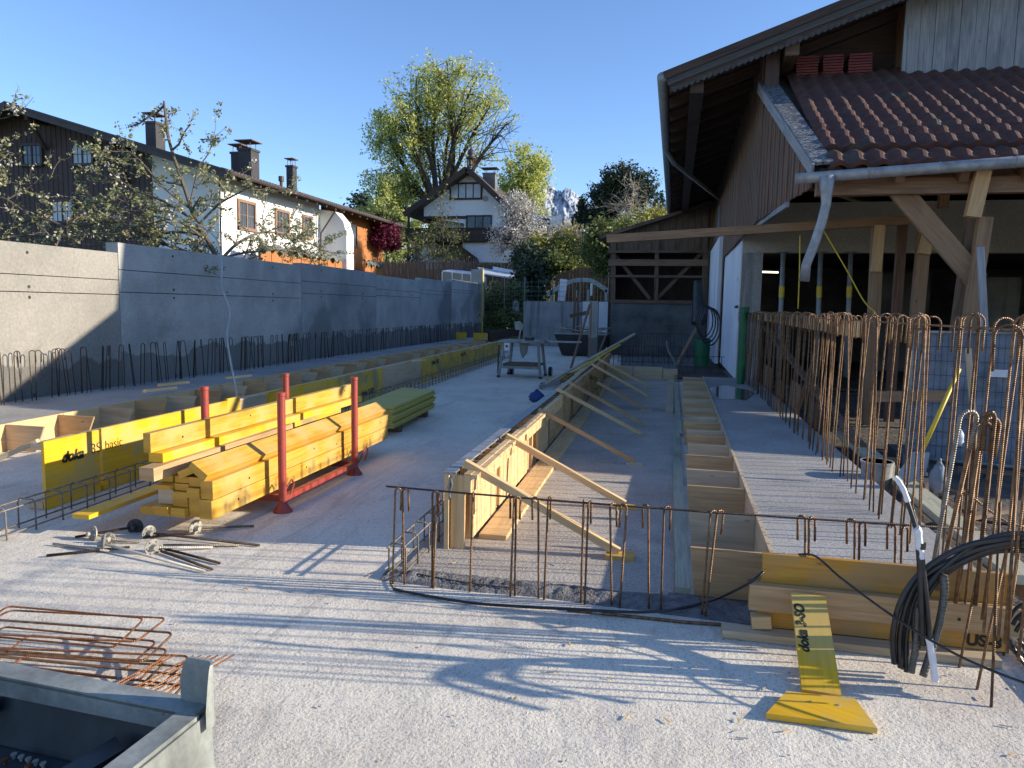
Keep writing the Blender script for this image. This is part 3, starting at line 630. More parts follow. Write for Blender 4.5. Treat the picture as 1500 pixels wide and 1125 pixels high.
timber(-3.337, -3.221, .194, .30, 4.27, 7.2, 'ybeam', 'square yellow beam end in third column from the right, middle')
timber(-3.337, -3.221, .302, .352, 4.29, 7.2, 'ybeam', 'thin beam end in third column from the right, third up')
timber(-3.337, -3.221, .354, .40, 4.3, 7.1, 'ybeam', 'thin beam end in third column from the right, topmost')
timber(-3.46, -3.34, .127, .155, 4.24, 7.2, 'ybeam', 'thin board end in fourth column from the right, bottom')
timber(-3.46, -3.34, .158, .2, 4.22, 7.2, 'ybeam', 'flat beam end in fourth column from the right, second up')
timber(-3.46, -3.34, .202, .31, 4.28, 7.2, 'pale2', 'grey unpainted square beam end in the fourth column of the rack stack')
timber(-3.465, -3.34, .312, .345, 4.25, 7.2, 'ybeam', 'thin board end under the pale square timber of the rack stack')
timber(-3.49, -3.37, .347, .395, 4.32, 7.2, 'ochre', 'dark beam end just under the pale square timber')
timber(-3.585, -3.463, .127, .185, 4.25, 7.2, 'ybeam', 'leftmost low yellow beam end at the bottom of the rack stack')
timber(-3.62, -3.495, .187, .49, 4.6, 7.2, 'ochre', 'dark upright beam at the left side of the rack stack')
timber(-3.195, -3.045, .425, .485, 4.25, 7.38, 'ybeam', 'tilted yellow beam with a sloping sunlit top, on the right of the rack stack', tilt=.62, holes=())
timber(-3.29, -3.17, .412, .465, 4.27, 7.3, 'ybeam', 'darker beam tilted the other way beside the sloping yellow beam', tilt=-.42)
timber(-3.48, -3.365, .397, .49, 4.13, 5.95, 'tan', 'pale bare square timber jutting out on top of the rack stack')
timber(-3.525, -3.41, .492, .56, 4.28, 7.55, 'yellow', 'bright yellow beam lying between the pale square timber and the tall upper beam')
timber(-3.54, -3.48, .562, .70, 4.25, 7.6, 'ybeam', 'topmost tall pale yellow beam standing on edge on the rack stack', holes=((.1, -.1), (.36, .1), (.9, .1)))
# plank sticking out to the left of the stack
a0, a1 = G(118, 757, .13), G(230, 716, .13); d = (a1-a0).normalized()
mm = MB(); mm.beam(a0, a0+d*1.1, .13, .03); tag(mm.build('plank', M['yellow'], loc=a0, bev=.002), 'loose bright yellow plank poking out left of the rack stack', 'plank')
# coated plywood sheets stacked further back
for k in range(8):
    o = [0, .01, -.015, .005, .02, -.01, .012, 0][k]; z = .1+.034*k; q = [Vector((-3.82+o, 8.3, z)), Vector((-3.31+o, 8.25, z)), Vector((-3.44+o, 10.2+o, z)), Vector((-4.0+o, 10.35, z))]
    if k == 0: Q = q
    mm = MB(); mm.slab([q[0], q[1], q[2], q[3]], .029, (0, 0, 1)); tag(mm.build('plywood_sheet', M['olive'], loc=q[0], bev=.002), f'olive coated plywood sheet, {["lowest", "second from the bottom", "third from the bottom", "fourth from the bottom", "fourth from the top", "third from the top", "second from the top", "topmost"][k]} in the flat stack behind the rack', 'plywood sheet', 'plywood sheets in the flat stack')
for k, (x, y) in enumerate(((-3.4, 8.6), (-3.5, 9.9))):
    mm = MB(); mm.box(x-.35, y-.05, 0, x+.05, y+.05, .098); tag(mm.build('bearer_block', M['oldwood'], loc=(x, y, 0), bev=.004), ['brown bearer under the near end of the plywood stack', 'brown bearer block under the far end of the plywood stack'][k], 'block')

# ---------------------------------------------------------------- tie rods with plate nuts
def tierod(p0, p1, plate, label, mat='grey_rebar', pr_=.038, face=None, pm='plate'):
    a, b = G(*p0, .02), G(*p1, .02); t = thing('tie_rod', label, 'tie rod', (a.x, a.y, 0), 'tie rods with plate nuts lying on the slab')
    if plate is not None:
        c = a+(b-a)*plate; lift = .035*(1-0); A = a.copy(); B = b.copy()
        sl_ = .04; A.z = .012 if plate > .5 else .012; c.z = pr_*.9
        d = (b-a).normalized(); A = Vector((a.x, a.y, .012)) if plate > .08 else Vector((a.x, a.y, pr_)); 
        B = Vector((b.x, b.y, .012)) if plate < .92 else Vector((b.x, b.y, pr_))
        mm = MB(); mm.tube([A, c, B], .0085, 10); mm.build('threaded_bar', M[mat], t, smooth=True)
        fd = Vector(face).normalized() if face else d
        mm = MB(); mm.tube([c-fd*.004, c+fd*.004, ], pr_*1.32, 22)
        mm.tube([c+fd*.005, c+fd*.014, c+fd*.04], 0, 12, rs=[pr_*.62, .02, .016])
        for q in range(6):
            an = q*math.pi/3; u = fd.cross(Vector((0, 0, 1))).normalized(); v_ = u.cross(fd); pp = c+fd*.004+(u*math.cos(an)+v_*math.sin(an))*pr_*.95
            mm.tube([pp, pp+fd*.008], .006, 6)
        mm.build('plate_nut', M[pm], t)
    else:
        mm = MB(); mm.tube([(a.x, a.y, .012), (b.x, b.y, .014)], .0085, 10); mm.build('threaded_bar', M[mat], t, smooth=True)
M['plate'] = plain('cast zinc plate', (.42, .39, .33, 1), (.3, .27, .22, 1), 25, .6, .2)
M['brightrod'] = rebar('bright threaded bar', (.42, .4, .36, 1), (.55, .53, .5, 1), .5, 90)
tierod((300, 835), (150, 800), .98, 'pale tie rod slanting right in front of the pile, plate at its left end', 'brightrod', .042, face=(-.75, -.6, .1))
tierod((68, 812), (190, 800), None, 'dark tie rod end at the lower left of the pile', 'dark_rebar')
tierod((78, 795), (160, 806), None, 'bright threaded rod pointing to the upper left', 'brightrod')
tierod((380, 797), (215, 783), .98, 'long dark tie rod lying flat, round plate at its left end', 'dark_rebar', .038, face=(1, -.35, 0))
tierod((312, 800), (222, 806), .96, 'bright tie rod with a clover shaped plate facing the camera', 'brightrod', .042, face=(.8, -.5, .1))
tierod((372, 769), (286, 777), .99, 'short tie rod near the red post with its plate edge on', 'grey_rebar', .042, face=(1, -.25, 0))
tierod((285, 779), (210, 786), None, 'dark rod behind the pile pointing at the stack', 'dark_rebar')
tierod((110, 785), (200, 775), .98, 'dark round plate standing behind the pile, on a short rod', 'dark_rebar', .042, face=(.25, -1, .1), pm='black')
tierod((190, 790), (135, 786), .97, 'pale curved plate standing at the left rear of the pile', 'grey_rebar', .042, face=(-.45, -.9, .2))
tierod((205, 792), (158, 792), .98, 'small pale plate in the middle of the pile', 'grey_rebar', .034, face=(.3, -.95, 0))
tierod((322, 823), (240, 802), None, 'dark rod slanting to the lower right', 'dark_rebar')
tierod((311, 832), (236, 806), None, 'second dark rod slanting to the lower right, nearest the camera', 'dark_rebar')
tierod((350, 797), (228, 797), None, 'thin grey rod lying straight to the right', 'grey_rebar')

# ---------------------------------------------------------------- boards closing the raised strip, front right
yb = 3.66
def fboard(x0, x1, z0, z1, y, t_, mat, label):
    a, b = AY(x0, 850, y).x, AY(x1, 850, y).x
    t = thing('front_board', label, 'board', (a, y, z0)); mm = MB(); mm.box(a, y, z0, b, y+t_, z1); mm.build('board_body', M[mat], t, bev=.002); return t, a, b
t, a, b = fboard(1116, 1484, .218, .405, yb+.03, .028, 'yworn', 'broad ochre board closing the raised strip at front right, uppermost')
t, a, b = fboard(1099, 1500, .132, .262, yb-.03, .045, 'tan', 'bare grey brown beam with a bolt hole, middle of the front right boards')
mm = MB(); c = AY(1404, 918, yb-.03); mm.tube([(c.x, yb-.0315, .19), (c.x, yb-.029, .19)], .008, 10); mm.build('bolt_hole', M['black'], t)
t, a, b = fboard(1112, 1482, .045, .14, yb-.005, .03, 'ochre2' if 'ochre2' in M else 'yworn', 'lower ochre board with black stencilled marks beneath the bare beam')
c = AY(1420, 950, yb); text('US-8', .075, (c.x-.02, yb-.0075, .062), (1, 0, 0), (0, 0, 1), M['letter'], t, bold=.003)
t, a, b = fboard(1062, 1480, .003, .042, yb-.10, .09, 'pale2', 'long pale sill board on the slab in front of the ochre boards')
p = AY(1110, 905, yb-.02); mm = MB(); mm.beam((p.x-.03, yb-.02, .075), (p.x+.06, yb-.02, .085), .07, .06); tag(mm.build('timber_block', M['pale'], loc=p, bev=.004), 'short pale timber block wedged at the left end of the front boards', 'block')
# formwork-panel offcut leaning and the board at its foot
t = thing('leaning_plank', 'narrow yellow plank with black lettering leaning on the front boards', 'plank', G(1200, 1015))
A, B_ = G(1203, 1016, .015), AY(1183, 879, yb-.085); B_.z = .255; d = (B_-A); mm = MB(); mm.beam(A, B_, .155, .021, up=Vector((0, -1, .6))); mm.build('plank_body', M['yellow'], t, bev=.0015)
dn = d.normalized(); sdv = dn.cross(Vector((0, -1, .6))).normalized(); nrm = sdv.cross(dn)
if nrm.z < 0: nrm = -nrm
rt_ = sdv if sdv.x > 0 else -sdv
text('doka 3-SO', .062, A+dn*.19+rt_*-.028+nrm*.0112, dn, -rt_, M['letter'], t, bold=.002, shear=.2)
q = [G(1152, 1018, .01), G(1252, 1029, .01), G(1285, 1073, .01), G(1122, 1051, .01)]
q = [q[3], q[2], q[1], q[0]]; mm = MB(); mm.slab([Vector((p.x, p.y, .004)) for p in q], .024, (0, 0, 1)); 
t = thing('yellow_board', 'broad short yellow board lying flat on the slab at the foot of the leaning plank', 'board', q[0]); mm.build('board_body', M['yellow'], t, bev=.0015)
for px, py in ((1187, 1028), (1228, 1033)): c = G(px, py, .028); mm = MB(); mm.tube([c, c+Vector((0, 0, .004))], .006, 8); mm.build('screw_head', M['plate'], t)

# ---------------------------------------------------------------- conduit bundle at right
def spline(P, n_=8):
    P = [Vector(p) for p in P]; out = []
    for i in range(len(P)-1):
        p0 = P[max(i-1, 0)]; p1 = P[i]; p2 = P[i+1]; p3 = P[min(i+2, len(P)-1)]
        for k in range(n_):
            t = k/n_; out.append(.5*((2*p1)+(-p0+p2)*t+(2*p0-5*p1+4*p2-p3)*t*t+(-p0+3*p1-3*p2+p3)*t**3))
    return out+[P[-1]]
def pxpath(P): return spline([AY(x, y, Y) for x, y, Y in P])
cg = 'black conduits standing out of the slab at right'
def cond(P, r, label, mat='blackp', grp=cg, seg=10, nm='conduit'):
    mm = MB(); pts = pxpath(P); mm.tube(pts, r, seg); return tag(mm.build(nm, M[mat], loc=pts[0], smooth=True), label, 'conduit', grp)
cond([(1310, 972, 3.36), (1308, 930, 3.36), (1320, 880, 3.36), (1350, 838, 3.36), (1400, 806, 3.34), (1450, 792, 3.3), (1520, 790, 3.2), (1600, 830, 3.1)], .0125, 'leftmost black conduit bending over to the right edge in a high arc')
cond([(1319, 978, 3.36), (1318, 930, 3.37), (1330, 880, 3.37), (1352, 845, 3.37), (1405, 815, 3.35), (1455, 799, 3.3), (1520, 796, 3.2), (1600, 835, 3.1)], .0125, 'second black conduit from the left, arching to the right edge')
cond([(1328, 984, 3.36), (1328, 935, 3.38), (1338, 885, 3.38), (1358, 850, 3.38), (1410, 822, 3.36), (1460, 803, 3.3), (1520, 800, 3.2), (1600, 845, 3.1)], .0125, 'third black conduit from the left, lowest of the arching three')
cond([(1322, 980, 3.40), (1324, 930, 3.4), (1334, 885, 3.4), (1350, 855, 3.4), (1385, 832, 3.38), (1420, 815, 3.36), (1440, 806, 3.36)], .0075, 'thin black conduit behind the arching ones, ending short')
cond([(1342, 960, 3.36), (1340, 900, 3.36), (1360, 855, 3.36), (1415, 806, 3.34), (1470, 784, 3.28), (1530, 790, 3.15), (1620, 850, 3.0)], .012, 'topmost black conduit of the arch to the right edge')
cond([(1346, 950, 3.4), (1350, 890, 3.4), (1380, 845, 3.4), (1430, 815, 3.36), (1480, 806, 3.3), (1540, 815, 3.2), (1620, 870, 3.1)], .012, 'lowest black conduit of the arch to the right edge')
cond([(1335, 985, 3.33), (1342, 940, 3.33), (1346, 890, 3.33)], .0135, 'grey corrugated conduit stub leaning left beside the black bundle', 'corr')
cond([(1352, 990, 3.33), (1374, 920, 3.34), (1383, 870, 3.34), (1382, 842, 3.34)], .0155, 'grey corrugated conduit standing right behind the black bundle', 'corr')
cond([(1352, 945, 3.3), (1350, 890, 3.3), (1348, 838, 3.3), (1346, 805, 3.3)], .0125, 'thick black conduit in the middle of the bundle, capped with white tape')
cond([(1368, 992, 3.28), (1364, 950, 3.28), (1359, 890, 3.29), (1352, 830, 3.3), (1343, 780, 3.32), (1330, 737, 3.34), (1318, 708, 3.36)], .0095, 'tall black conduit leaning up left with a white taped tip')
cond([(1360, 945, 3.31), (1357, 900, 3.31), (1354, 840, 3.31), (1347, 790, 3.33), (1336, 745, 3.35)], .0085, 'thinner black conduit running up beside the tall taped one')
def tape(P, r, label):
    mm = MB(); pts = pxpath(P); mm.tube(pts, r, 9, rs=[r*(1+.07*math.sin(i*.9)) for i in range(len(pts))]); tag(mm.build('tape_wrap', M['tape'], loc=pts[0]), label, 'tape')
tape([(1350, 818, 3.3), (1347, 800, 3.3), (1345, 778, 3.3), (1343, 774, 3.3)], .0155, 'white tape wrapped round the thick conduit top')
tape([(1330, 735, 3.338), (1324, 718, 3.346), (1317, 706, 3.36), (1310, 699, 3.37)], .0115, 'white tape wrapped round the tip of the tall leaning conduit')
tape([(1370, 998, 3.277), (1366, 965, 3.28), (1361, 935, 3.283)], .0145, 'white tape round the foot of the tall leaning conduit')
mm = MB(); pts = [AY(1349, 799, 3.3)+Vector((.0175*math.cos(a), .0175*math.sin(a), .0)) for a in [k*math.pi/6 for k in range(13)]]; 
mm.lathe(AY(1350, 799, 3.3)+Vector((0, 0, -.014)), [(.0175, 0), (.0175, .026)], 12); tag(mm.build('black_band', M['blackp'], loc=pts[0]), 'black band round the white tape on the thick conduit', 'band')
# long thin cable crossing to the lower right
def cable(P, r, label, mat='blackp', nm='cable', grp=None):
    mm = MB(); pts = spline([Vector(p) for p in P]); mm.tube(pts, r, 8); return tag(mm.build(nm, M[mat], loc=pts[0], smooth=True), label, 'cable', grp)
cable([AY(1170, 812, 3.75), AY(1195, 815, 3.68), AY(1230, 845, 3.55), AY(1290, 890, 3.4), AY(1350, 930, 3.2), AY(1420, 968, 3.05), AY(1500, 1000, 2.95), AY(1560, 1015, 2.9)], .0055, 'black cable drooping from the raised strip to the lower right corner')
cable([G(576, 862, .01), G(600, 868, .01), G(700, 884, .015), G(850, 893, .03), G(960, 896, .03), G(1040, 880, .06), AY(1095, 855, 3.62), AY(1118, 838, 3.64)], .008, 'black cable lying along the crumbly edge and rising to the front boards')
cable([G(576, 862, .01), G(572, 850, .012), G(590, 838, .03), G(680, 853, .03), G(760, 862, .03)], .004, 'thin wire loop at the left end of the crumbly edge', 'dark_rebar')
mm = MB(); mm.tube([G(830, 893, .008), G(1000, 911, .008), G(1060, 915, .01)], .009, 8); tag(mm.build('horizontal_rebar', M['rust'], loc=G(830, 893)), 'short rusty bar lying along the crumbly edge', 'rebar')
# coil at the right border
t = thing('cable_coil', 'coiled black conduit at the right border beside the front boards', 'cable coil', AY(1490, 930, 3.3))
for k in range(5):
    mm = MB(); pts = []
    for i in range(26):
        a = -math.pi*.9+i/25*math.pi*1.75; c = AY(1512+k*3, 925+(k % 3)*9, 3.34-.02*k); pts.append(c+Vector((.1*math.cos(a)*(1-.05*k), .04*math.sin(a+.5), .11*math.sin(a)*(1-.07*k))))
    mm.tube(pts, .008, 8); mm.build('coil_turn', M['blackp'], t, smooth=True)
# thick hooked bars
tb = [((1372, 800), (1408, 602), 3.62, 'leftmost thick hooked rebar leaning right, bright grey'), ((1388, 800), (1432, 606), 3.66, 'second thick hooked rebar leaning right'),
      ((1410, 815), (1440, 612), 3.6, 'third thick hooked rebar, in shade behind the conduit arc'), ((1436, 815), (1458, 604), 3.58, 'rightmost thick ribbed rebar, nearly upright'), ((1422, 800), (1428, 618), 3.7, 'thick rusty hooked rebar in the middle of the bundle')]
for i, (p0, p1, Y, lab) in enumerate(tb):
    a, b = AY(*p0, Y), AY(*p1, Y); a = a+(a-b)*.35; d = (b-a).normalized(); s = Vector((1, .2*(-1)**i, 0)).normalized()
    if i in (3,): s = -s*.45
    r_ = .038; pts = [a, a+(b-a)*.5, b-d*r_]
    for k in range(1, 9): an = math.pi*k/8; pts.append(b-d*r_+s*(r_-r_*math.cos(an))+d*(r_*math.sin(an)))
    pts.append(pts[-1]-d*.14); mm = MB(); mm.tube(pts, .0098, 9); tag(mm.build('thick_rebar', M['grey_rebar' if i == 0 else 'rust'], loc=a, smooth=True), lab, 'rebar', 'thick hooked rebars at right')
# slanting thin bars in front of the boards
for i, (p0, p1, Y0, Y1, lab) in enumerate((((1405, 978), (1440, 800), 3.45, 3.62, 'left'), ((1431, 1010), (1487, 745), 3.22, 3.5, 'second'), ((1452, 1036), (1465, 735), 3.08, 3.5, 'third'), ((1470, 960), (1500, 760), 3.5, 3.6, 'right'))):
    mm = MB(); a = AY(*p0, Y0); a = G(p0[0], p0[1], 0); b = AY(p1[0], p1[1], Y1); mm.tube([a, b], .006, 8); tag(mm.build('slanting_rebar', M['rust'], loc=a, smooth=True), f'{lab} of the four thin ribbed bars slanting up in the lower right', 'rebar', 'slanting thin rebars lower right')
bar('horizontal_rebar', [AY(1385, 715, 3.7), AY(1420, 725, 3.65), AY(1445, 745, 3.6), AY(1475, 765, 3.55), AY(1510, 775, 3.5)], .0055, M['rust'], 'bent rebar crossing behind the thick hooked bars')

# ---------------------------------------------------------------- galvanised skip, lower left
def skip():
    H_ = .60; B = G(288, 1040, H_); A = G(-150, 955, H_); ex = (B-A).normalized(); ey = Vector((ex.y, -ex.x, 0)); 
    if ey.y > 0: ey = -ey
    D = .95; W_ = 1.7
    t = thing('steel_skip', 'galvanised open steel skip at the lower left corner, dark inside', 'skip', (B.x, B.y, 0))
    P = lambda u, v, z: B+ex*u+ey*v+Vector((0, 0, z-H_))       # u along rear rim (0 at corner, negative left), v towards camera
    def wall(a, b, c, d, nm, th=.012, mt='galv'):
        mm = MB(); mm.slab([a, b, c, d], th); mm.build(nm, M[mt], t)
    tp = .10
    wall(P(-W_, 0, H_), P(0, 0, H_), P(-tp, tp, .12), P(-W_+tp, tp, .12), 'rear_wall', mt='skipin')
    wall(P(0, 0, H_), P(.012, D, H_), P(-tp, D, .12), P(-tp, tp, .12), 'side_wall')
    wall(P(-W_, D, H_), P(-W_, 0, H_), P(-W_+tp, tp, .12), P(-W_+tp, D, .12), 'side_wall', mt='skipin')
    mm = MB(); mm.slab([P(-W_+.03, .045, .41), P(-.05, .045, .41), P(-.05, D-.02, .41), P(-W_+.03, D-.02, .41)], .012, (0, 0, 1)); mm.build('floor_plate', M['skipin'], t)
    # lips
    mm = MB(); mm.beam(P(-W_, .0, H_+.004), P(.02, .0, H_+.004), .062, .012); mm.beam(P(-W_, .028, H_-.02), P(-.02, .028, H_-.02), .006, .05); mm.build('rear_lip', M['galv'], t, bev=.003)
    mm = MB(); mm.beam(P(.0, .03, H_+.002), P(.01, D, H_+.002), .06, .012); mm.build('side_lip', M['galv'], t, bev=.003)
    # outer skirt of the near side, sloping outwards
    mm = MB(); mm.slab([P(.03, .0, H_-.002), P(.05, D, H_-.002), P(.075, D, .1), P(.065, -.0, .1)], .006); mm.build('outer_skirt', M['galv'], t)
    mm = MB(); mm.slab([P(.03, -.012, H_-.002), P(-W_, -.012, H_-.002), P(-W_, -.01, .1), P(.065, -.01, .1)], .006); mm.build('outer_skirt', M['galv'], t)
    for u, v in ((-.2, .2), (-.2, .8), (-1.4, .2)): mm = MB(); mm.box(P(u, v, 0).x-.04, P(u, v, 0).y-.04, 0, P(u, v, 0).x+.04, P(u, v, 0).y+.04, .118); mm.build('foot', M['galv'], t)
    # curved corner horn
    N = 14; vs = []; fs = []
    for i in range(N+1):
        s = i/N
        if s < .45: u, v = lerp(-.055, .025, s/.45), -.02
        else:
            an = (s-.45)/.55*math.pi/2; u, v = .025+.03*math.sin(an), -.02+.045*(1-math.cos(an))+.0
        top = .115*(min(1, s*7+.25)**.5)*(1 if s < .8 else 1-.9*((s-.8)/.2)**2)
        for off in (0, .007):
            vs.append(tuple(P(u-off*.3, v+off, H_-.03))); vs.append(tuple(P(u-off*.3, v+off, H_+.01+top)))
    mm = MB(); mm.v = vs
    for i in range(N):
        a = i*4; b = a+4
        for q in ((a, b, b+1, a+1), (a+3, b+3, b+2, a+2), (a+1, b+1, b+3, a+3), (a+2, b+2, b, a)): mm.f.append(q); mm.uv += [(0, 0)]*4
    for q in ((0, 1, 3, 2), (N*4+2, N*4+3, N*4+1, N*4)): mm.f.append(q); mm.uv += [(0, 0)]*4
    mm.build('corner_horn', M['galv'], t, smooth=False)
    mm = MB(); c = P(-.05, .05, H_+.009); mm.tube([c, c+Vector((0, 0, .002))], .006, 10); mm.build('drain_hole', M['black'], t)
    # things in the skip
    mm = MB(); mm.beam(P(-.27, .24, .45), P(-.17, .06, .50), .07, .045); tag(mm.build('dark_block', M['blackp'], loc=P(-.27, .24, .43), bev=.006), 'dark rectangular block lying inside the skip', 'block')
    mm = MB(); mm.tube([P(-.74, .22, .45), P(-.6, .03, .53)], .022, 14); tag(mm.build('dark_pipe', M['blackp'], loc=P(-.74, .22, .43), smooth=True), 'dark pipe leaning inside the skip', 'pipe')
    for k in range(5):
        c = P(-.50+.026*k, .075+.002*k, .423); mm = MB(); mm.lathe(c, [(.004, 0), (.004, .008), (.0075, .009), (.0075, .014)], 10); tag(mm.build('bolt', M['plate'], loc=c), f'{pos[k]} from the left in the row of bright bolts inside the skip', 'bolt', 'bright bolts in the skip')
    for k in range(3):
        c = P(-.50+.075*k, .10, .423); mm = MB(); mm.lathe(c, [(.004, 0), (.004, .008), (.008, .009), (.008, .015)], 10); tag(mm.build('bolt', M['rustbright'], loc=c), f'{["left", "middle", "right"][k]} rusty bolt lying inside the skip near the lower border', 'bolt', 'rusty bolts in the skip')
M['skipin'] = plain('dark inner steel', (.035, .04, .045, 1), (.07, .08, .085, 1), 6, .6, .3)  # darker steel colour for the inside faces of the skip
skip()
# rusty stirrups behind the skip
def rect_loop(p, ux, uz, L, Hh, r, rad, mat, label):
    ux = Vector(ux).normalized(); uz = Vector(uz).normalized(); p = Vector(p); pts = []
    for (cx, cz, a0) in ((L-r, r, -90), (L-r, Hh-r, 0), (r, Hh-r, 90), (r, r, 180)):
        for k in range(6): an = math.radians(a0+k*18); pts.append(p+ux*(cx+r*math.cos(an))+uz*(cz+r*math.sin(an)))
    pts.append(pts[0]); mm = MB(); mm.tube(pts, rad, 7, caps=False); return tag(mm.build('stirrup_frame', M[mat], loc=p, smooth=True), label, 'rebar', 'rusty stirrup frames behind the skip')
rr = random.Random(4)
words = ['nearest', 'second', 'third', 'fourth', 'fifth', 'sixth', 'seventh', 'eighth', 'ninth', 'tenth', 'eleventh', 'farthest']
for k in range(12):
    e = G(262-rr.uniform(0, 45), 1012-k*3.2, .06+.008*k); e.y = 2.12+.05*k; e.x = AY(262-rr.uniform(0, 70)-4*k, 1000, e.y).x
    ang = math.radians(186+rr.uniform(-5, 5)); rect_loop((e.x, e.y, .012+.014*(k%6)), (math.cos(ang), math.sin(ang), rr.uniform(-.01, .01)), (0, 1, .16+rr.uniform(-.1, .15)), .80+rr.uniform(-.1, .16)+(.3 if k%4==1 else 0), (.17+.003*k), .03, .0048 if k % 3 else .0056, 'rustbright' if k % 3 else 'rust', f'{words[k]} long rusty stirrup frame in the pile behind the skip')
for k in range(8):
    a = G(140+k*18, 1040, .3); y = 2.2+.01*k; a = AY([130, 140, 168, 180, 196, 208, 222, 234][k], 1015, y); mm = MB(); mm.tube([(a.x, y, .1), (a.x+.12, y+.3, .14)], .0032, 6)
    tag(mm.build('thin_rod', M['rustbright'], loc=(a.x, y, .1)), f'{words[k]} thin orange rod lying crosswise on the stirrup pile, counted from the left', 'rod', 'thin rods on the stirrup pile')
# ---------------------------------------------------------------- barn
def roof_tiles(name, mat, parent, x0, x1, p0, p1, tw=.215, tl=.3, hh=.042):
    """p0/p1: (y,z) at eave and head"""
    L = math.hypot(p1[0]-p0[0], p1[1]-p0[1]); uy, uz = (p1[0]-p0[0])/L, (p1[1]-p0[1])/L; ny, nz = -uz, uy
    rows = int(L/tl); cols = int((x1-x0)/tw); sub = 6; V = []; Fq = []; r = random.Random(9)
    prof = [0, .25, .75, 1, .8, .1]
    for j in range(rows):
        for (s, lift) in ((j*tl, .075), (j*tl+tl*1.02, .01)):
            for i in range(cols*sub+1):
                jit = .004*math.sin(i//sub*12.9+j*7.7); h = lift+hh*prof[i % sub]+jit
                V.append((x0+i*tw/sub, p0[0]+uy*s+ny*h, p0[1]+uz*s+nz*h))
        n_ = cols*sub+1; b = j*2*n_
        for i in range(n_-1): Fq.append((b+i, b+i+1, b+n_+i+1, b+n_+i))
        # butt edge
        e = len(V)
        for i in range(n_):
            x, y, z = V[b+i]; V.append((x, y-ny*.055, z-nz*.055))
        for i in range(n_-1): Fq.append((e+i, e+i+1, b+i+1, b+i))
    # rebuild indices because butt verts are interleaved
    m_ = MB(); m_.v = V; m_.f = []
    # recompute faces with true offsets
    off = 0; m_.f = []; m_.uv = []
    for j in range(rows):
        n_ = cols*sub+1; b = j*3*n_
        for i in range(n_-1):
            m_.f.append((b+i, b+i+1, b+n_+i+1, b+n_+i)); m_.f.append((b+2*n_+i, b+2*n_+i+1, b+i+1, b+i)); m_.uv += [(0, 0)]*8
    return m_.build(name, mat, parent)
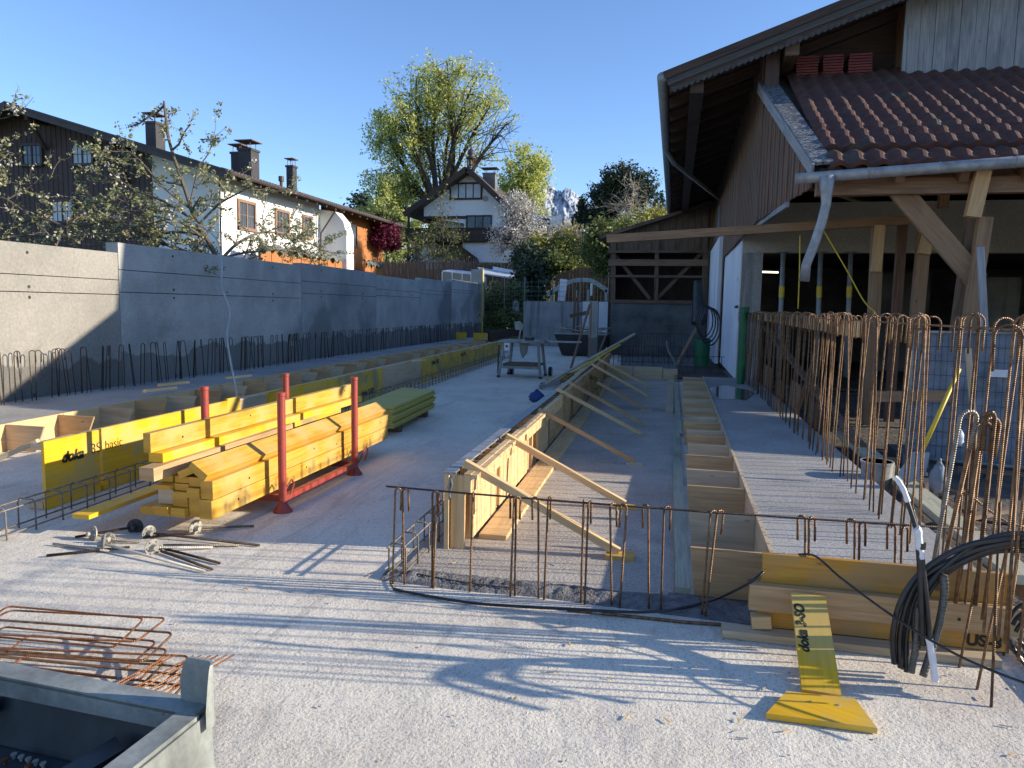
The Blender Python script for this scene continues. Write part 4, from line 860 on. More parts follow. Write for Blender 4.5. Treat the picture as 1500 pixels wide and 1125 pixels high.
def barn():
    t = thing('barn', 'large old dark timber barn on the right with a low red tiled lean-to roof', 'barn', (1.3, 12, 0))
    E0 = AY(976, 103, 11.7); sl = .352; XR = 4.3; ex, ez = E0.x, E0.z; YB = 31  # unseen ridge position, shaped for the barn's shadow on the left wall
    def rz(x): return ez+sl*(x-ex) if x <= XR else ez+sl*(XR-ex)-sl*(x-XR)
    # roof planes
    mm = MB(); mm.slab([(ex, 11.7, rz(ex)-.10), (XR, 11.7, rz(XR)-.10), (XR, YB, rz(XR)-.10), (ex, YB, rz(ex)-.10)], .09, Vector((-sl, 0, 1)).normalized()); rf = mm.build('roof', M['tiledark'], t)
    mm = MB(); mm.slab([(XR, 11.7, rz(XR)-.10), (13.5, 11.7, rz(13.5)-.10), (13.5, YB, rz(13.5)-.10), (XR, YB, rz(XR)-.10)], .09, Vector((sl, 0, 1)).normalized()); mm.build('roof', M['tiledark'], t)
    mm = MB(); mm.slab([(1.2, YB, rz(1.2)-.10), (XR, YB, rz(XR)-.10), (XR, 40, rz(XR)-.10), (1.2, 40, rz(1.2)-.10)], .09, Vector((-sl, 0, 1)).normalized()); mm.build('added_shade_roof', M['tiledark'], t)  # unseen rear extension, added to keep sun off the far wall end
    mm = MB(); mm.slab([(XR, YB, rz(XR)-.10), (13.5, YB, rz(13.5)-.10), (13.5, 40, rz(13.5)-.10), (XR, 40, rz(XR)-.10)], .09, Vector((sl, 0, 1)).normalized()); mm.build('added_shade_roof', M['tiledark'], t)
    mm = MB(); mm.box(1.6, YB+.1, 0, 1.7, 39.8, rz(1.6)-.15, 'y'); mm.build('added_side_wall', M['oldwood'], t)  # closes the side of the added shading extension
    # verge boards
    for k, (dz, dy, h, mt) in enumerate(((-.09, -.04, .12, 'darkwood'), (-.20, -.015, .11, 'darkgrey'), (-.31, .01, .10, 'darkwood'))):
        a, b = Vector((ex-.03+.05*k, 11.7+dy, rz(ex)+dz+.02*k)), Vector((XR, 11.7+dy, rz(XR)+dz)); mm = MB(); mm.beam(a, b, .03, h); mm.build('verge_board', M[mt], rf)
    N = 52; mm = MB()
    for i in range(N):   # scalloped shingle edge
        x = lerp(ex+.1, 4.2, i/N); w_ = (4.2-ex-.1)/N; z = rz(x)-.30; y = 11.69
        pts = [(x, y, z), (x+w_*.97, y, z+sl*w_), (x+w_*.85, y, z+sl*w_-.06), (x+w_*.5, y, z-.075+sl*w_*.5), (x+w_*.12, y, z-.055)]
        mm.slab([Vector(p) for p in pts], .012, (0, 1, 0))
    mm.build('shingle_edge', M['darkgrey'], rf)
    # rafters and soffit
    for k in range(22):
        y = 12.0+k*.86; mm = MB(); mm.beam((ex+.05, y, rz(ex+.05)-.2), (4.2, y, rz(4.2)-.2), .12, .16); mm.build('rafter', M['darkwood'], t)
    for x in (.2, 1.55, 4.0): mm = MB(); mm.beam((x, 11.8, rz(x)-.38), (x, 30.5, rz(x)-.38), .2, .22); mm.build('purlin', M['oldwood' if x > 1 else 'darkwood'], t)
    # eave gutter, far pipe
    mm = MB(); mm.tube([(ex-.06, 11.65, ez-.11), (ex-.06, YB, ez-.2)], .075, 12); mm.build('eave_gutter', M['steelgrey'], t, smooth=True)
    g0 = Vector((ex-.05, 16.5, ez-.18)); g1 = AX(1055, 292, 1.2); g2 = AX(1055, 305, 1.16); g3 = AX(1045, 520, 1.14)
    mm = MB(); mm.tube([g0, lerp(g0, g1, .12)+Vector((0, 0, -.12)), g1, g2, g3], .055, 10); mm.build('downpipe', M['steelgrey'], t, smooth=True)
    # main gable front : dark recess wall, grey planked bay with brown return
    gx = AY(1325, 108, 12.3).x
    mm = MB(); mm.slab([(1.25, 12.9, 4.6), (gx+.1, 12.9, 4.6), (gx+.1, 12.9, rz(gx)-.2), (1.25, 12.9, rz(1.25)-.2)], .1, (0, 1, 0)); mm.build('gable_wall', M['darkwood'], t)
    x = gx; k = 0
    while x < 5.3:
        wd = R.choice([.17, .2, .23]); mm = MB(); mm.beam((x+wd/2, 12.3+.008*(k % 2), 4.9), (x+wd/2, 12.3+.008*(k % 2), rz(x)-.15), wd-.006, .025, up=Vector((0, 1, 0))); mm.build('grey_plank', M['greywood'], t); x += wd; k += 1
    y = 12.33; k = 0
    while y < 13.2:
        mm = MB(); mm.beam((gx+.0+.006*(k % 2), y+.05, 4.9), (gx+.0+.006*(k % 2), y+.05, rz(gx)-.15), .025, .094, up=Vector((0, 1, 0))); mm.build('brown_plank', M['browncl'], t); y += .1; k += 1
    mm = MB(); mm.beam((gx-.03, 12.285, 4.9), (gx-.03, 12.285, rz(gx)-.2), .05, .05, up=Vector((0, 1, 0))); mm.build('corner_batten', M['greywood'], t)
    # side cladding: boards facing the site, top under the main roof beyond Y=12, under the lean-to rake before
    P0, P1 = Vector((1.47, 8.75, 3.2)), Vector((1.2, 12.15, 5.03)); ls = (P1.z-P0.z)/(P1.y-P0.y)
    def xs(y): return 1.47-.08*(y-8.75) if y < 12.15 else 1.2
    y = 8.95; k = 0
    while y < 30:
        wd = R.choice([.11, .13, .15, .17]) if y < 16 else .4; top = (P0.z+ls*(y+.02-P0.y)-.05) if y < 12.15 else rz(1.2)-.1; bot = (3.02 if y < 20 else .4)+R.uniform(-.01, .01)
        if top > bot: mm = MB(); mm.beam((xs(y)+.007*(k % 2), y+wd/2, bot), (xs(y)+.007*(k % 2), y+wd/2, top), .022, wd-.004, up=Vector((0, 1, 0))); mm.build('cladding_board', M['oldwood' if R.random() < .6 else 'reddish'], t)
        y += wd; k += 1
    mm = MB(); mm.beam((xs(10.0)-.01, 10.0, 2.98), (xs(13), 13.6, 3.0), .04, .07); mm.build('drip_board', M['greywood'], t)
    mm = MB(); mm.beam((1.3, 12.05, 4.7), (1.3, 12.05, rz(1.3)-.25), .2, .2, up=Vector((0, 1, 0))); mm.build('corner_post', M['darkwood'], t)
    # white wall, pillar, lintel
    mm = MB(); a, b = AX(1074, 553, 1.2), AX(1050, 530, 1.2)
    wy0, wy1 = 15.35, 20.2
    mm.slab([(1.24, wy0, .25), (1.24, wy1, .25), (1.24, wy1, 3.25), (1.26, wy0, 3.55)], .03, (1, 0, 0)); mm.build('white_wall', M['whitewash'], t)
    mm = MB(); mm.slab([(1.1, wy1+.1, .2), (1.1, 25.5, .2), (1.1, 25.5, 3.6), (1.1, wy1+.1, 3.6)], .1, (1, 0, 0)); mm.build('white_wall', M['whitewash'], t)
    mm = MB(); c = AX(1080, 409, 1.235); mm.tube([c, c+Vector((-.004, 0, 0))], .05, 7); mm.build('plaster_scar', M['pale2'], t)
    mm = MB(); c = AX(1080, 450, 1.235); mm.tube([c, c+Vector((-.05, -.1, 0)), c+Vector((-.02, -.2, .02))], .02, 7); mm.build('cable_outlet', M['black'], t)
    mm = MB(); mm.box(1.275, wy0+.01, .2, 1.68, wy0+.3, 2.78); mm.build('pillar', M['streaky'], t)
    mm = MB(); mm.box(1.275, wy0+.005, 2.782, 15, wy0+.28, 3.75); mm.build('lintel', M['lintel'], t)
    # interior
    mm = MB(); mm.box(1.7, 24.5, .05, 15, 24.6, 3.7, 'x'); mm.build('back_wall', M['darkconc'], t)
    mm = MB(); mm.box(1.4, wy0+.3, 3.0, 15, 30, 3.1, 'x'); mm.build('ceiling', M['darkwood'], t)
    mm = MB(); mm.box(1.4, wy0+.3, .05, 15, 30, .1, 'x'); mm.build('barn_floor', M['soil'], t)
    mm = MB(); mm.box(13.3, 13.1, .0, 13.4, 30.8, rz(13.4)-.15, 'y'); mm.build('far_side_wall', M['darkwood'], t)
    mm = MB(); mm.slab([(5.3, 12.32, 4.9), (9.5, 12.32, 4.9), (9.5, 12.32, rz(9.5)-.12), (5.3, 12.32, rz(5.3)-.15)], .04, (0, 1, 0)); mm.build('gable_wall', M['greywood'], t)
    mm = MB(); mm.slab([(1.0, 30.6, .1), (13.3, 30.6, .1), (13.3, 30.6, rz(13.3)-.2), (XR, 30.6, rz(XR)-.2), (1.0, 30.6, rz(1)-.2)], .1, (0, -1, 0)); mm.build('rear_wall', M['darkwood'], t)
    for x0, x1, z0, z1, mt in ((5.2, 6.5, .1, 2.7, 'darkconc'), (7.2, 8.6, .1, 2.6, 'streaky')): mm = MB(); mm.box(x0, 21, z0, x1, 21.3, z1); mm.build('inner_wall', M[mt], t)
    c0, c1 = AY(1109, 398, 18.5), AY(1140, 399, 18.5); mm = MB(); mm.tube([c0, c1], .02, 8); mm.build('lamp_tube', M['lamp'], t)
    # lean-to
    lt = MB(); zt = P0.z
    lt.slab([(1.5, 8.75, zt-.06), (14, 8.75, zt-.06), (14, 13.0, zt-.06+ls*4.25), (1.2, 13.0, zt-.06+ls*4.25)], .05, Vector((0, -ls, 1)).normalized()); lr = lt.build('lean_to_roof', M['darkwood'], t)
    roof_tiles('roof_tiles', M['tilered'], lr, 1.58, 6.0, (8.62, zt-.06), (12.95, zt-.06+ls*4.33))
    mm = MB(); mm.slab([(6.0, 8.65, zt-.02), (16, 7.8, zt-.02-ls*.85), (16, 13, zt-.02+ls*4.35), (6, 13, zt-.02+ls*4.35)], .05, Vector((0, -ls, 1)).normalized()); mm.build('roof_tiles', M['tilered'], lr)  # unseen roof stretch, eave drawn forward to shade the slab
    mm = MB(); mm.slab([(P0.x-.05, 8.7, zt+.02), (P0.x+.17, 8.7, zt+.02), (P1.x+.2, 12.3, zt+.02+ls*3.6), (P1.x-.06, 12.3, zt+.02+ls*3.6)], .035, Vector((0, -ls, 1)).normalized()); mm.build('verge_plank', M['peel'], lr)
    mm = MB(); mm.beam((P0.x-.05, 8.68, zt-.04), (P1.x-.06, 12.3, zt-.04+ls*3.6), .025, .14); mm.build('verge_board', M['greywood'], lr)
    for k in range(20):
        x = 1.7+k*.62; mm = MB(); mm.beam((x, 8.7, zt-.13), (x, 13, zt-.13+ls*4.3), .09, .12); mm.build('rafter', M['barnbeam'], lr)
    ga, gb = AY(1165, 262, 8.6), AY(1505, 236, 8.42); gd = (gb-ga)
    mm = MB(); mm.tube([ga, ga+gd*1.6], .058, 14); mm.build('gutter', M['zinc'], t, smooth=True)
    for s in (.33, .64, .95): mm = MB(); mm.tube([ga+gd*s, ga+gd*(s+.004)], .062, 14); mm.build('gutter_joint', M['zinc'], t)
    pp = [AY(x, y, 8.55) for x, y in ((1211, 258), (1211, 282), (1210, 300), (1204, 325), (1192, 360), (1181, 388), (1178, 412))]
    mm = MB(); mm.tube(pp, .05, 14, rs=[.085, .06, .05, .05, .05, .05, .055]); mm.build('downspout', M['zinc'], t, smooth=True)
    mm = MB(); mm.beam((1.5, 8.9, 3.0), (14, 8.75, 3.0), .14, .17); mm.build('eave_beam', M['barnbeam'], t, bev=.005)
    mm = MB(); mm.box(1.6, 12.9, 3.6, 14, 13.0, 5.2, 'x'); mm.build('inner_boarding', M['reddish'], t)
    # posts
    def post(p0, p1, Y, w_, mt, nm='post'):
        a, b = AY(p0[0], p0[1], Y), AY(p1[0], p1[1], Y); mm = MB(); mm.beam(b, a, w_, .1, up=Vector((0, 1, 0))); return mm.build(nm, M[mt], t, bev=.004)
    post((1440, 250), (1424, 318), 8.72, .19*.75, 'tan'); post((1443, 318), (1386, 700), 8.9, .17*.8, 'barnbeam2'); post((1430, 300), (1376, 690), 9.05, .16, 'oldwood')
    a, b = AY(1310, 270, 8.95), AY(1432, 412, 8.95); mm = MB(); mm.beam(a, b, .06, .22, up=Vector((0, -1, 0)).cross(b-a)); mm.build('knee_brace', M['barnbeam2'], t, bev=.004)
    for k in range(3): a, b = AY([1650, 1850, 2100][k], 252, 8.9), AY([1640, 1820, 2060][k], 700, 8.9); a.z = 3.0; b.z = 0; b.x = a.x; mm = MB(); mm.box(a.x-.08, 8.85, 0.05, a.x+.08, 8.98, 2.93); mm.build('post', M['barnbeam'], t)
    return t, rz
M['darkgrey'] = wood('weathered dark shingle', (.045, .042, .04, 1), (.085, .08, .075, 1), .5, .9)
M['browncl'] = wood('brown cladding', (.18, .09, .05, 1), (.3, .16, .09, 1), .5, .85)
M['reddish'] = wood('reddish brown board', (.11, .055, .036, 1), (.22, .12, .078, 1), .5, .85)
M['barnbeam2'] = wood('brown site timber', (.2, .115, .06, 1), (.3, .19, .11, 1), .55, .8)
M['lintel'] = conc('cream render lintel', (.4, .385, .35, 1), (.5, .48, .44, 1), 1, 20, .2, .003, .9)
def peel():
    m, t, b = newmat('peeling black coating'); g = noise(t, coord(t, 'UV', (4, 9, 1)), 5, 6, .6, 1.5)
    gg = noise(t, coord(t, 'Object', (.3, .35, .3)), 1.2, 2)
    t.links.new(ramp(t, [(.5, (.03, .035, .04, 1)), (.58, (.34, .35, .36, 1))], g), b.inputs['Base Color']); b.inputs['Roughness'].default_value = .55; bump(t, b, g, .5, .01); return m
M['peel'] = peel()
lm = bpy.data.materials.new('lit tube'); lm.use_nodes = True; bs = lm.node_tree.nodes['Principled BSDF']; bs.inputs['Emission Color'].default_value = (1, .9, .6, 1); bs.inputs['Emission Strength'].default_value = 1.6; M['lamp'] = lm
BT, rz = barn()
# tile stacks on the lean-to
for i, (x0, x1) in enumerate(((1164, 1196), (1203, 1232), (1240, 1274))):
    a = AY(x0, 104, 12.55); b = AY(x1, 104, 12.55); mm = MB(); z0 = 5.2
    for k in range(9):
        z = z0+k*.042; mm.slab([(a.x+R.uniform(-.01, .01), 12.4, z), (b.x+R.uniform(-.01, .01), 12.4, z), (b.x, 12.75, z), (a.x, 12.75, z)], .03, (0, 0, 1))
    tag(mm.build('tile_stack', M['brickred'], loc=(a.x, 12.4, z0)), f'{["left", "middle", "right"][i]} stack of red roof tiles under the barn gable', 'tile stack', 'stacks of red roof tiles')
def simple_beam(name, a, b, w_, h_, mat, label, cat, up=Vector((0, 0, 1)), bev=.004, group=None):
    mm = MB(); mm.beam(a, b, w_, h_, up=up); return tag(mm.build(name, M[mat], loc=a, bev=bev), label, cat, group)
simple_beam('tie_beam', AY(889, 350, 10.9), AY(1372, 320, 10.9), .10, .115, 'barnbeam2', 'long thin timber beam reaching out left from the lean-to in front of the white wall', 'beam')
PG = 'timber posts under the lean-to'
for i, (p0, p1, Y, w_, mt, lab) in enumerate((((1289, 330), (1283, 398), 10.75, .115, 'tan', 'short light splice on the left timber post under the lean-to'), ((1286, 332), (1268, 700), 10.95, .15, 'barnbeam2', 'left timber post carrying the tie beam'),
        ((1322, 330), (1296, 700), 11.4, .12, 'reddish', 'second thinner reddish timber post from the left under the lean-to'), ((1360, 345), (1353, 372), 10.6, .14, 'tan', 'short light splice on the middle timber post'), ((1354, 340), (1322, 690), 10.8, .16, 'barnbeam2', 'middle thick timber post under the lean-to'),
        ((1383, 275), (1381, 305), 11.2, .12, 'barnbeam2', 'short timber block under the lean-to purlin'))):
    a, b = AY(*p0, Y), AY(*p1, Y); mm = MB(); mm.beam(b, a, w_, .1, up=Vector((0, 1, 0))); tag(mm.build('timber_post', M[mt], loc=b, bev=.004), lab, 'post', PG)
a, b = AY(1436, 362, 8.5), AY(1448, 600, 8.3); simple_beam('grey_board', b, a, .07, .025, 'greywood', 'narrow silver grey board leaning against the near lean-to post', 'board', up=Vector((0, 1, 0)))
a, b = AY(1418, 510, 7.6), AY(1432, 690, 7.4); simple_beam('white_board', b, a, .05, .02, 'pale2', 'narrow pale board with a pointed top leaning behind the tall rebars', 'board', up=Vector((0, 1, 0)))
for i, px in enumerate((1146, 1201, 1245)):
    a, b = AY(px+1.5, 369, 15.0), AY(px-6, 545, 15.0); t = thing('steel_prop', f'{["left", "middle", "right"][i]} grey adjustable steel prop in the dark barn opening', 'prop', b, 'steel props in the barn opening')
    b = b+Vector((0, 0, -.1)); mm = MB(); mm.tube([b, a], .045, 12); mm.build('tube', M['steelgrey'], t, smooth=True); c = a+(b-a)*.27; mm = MB(); mm.tube([c, c+(b-a)*.09], .052, 12); mm.build('yellow_sticker', M['ypaint'], t)
    mm = MB(); mm.beam(a+Vector((-.12, 0, 0)), a+Vector((.12, 0, 0)), .16, .012); mm.build('head_plate', M['steelgrey'], t)
cable([AY(1172, 345, 10.8), AY(1171, 400, 10.8), AY(1169, 452, 10.8)], .008, 'thin ochre cord hanging straight down from the tie beam', 'ypaint', 'cord')
cable([AY(1205, 335, 10.8), AY(1240, 395, 10.5), AY(1265, 440, 10.2), AY(1283, 458, 10)], .009, 'thin ochre cord slanting down right from the tie beam', 'ypaint', 'cord')
# board on edge and prop behind the tall rebars
a, b = Vector((1.46, 14.6, 1.55)), AX(1256, 482, 1.52); simple_beam('edge_board', a, b, .04, .14, 'tan', 'long pale board on edge running behind the hooks of the tall right row', 'board')
a, b = AX(1120, 478, 1.75), AX(1262, 655, 1.85); simple_beam('prop_board', a, b, .1, .04, 'oldwood', 'dark diagonal board leaning behind the dense right rebars', 'board')
a, b = AX(1165, 610, 1.62), AX(1195, 520, 1.7); simple_beam('prop_board', a, b, .05, .03, 'oldwood', 'short dark slanting batten behind the dense right rebars', 'board')
simple_beam('sill_plank', G(1228, 629, .27), G(1500, 850, .27), .16, .05, 'greenish', 'long grey plank lying along the right edge of the raised strip', 'plank')
simple_beam('sill_plank', G(1240, 640, .2), G(1520, 872, .2), .10, .1, 'barnbeam2', 'brown timber under the grey plank along the raised strip', 'plank')
for i, z in enumerate((.06, .32, .68, 1.0)):
    a = Vector((1.64, 8.6+i*1.5, .1)); b = Vector((1.66, 9.4+i*1.5, .55+.1*(i % 2))); mm = MB(); mm.slab([a, a+Vector((.01, .9, 0)), b+Vector((0, 0, 0)), Vector((1.64, a.y, b.z))], .03, (1, 0, 0)); tag(mm.build('side_panel', M['barnbeam2' if i % 2 else 'darkwood'], loc=a), f'{["nearest", "second", "third", "farthest"][i]} brown panel standing beyond the tall rebars', 'panel', 'brown panels beyond the tall rebars')
a, b = AY(1275, 581, 7.6), AY(1395, 580, 7.6); simple_beam('cross_rail', a, b, .05, .1, 'barnbeam2', 'horizontal brown rail behind the tall rebars', 'rail')
mm = MB(); mm.lathe((1.24, 13.9, .28), [(.07, 0), (.07, 1.28), (.088, 1.285), (.088, 1.40), (.075, 1.41)], 18); tag(mm.build('green_pipe', M['green'], loc=(1.24, 13.9, .28), smooth=False), 'tall green plastic pipe standing at the far end of the tall rebar row', 'pipe')
# site fence panel with pale sheeting
M['sheetd'] = plain('grimy blue grey sheeting', (.13, .16, .2, 1), (.24, .28, .33, 1), 5, .7)
def fence_right():
    c = [AY(1338, 486, 8.3), AY(1462, 488, 8.1), AY(1462, 720, 8.1), AY(1352, 700, 8.3)]
    t = thing('site_fence_panel', 'mobile site fence panel backed with pale blue sheeting behind the tall rebars', 'fence', c[3])
    TL, TR = c[0], c[1]; BL = Vector((TL.x+.02, TL.y, .1)); BR = Vector((TR.x+.02, TR.y, .1)); ex = (TR-TL).normalized()
    TR = TR+ex*1.1; BR = BR+ex*1.1
    mm = MB()
    for a, b in ((TL, TR), (BL, BR), (TL, BL), (TR, BR)): mm.tube([a, b], .016, 10)
    mm.build('frame', M['galv'], t); mm = MB()
    for k in range(1, 34): mm.tube([lerp(TL, TR, k/34)+Vector((0, .01, 0)), lerp(BL, BR, k/34)+Vector((0, .01, 0))], .0022, 4)
    for k in range(1, 9): mm.tube([lerp(TL, BL, k/9)+Vector((0, -.0, 0)), lerp(TR, BR, k/9)], .0022, 4)
    mm.build('wire_grid', M['black'], t); mm = MB(); o = Vector((0, .035, 0))
    nx, nz = 24, 12; V = []
    for j in range(nz+1):
        for i in range(nx+1):
            p = lerp(lerp(TL, TR, i/nx), lerp(BL, BR, i/nx), j/nz)+o+Vector((0, .018*math.sin(i*1.3+j*.5)+.012*math.sin(j*1.9+i*.3), 0)); V.append(tuple(p))
    b0 = len(mm.v)
    for j in range(nz):
        for i in range(nx): mm.face([V[j*(nx+1)+i], V[j*(nx+1)+i+1], V[(j+1)*(nx+1)+i+1], V[(j+1)*(nx+1)+i]])
    mm.build('sheeting', M['sheetd'], t, smooth=True)
    p = AY(1463, 547, 8.05); mm = MB(); mm.beam(p-ex*.08, p+ex*.08, .004, .075); mm.build('name_plate', M['tape'], t)
    mm = MB(); mm.box(TL.x-.1, TL.y-.3, .05, TL.x+.15, TL.y+.3, .18); mm.build('foot_block', M['darkconc'], t, bev=.01)
fence_right()
def shovel():
    a, b = AY(1398, 556, 6.3), AY(1350, 662, 6.1); t = thing('shovel', 'long yellow handled shovel standing with its grey blade down behind the tall rebars', 'shovel', (b.x, b.y, .05))
    a = a+(a-b)*.15; mm = MB(); mm.tube([a, b], .016, 10); mm.build('handle', M['ypaint'], t, smooth=True)
    d = (b-a).normalized(); mm = MB(); s = Vector((1, 0, 0)); mm.slab([b-s*.06, b+s*.06, b+s*.1+d*.2, b+d*.28, b-s*.1+d*.2], .006); mm.build('blade', M['steelgrey'], t)
shovel()
def bag(px, py, Y, r, mat, label, sc=(1, .7, 1.3)):
    c = AY(px, py, Y); mm = MB(); mm.lathe((0, 0, 0), [(.02, -1), (.7, -.96), (.95, -.6), (1, -.1), (.85, .4), (.5, .75), (.18, .9), (.25, 1.05), (.05, 1.1)], 14)
    rb = random.Random(px); mm.v = [(c.x+x*r*sc[0]*(1+.16*math.sin(z*7+y*6)+rb.uniform(-.16, .16)), c.y+y*r*sc[1]*(1+.15*math.sin(z*5+x*7)), c.z+z*r*sc[2]*(1+.12*math.sin(x*6+y*4)+rb.uniform(-.1, .1))) for x, y, z in mm.v]; tag(mm.build('bag', M[mat], loc=(c.x, c.y, c.z-r*sc[2]), smooth=True), label, 'bag')
bag(1374, 700, 6.0, .085, 'sheetd', 'crumpled pale blue bag on the ground behind the tall rebars', (.7, .7, 1.5))
bag(1404, 640, 6.6, .05, 'sheet', 'small pale bag hanging behind the thick hooked bars', (.8, .6, 1.4))
def bucket(p, r, h, mat, label):
    mm = MB(); mm.lathe(p, [(r*.8, 0), (r, h), (r*1.06, h), (r*1.06, h+.015), (r*.94, h+.015), (r*.76, .02), (.001, .02)], 18); tag(mm.build('bucket', M[mat], loc=p), label, 'bucket')
p = AY(1284, 690, 6.3); bucket((p.x, 6.3, .05), .12, .35, 'streaky', 'grey stained bucket behind the tall rebars')
for i, (px, py, Y, l, an, mt) in enumerate(((1320, 690, 6.0, .5, .3, 'pale'), (1335, 668, 6.4, .6, 1.0, 'pale2'), (1300, 672, 6.9, .5, -.4, 'tan'), (1345, 705, 5.7, .3, .1, 'pale2'), (1362, 720, 5.5, .4, 1.3, 'oldwood'), (1440, 760, 4.9, .6, .7, 'oldwood'), (1475, 700, 5.8, .8, -.2, 'brickw'))):
    p = G(px, py, .1); mt = mt if mt in M else 'oldwood'; d = Vector((math.cos(an), math.sin(an), 0)); simple_beam('scrap_board', Vector((p.x, p.y, .075+.012*i))-d*l/2, Vector((p.x, p.y, .075+.012*i))+d*l/2, .08, .03, mt, f'{["pale", "greyed", "tan", "short greyed", "dark", "long dark", "dark reddish"][i]} scrap board on the dark ground beyond the tall rebars', 'board')
cable([G(1500, 640, .1), G(1440, 700, .1), G(1400, 730, .1), G(1430, 760, .1), G(1500, 770, .1)], .012, 'dark hose lying on the ground behind the fence panel')

# ---------------------------------------------------------------- shed at the far end
def shed():
    Y = 26; A = AY(893, 345, Y); D = AY(1040, 306, Y); zb = .1; zs = AY(903, 443, Y).z; x0, x1 = A.x, 1.05
    t = thing('shed', 'old open timber shed on a dark concrete base at the far end of the site', 'shed', (x0, Y, 0))
    mm = MB(); mm.box(x0+.12, Y-.05, 0, x1, Y+.2, zs-.03, 'x'); mm.build('concrete_base', M['darkconc'], t)
    mm = MB(); mm.box(x0+.1, Y-.1, zs-.02, x1, Y+.1, zs+.10); mm.build('sill_beam', M['oldwood'], t)
    def top(x): return lerp(A.z-.15, D.z+.1, (x-x0)/(x1-x0))
    x = x0; k = 0
    while x < x1:
        mm = MB(); wd = R.choice([.2, .24, .28]); mm.beam((x+wd/2, Y+1.6+.02*(k % 2), zs), (x+wd/2, Y+1.6+.02*(k % 2), top(x)-.6), wd-.01, .03, up=Vector((0, 1, 0))); mm.build('rear_board', M['darkwood'], t); x += wd; k += 1
    zr = AY(960, 368, Y).z; x = x0; k = 0
    while x < x1:
        mm = MB(); wd = R.choice([.18, .22]); mm.beam((x+wd/2, Y+.02+.012*(k % 2), zr), (x+wd/2, Y+.02+.012*(k % 2), max(zr+.05, top(x+wd/2)+.14)), wd-.01, .025, up=Vector((0, 1, 0))); mm.build('gable_board', M['oldwood'], t); x += wd; k += 1
    mm = MB(); mm.slab([(x0+.02, Y+.07, zr+.02), (x1, Y+.07, zr+.02), (x1, Y+.07, top(x1)+.1), (x0+.02, Y+.07, top(x0)+.1)], .04, (0, 1, 0)); mm.build('gable_backing', M['darkwood'], t)  # added panel, blocks daylight between the gable boards
    for px, w_ in ((897, .16), (960, .14), (1030, .16)):
        a, b = AY(px, 440, Y), AY(px+2, 360, Y); mm = MB(); mm.beam((a.x+.02, Y-.02, zs+.1), (b.x, Y-.02, top(b.x)), w_, .12, up=Vector((0, 1, 0))); mm.build('stud_post', M['oldwood'], t)
    for py, h, mt in ((385, .22, 'barnbeam'), (405, .08, 'oldwood'), (369, .08, 'oldwood')):
        z = AY(960, py, Y).z; mm = MB(); mm.box(x0, Y-.14, z-h/2, x1, Y-.04, z+h/2); mm.build('rail', M[mt], t)
    for p0, p1 in (((898, 370), (952, 438)), ((1028, 370), (962, 438))):
        mm = MB(); mm.beam(AY(*p0, Y)+Vector((0, .1, 0)), AY(*p1, Y)+Vector((0, .1, 0)), .1, .12); mm.build('cross_brace', M['oldwood'], t)
    mm = MB(); mm.slab([(x0-.3, Y-.35, top(x0)-.0), (x1, Y-.35, top(x1)+.02), (x1, Y+4, top(x1)+.02), (x0-.3, Y+4, top(x0)-.0)], .12, (0, 0, 1)); mm.build('roof', M['oldwood'], t)
    mm = MB(); mm.box(x0, Y+.2, 0, x0+.1, Y+3.8, top(x0)-.1, 'y'); mm.build('side_wall', M['darkwood'], t)
    mm = MB(); mm.box(x0, Y+1.7, 0, x1, Y+1.8, top(x0)-.1, 'x'); mm.build('rear_wall', M['darkwood'], t)
shed()
# tarp roll and pipes between shed and white wall
p = AX(1037, 420, .95); 
mm = MB(); mm.tube(spline([(.7, 25, 2.6), (.75, 24.8, 1.9), (.8, 24.6, 1.2)]), .13, 7, r1=.26); tag(mm.build('tarp_roll', M['black'], loc=(.7, 25, 1.2), smooth=True), 'dark tarpaulin hanging between the shed and the white wall', 'tarpaulin')
for k in range(4):
    c = AX(1032+k*3, 470+k*3, .8); mm = MB(); mm.tube([c+Vector((.22*math.cos(a), .05*k, .42*math.sin(a))) for a in [i*math.pi/10 for i in range(21)]], .02, 6); tag(mm.build('hose_loop', M['blackp'], loc=c), f'{pos[k]} dark hose loop hanging beside the white wall', 'hose', 'hose loops beside the white wall')
mm = MB(); mm.lathe((.78, 20.6, .07), [(.19, 0), (.22, .72), (.24, .73), (.24, .77), (.2, .77), (.18, .1)], 16); tag(mm.build('green_barrel', M['green'], loc=(.78, 20.6, .07)), 'green plastic barrel at the foot of the white wall', 'barrel')
simple_beam('leaning_board', Vector((.1, 20.3, .08)), Vector((.62, 20.8, 1.15)), .12, .03, 'barnbeam', 'brown board leaning against the green barrel', 'board')
mm = MB(); mm.tube(spline([AY(977, 500, 19.5), AY(980, 515, 19), AY(988, 530, 18), AY(990, 545, 17.6)]), .035, 8); tag(mm.build('conduit_stub', M['corr'], loc=AY(977, 500, 19.5), smooth=True), 'pale capped conduit rising from the slab before the shed', 'conduit')

M['strap'] = plain('ochre strap', (.3, .22, .07, 1), (.22, .16, .05, 1), 8, .8)
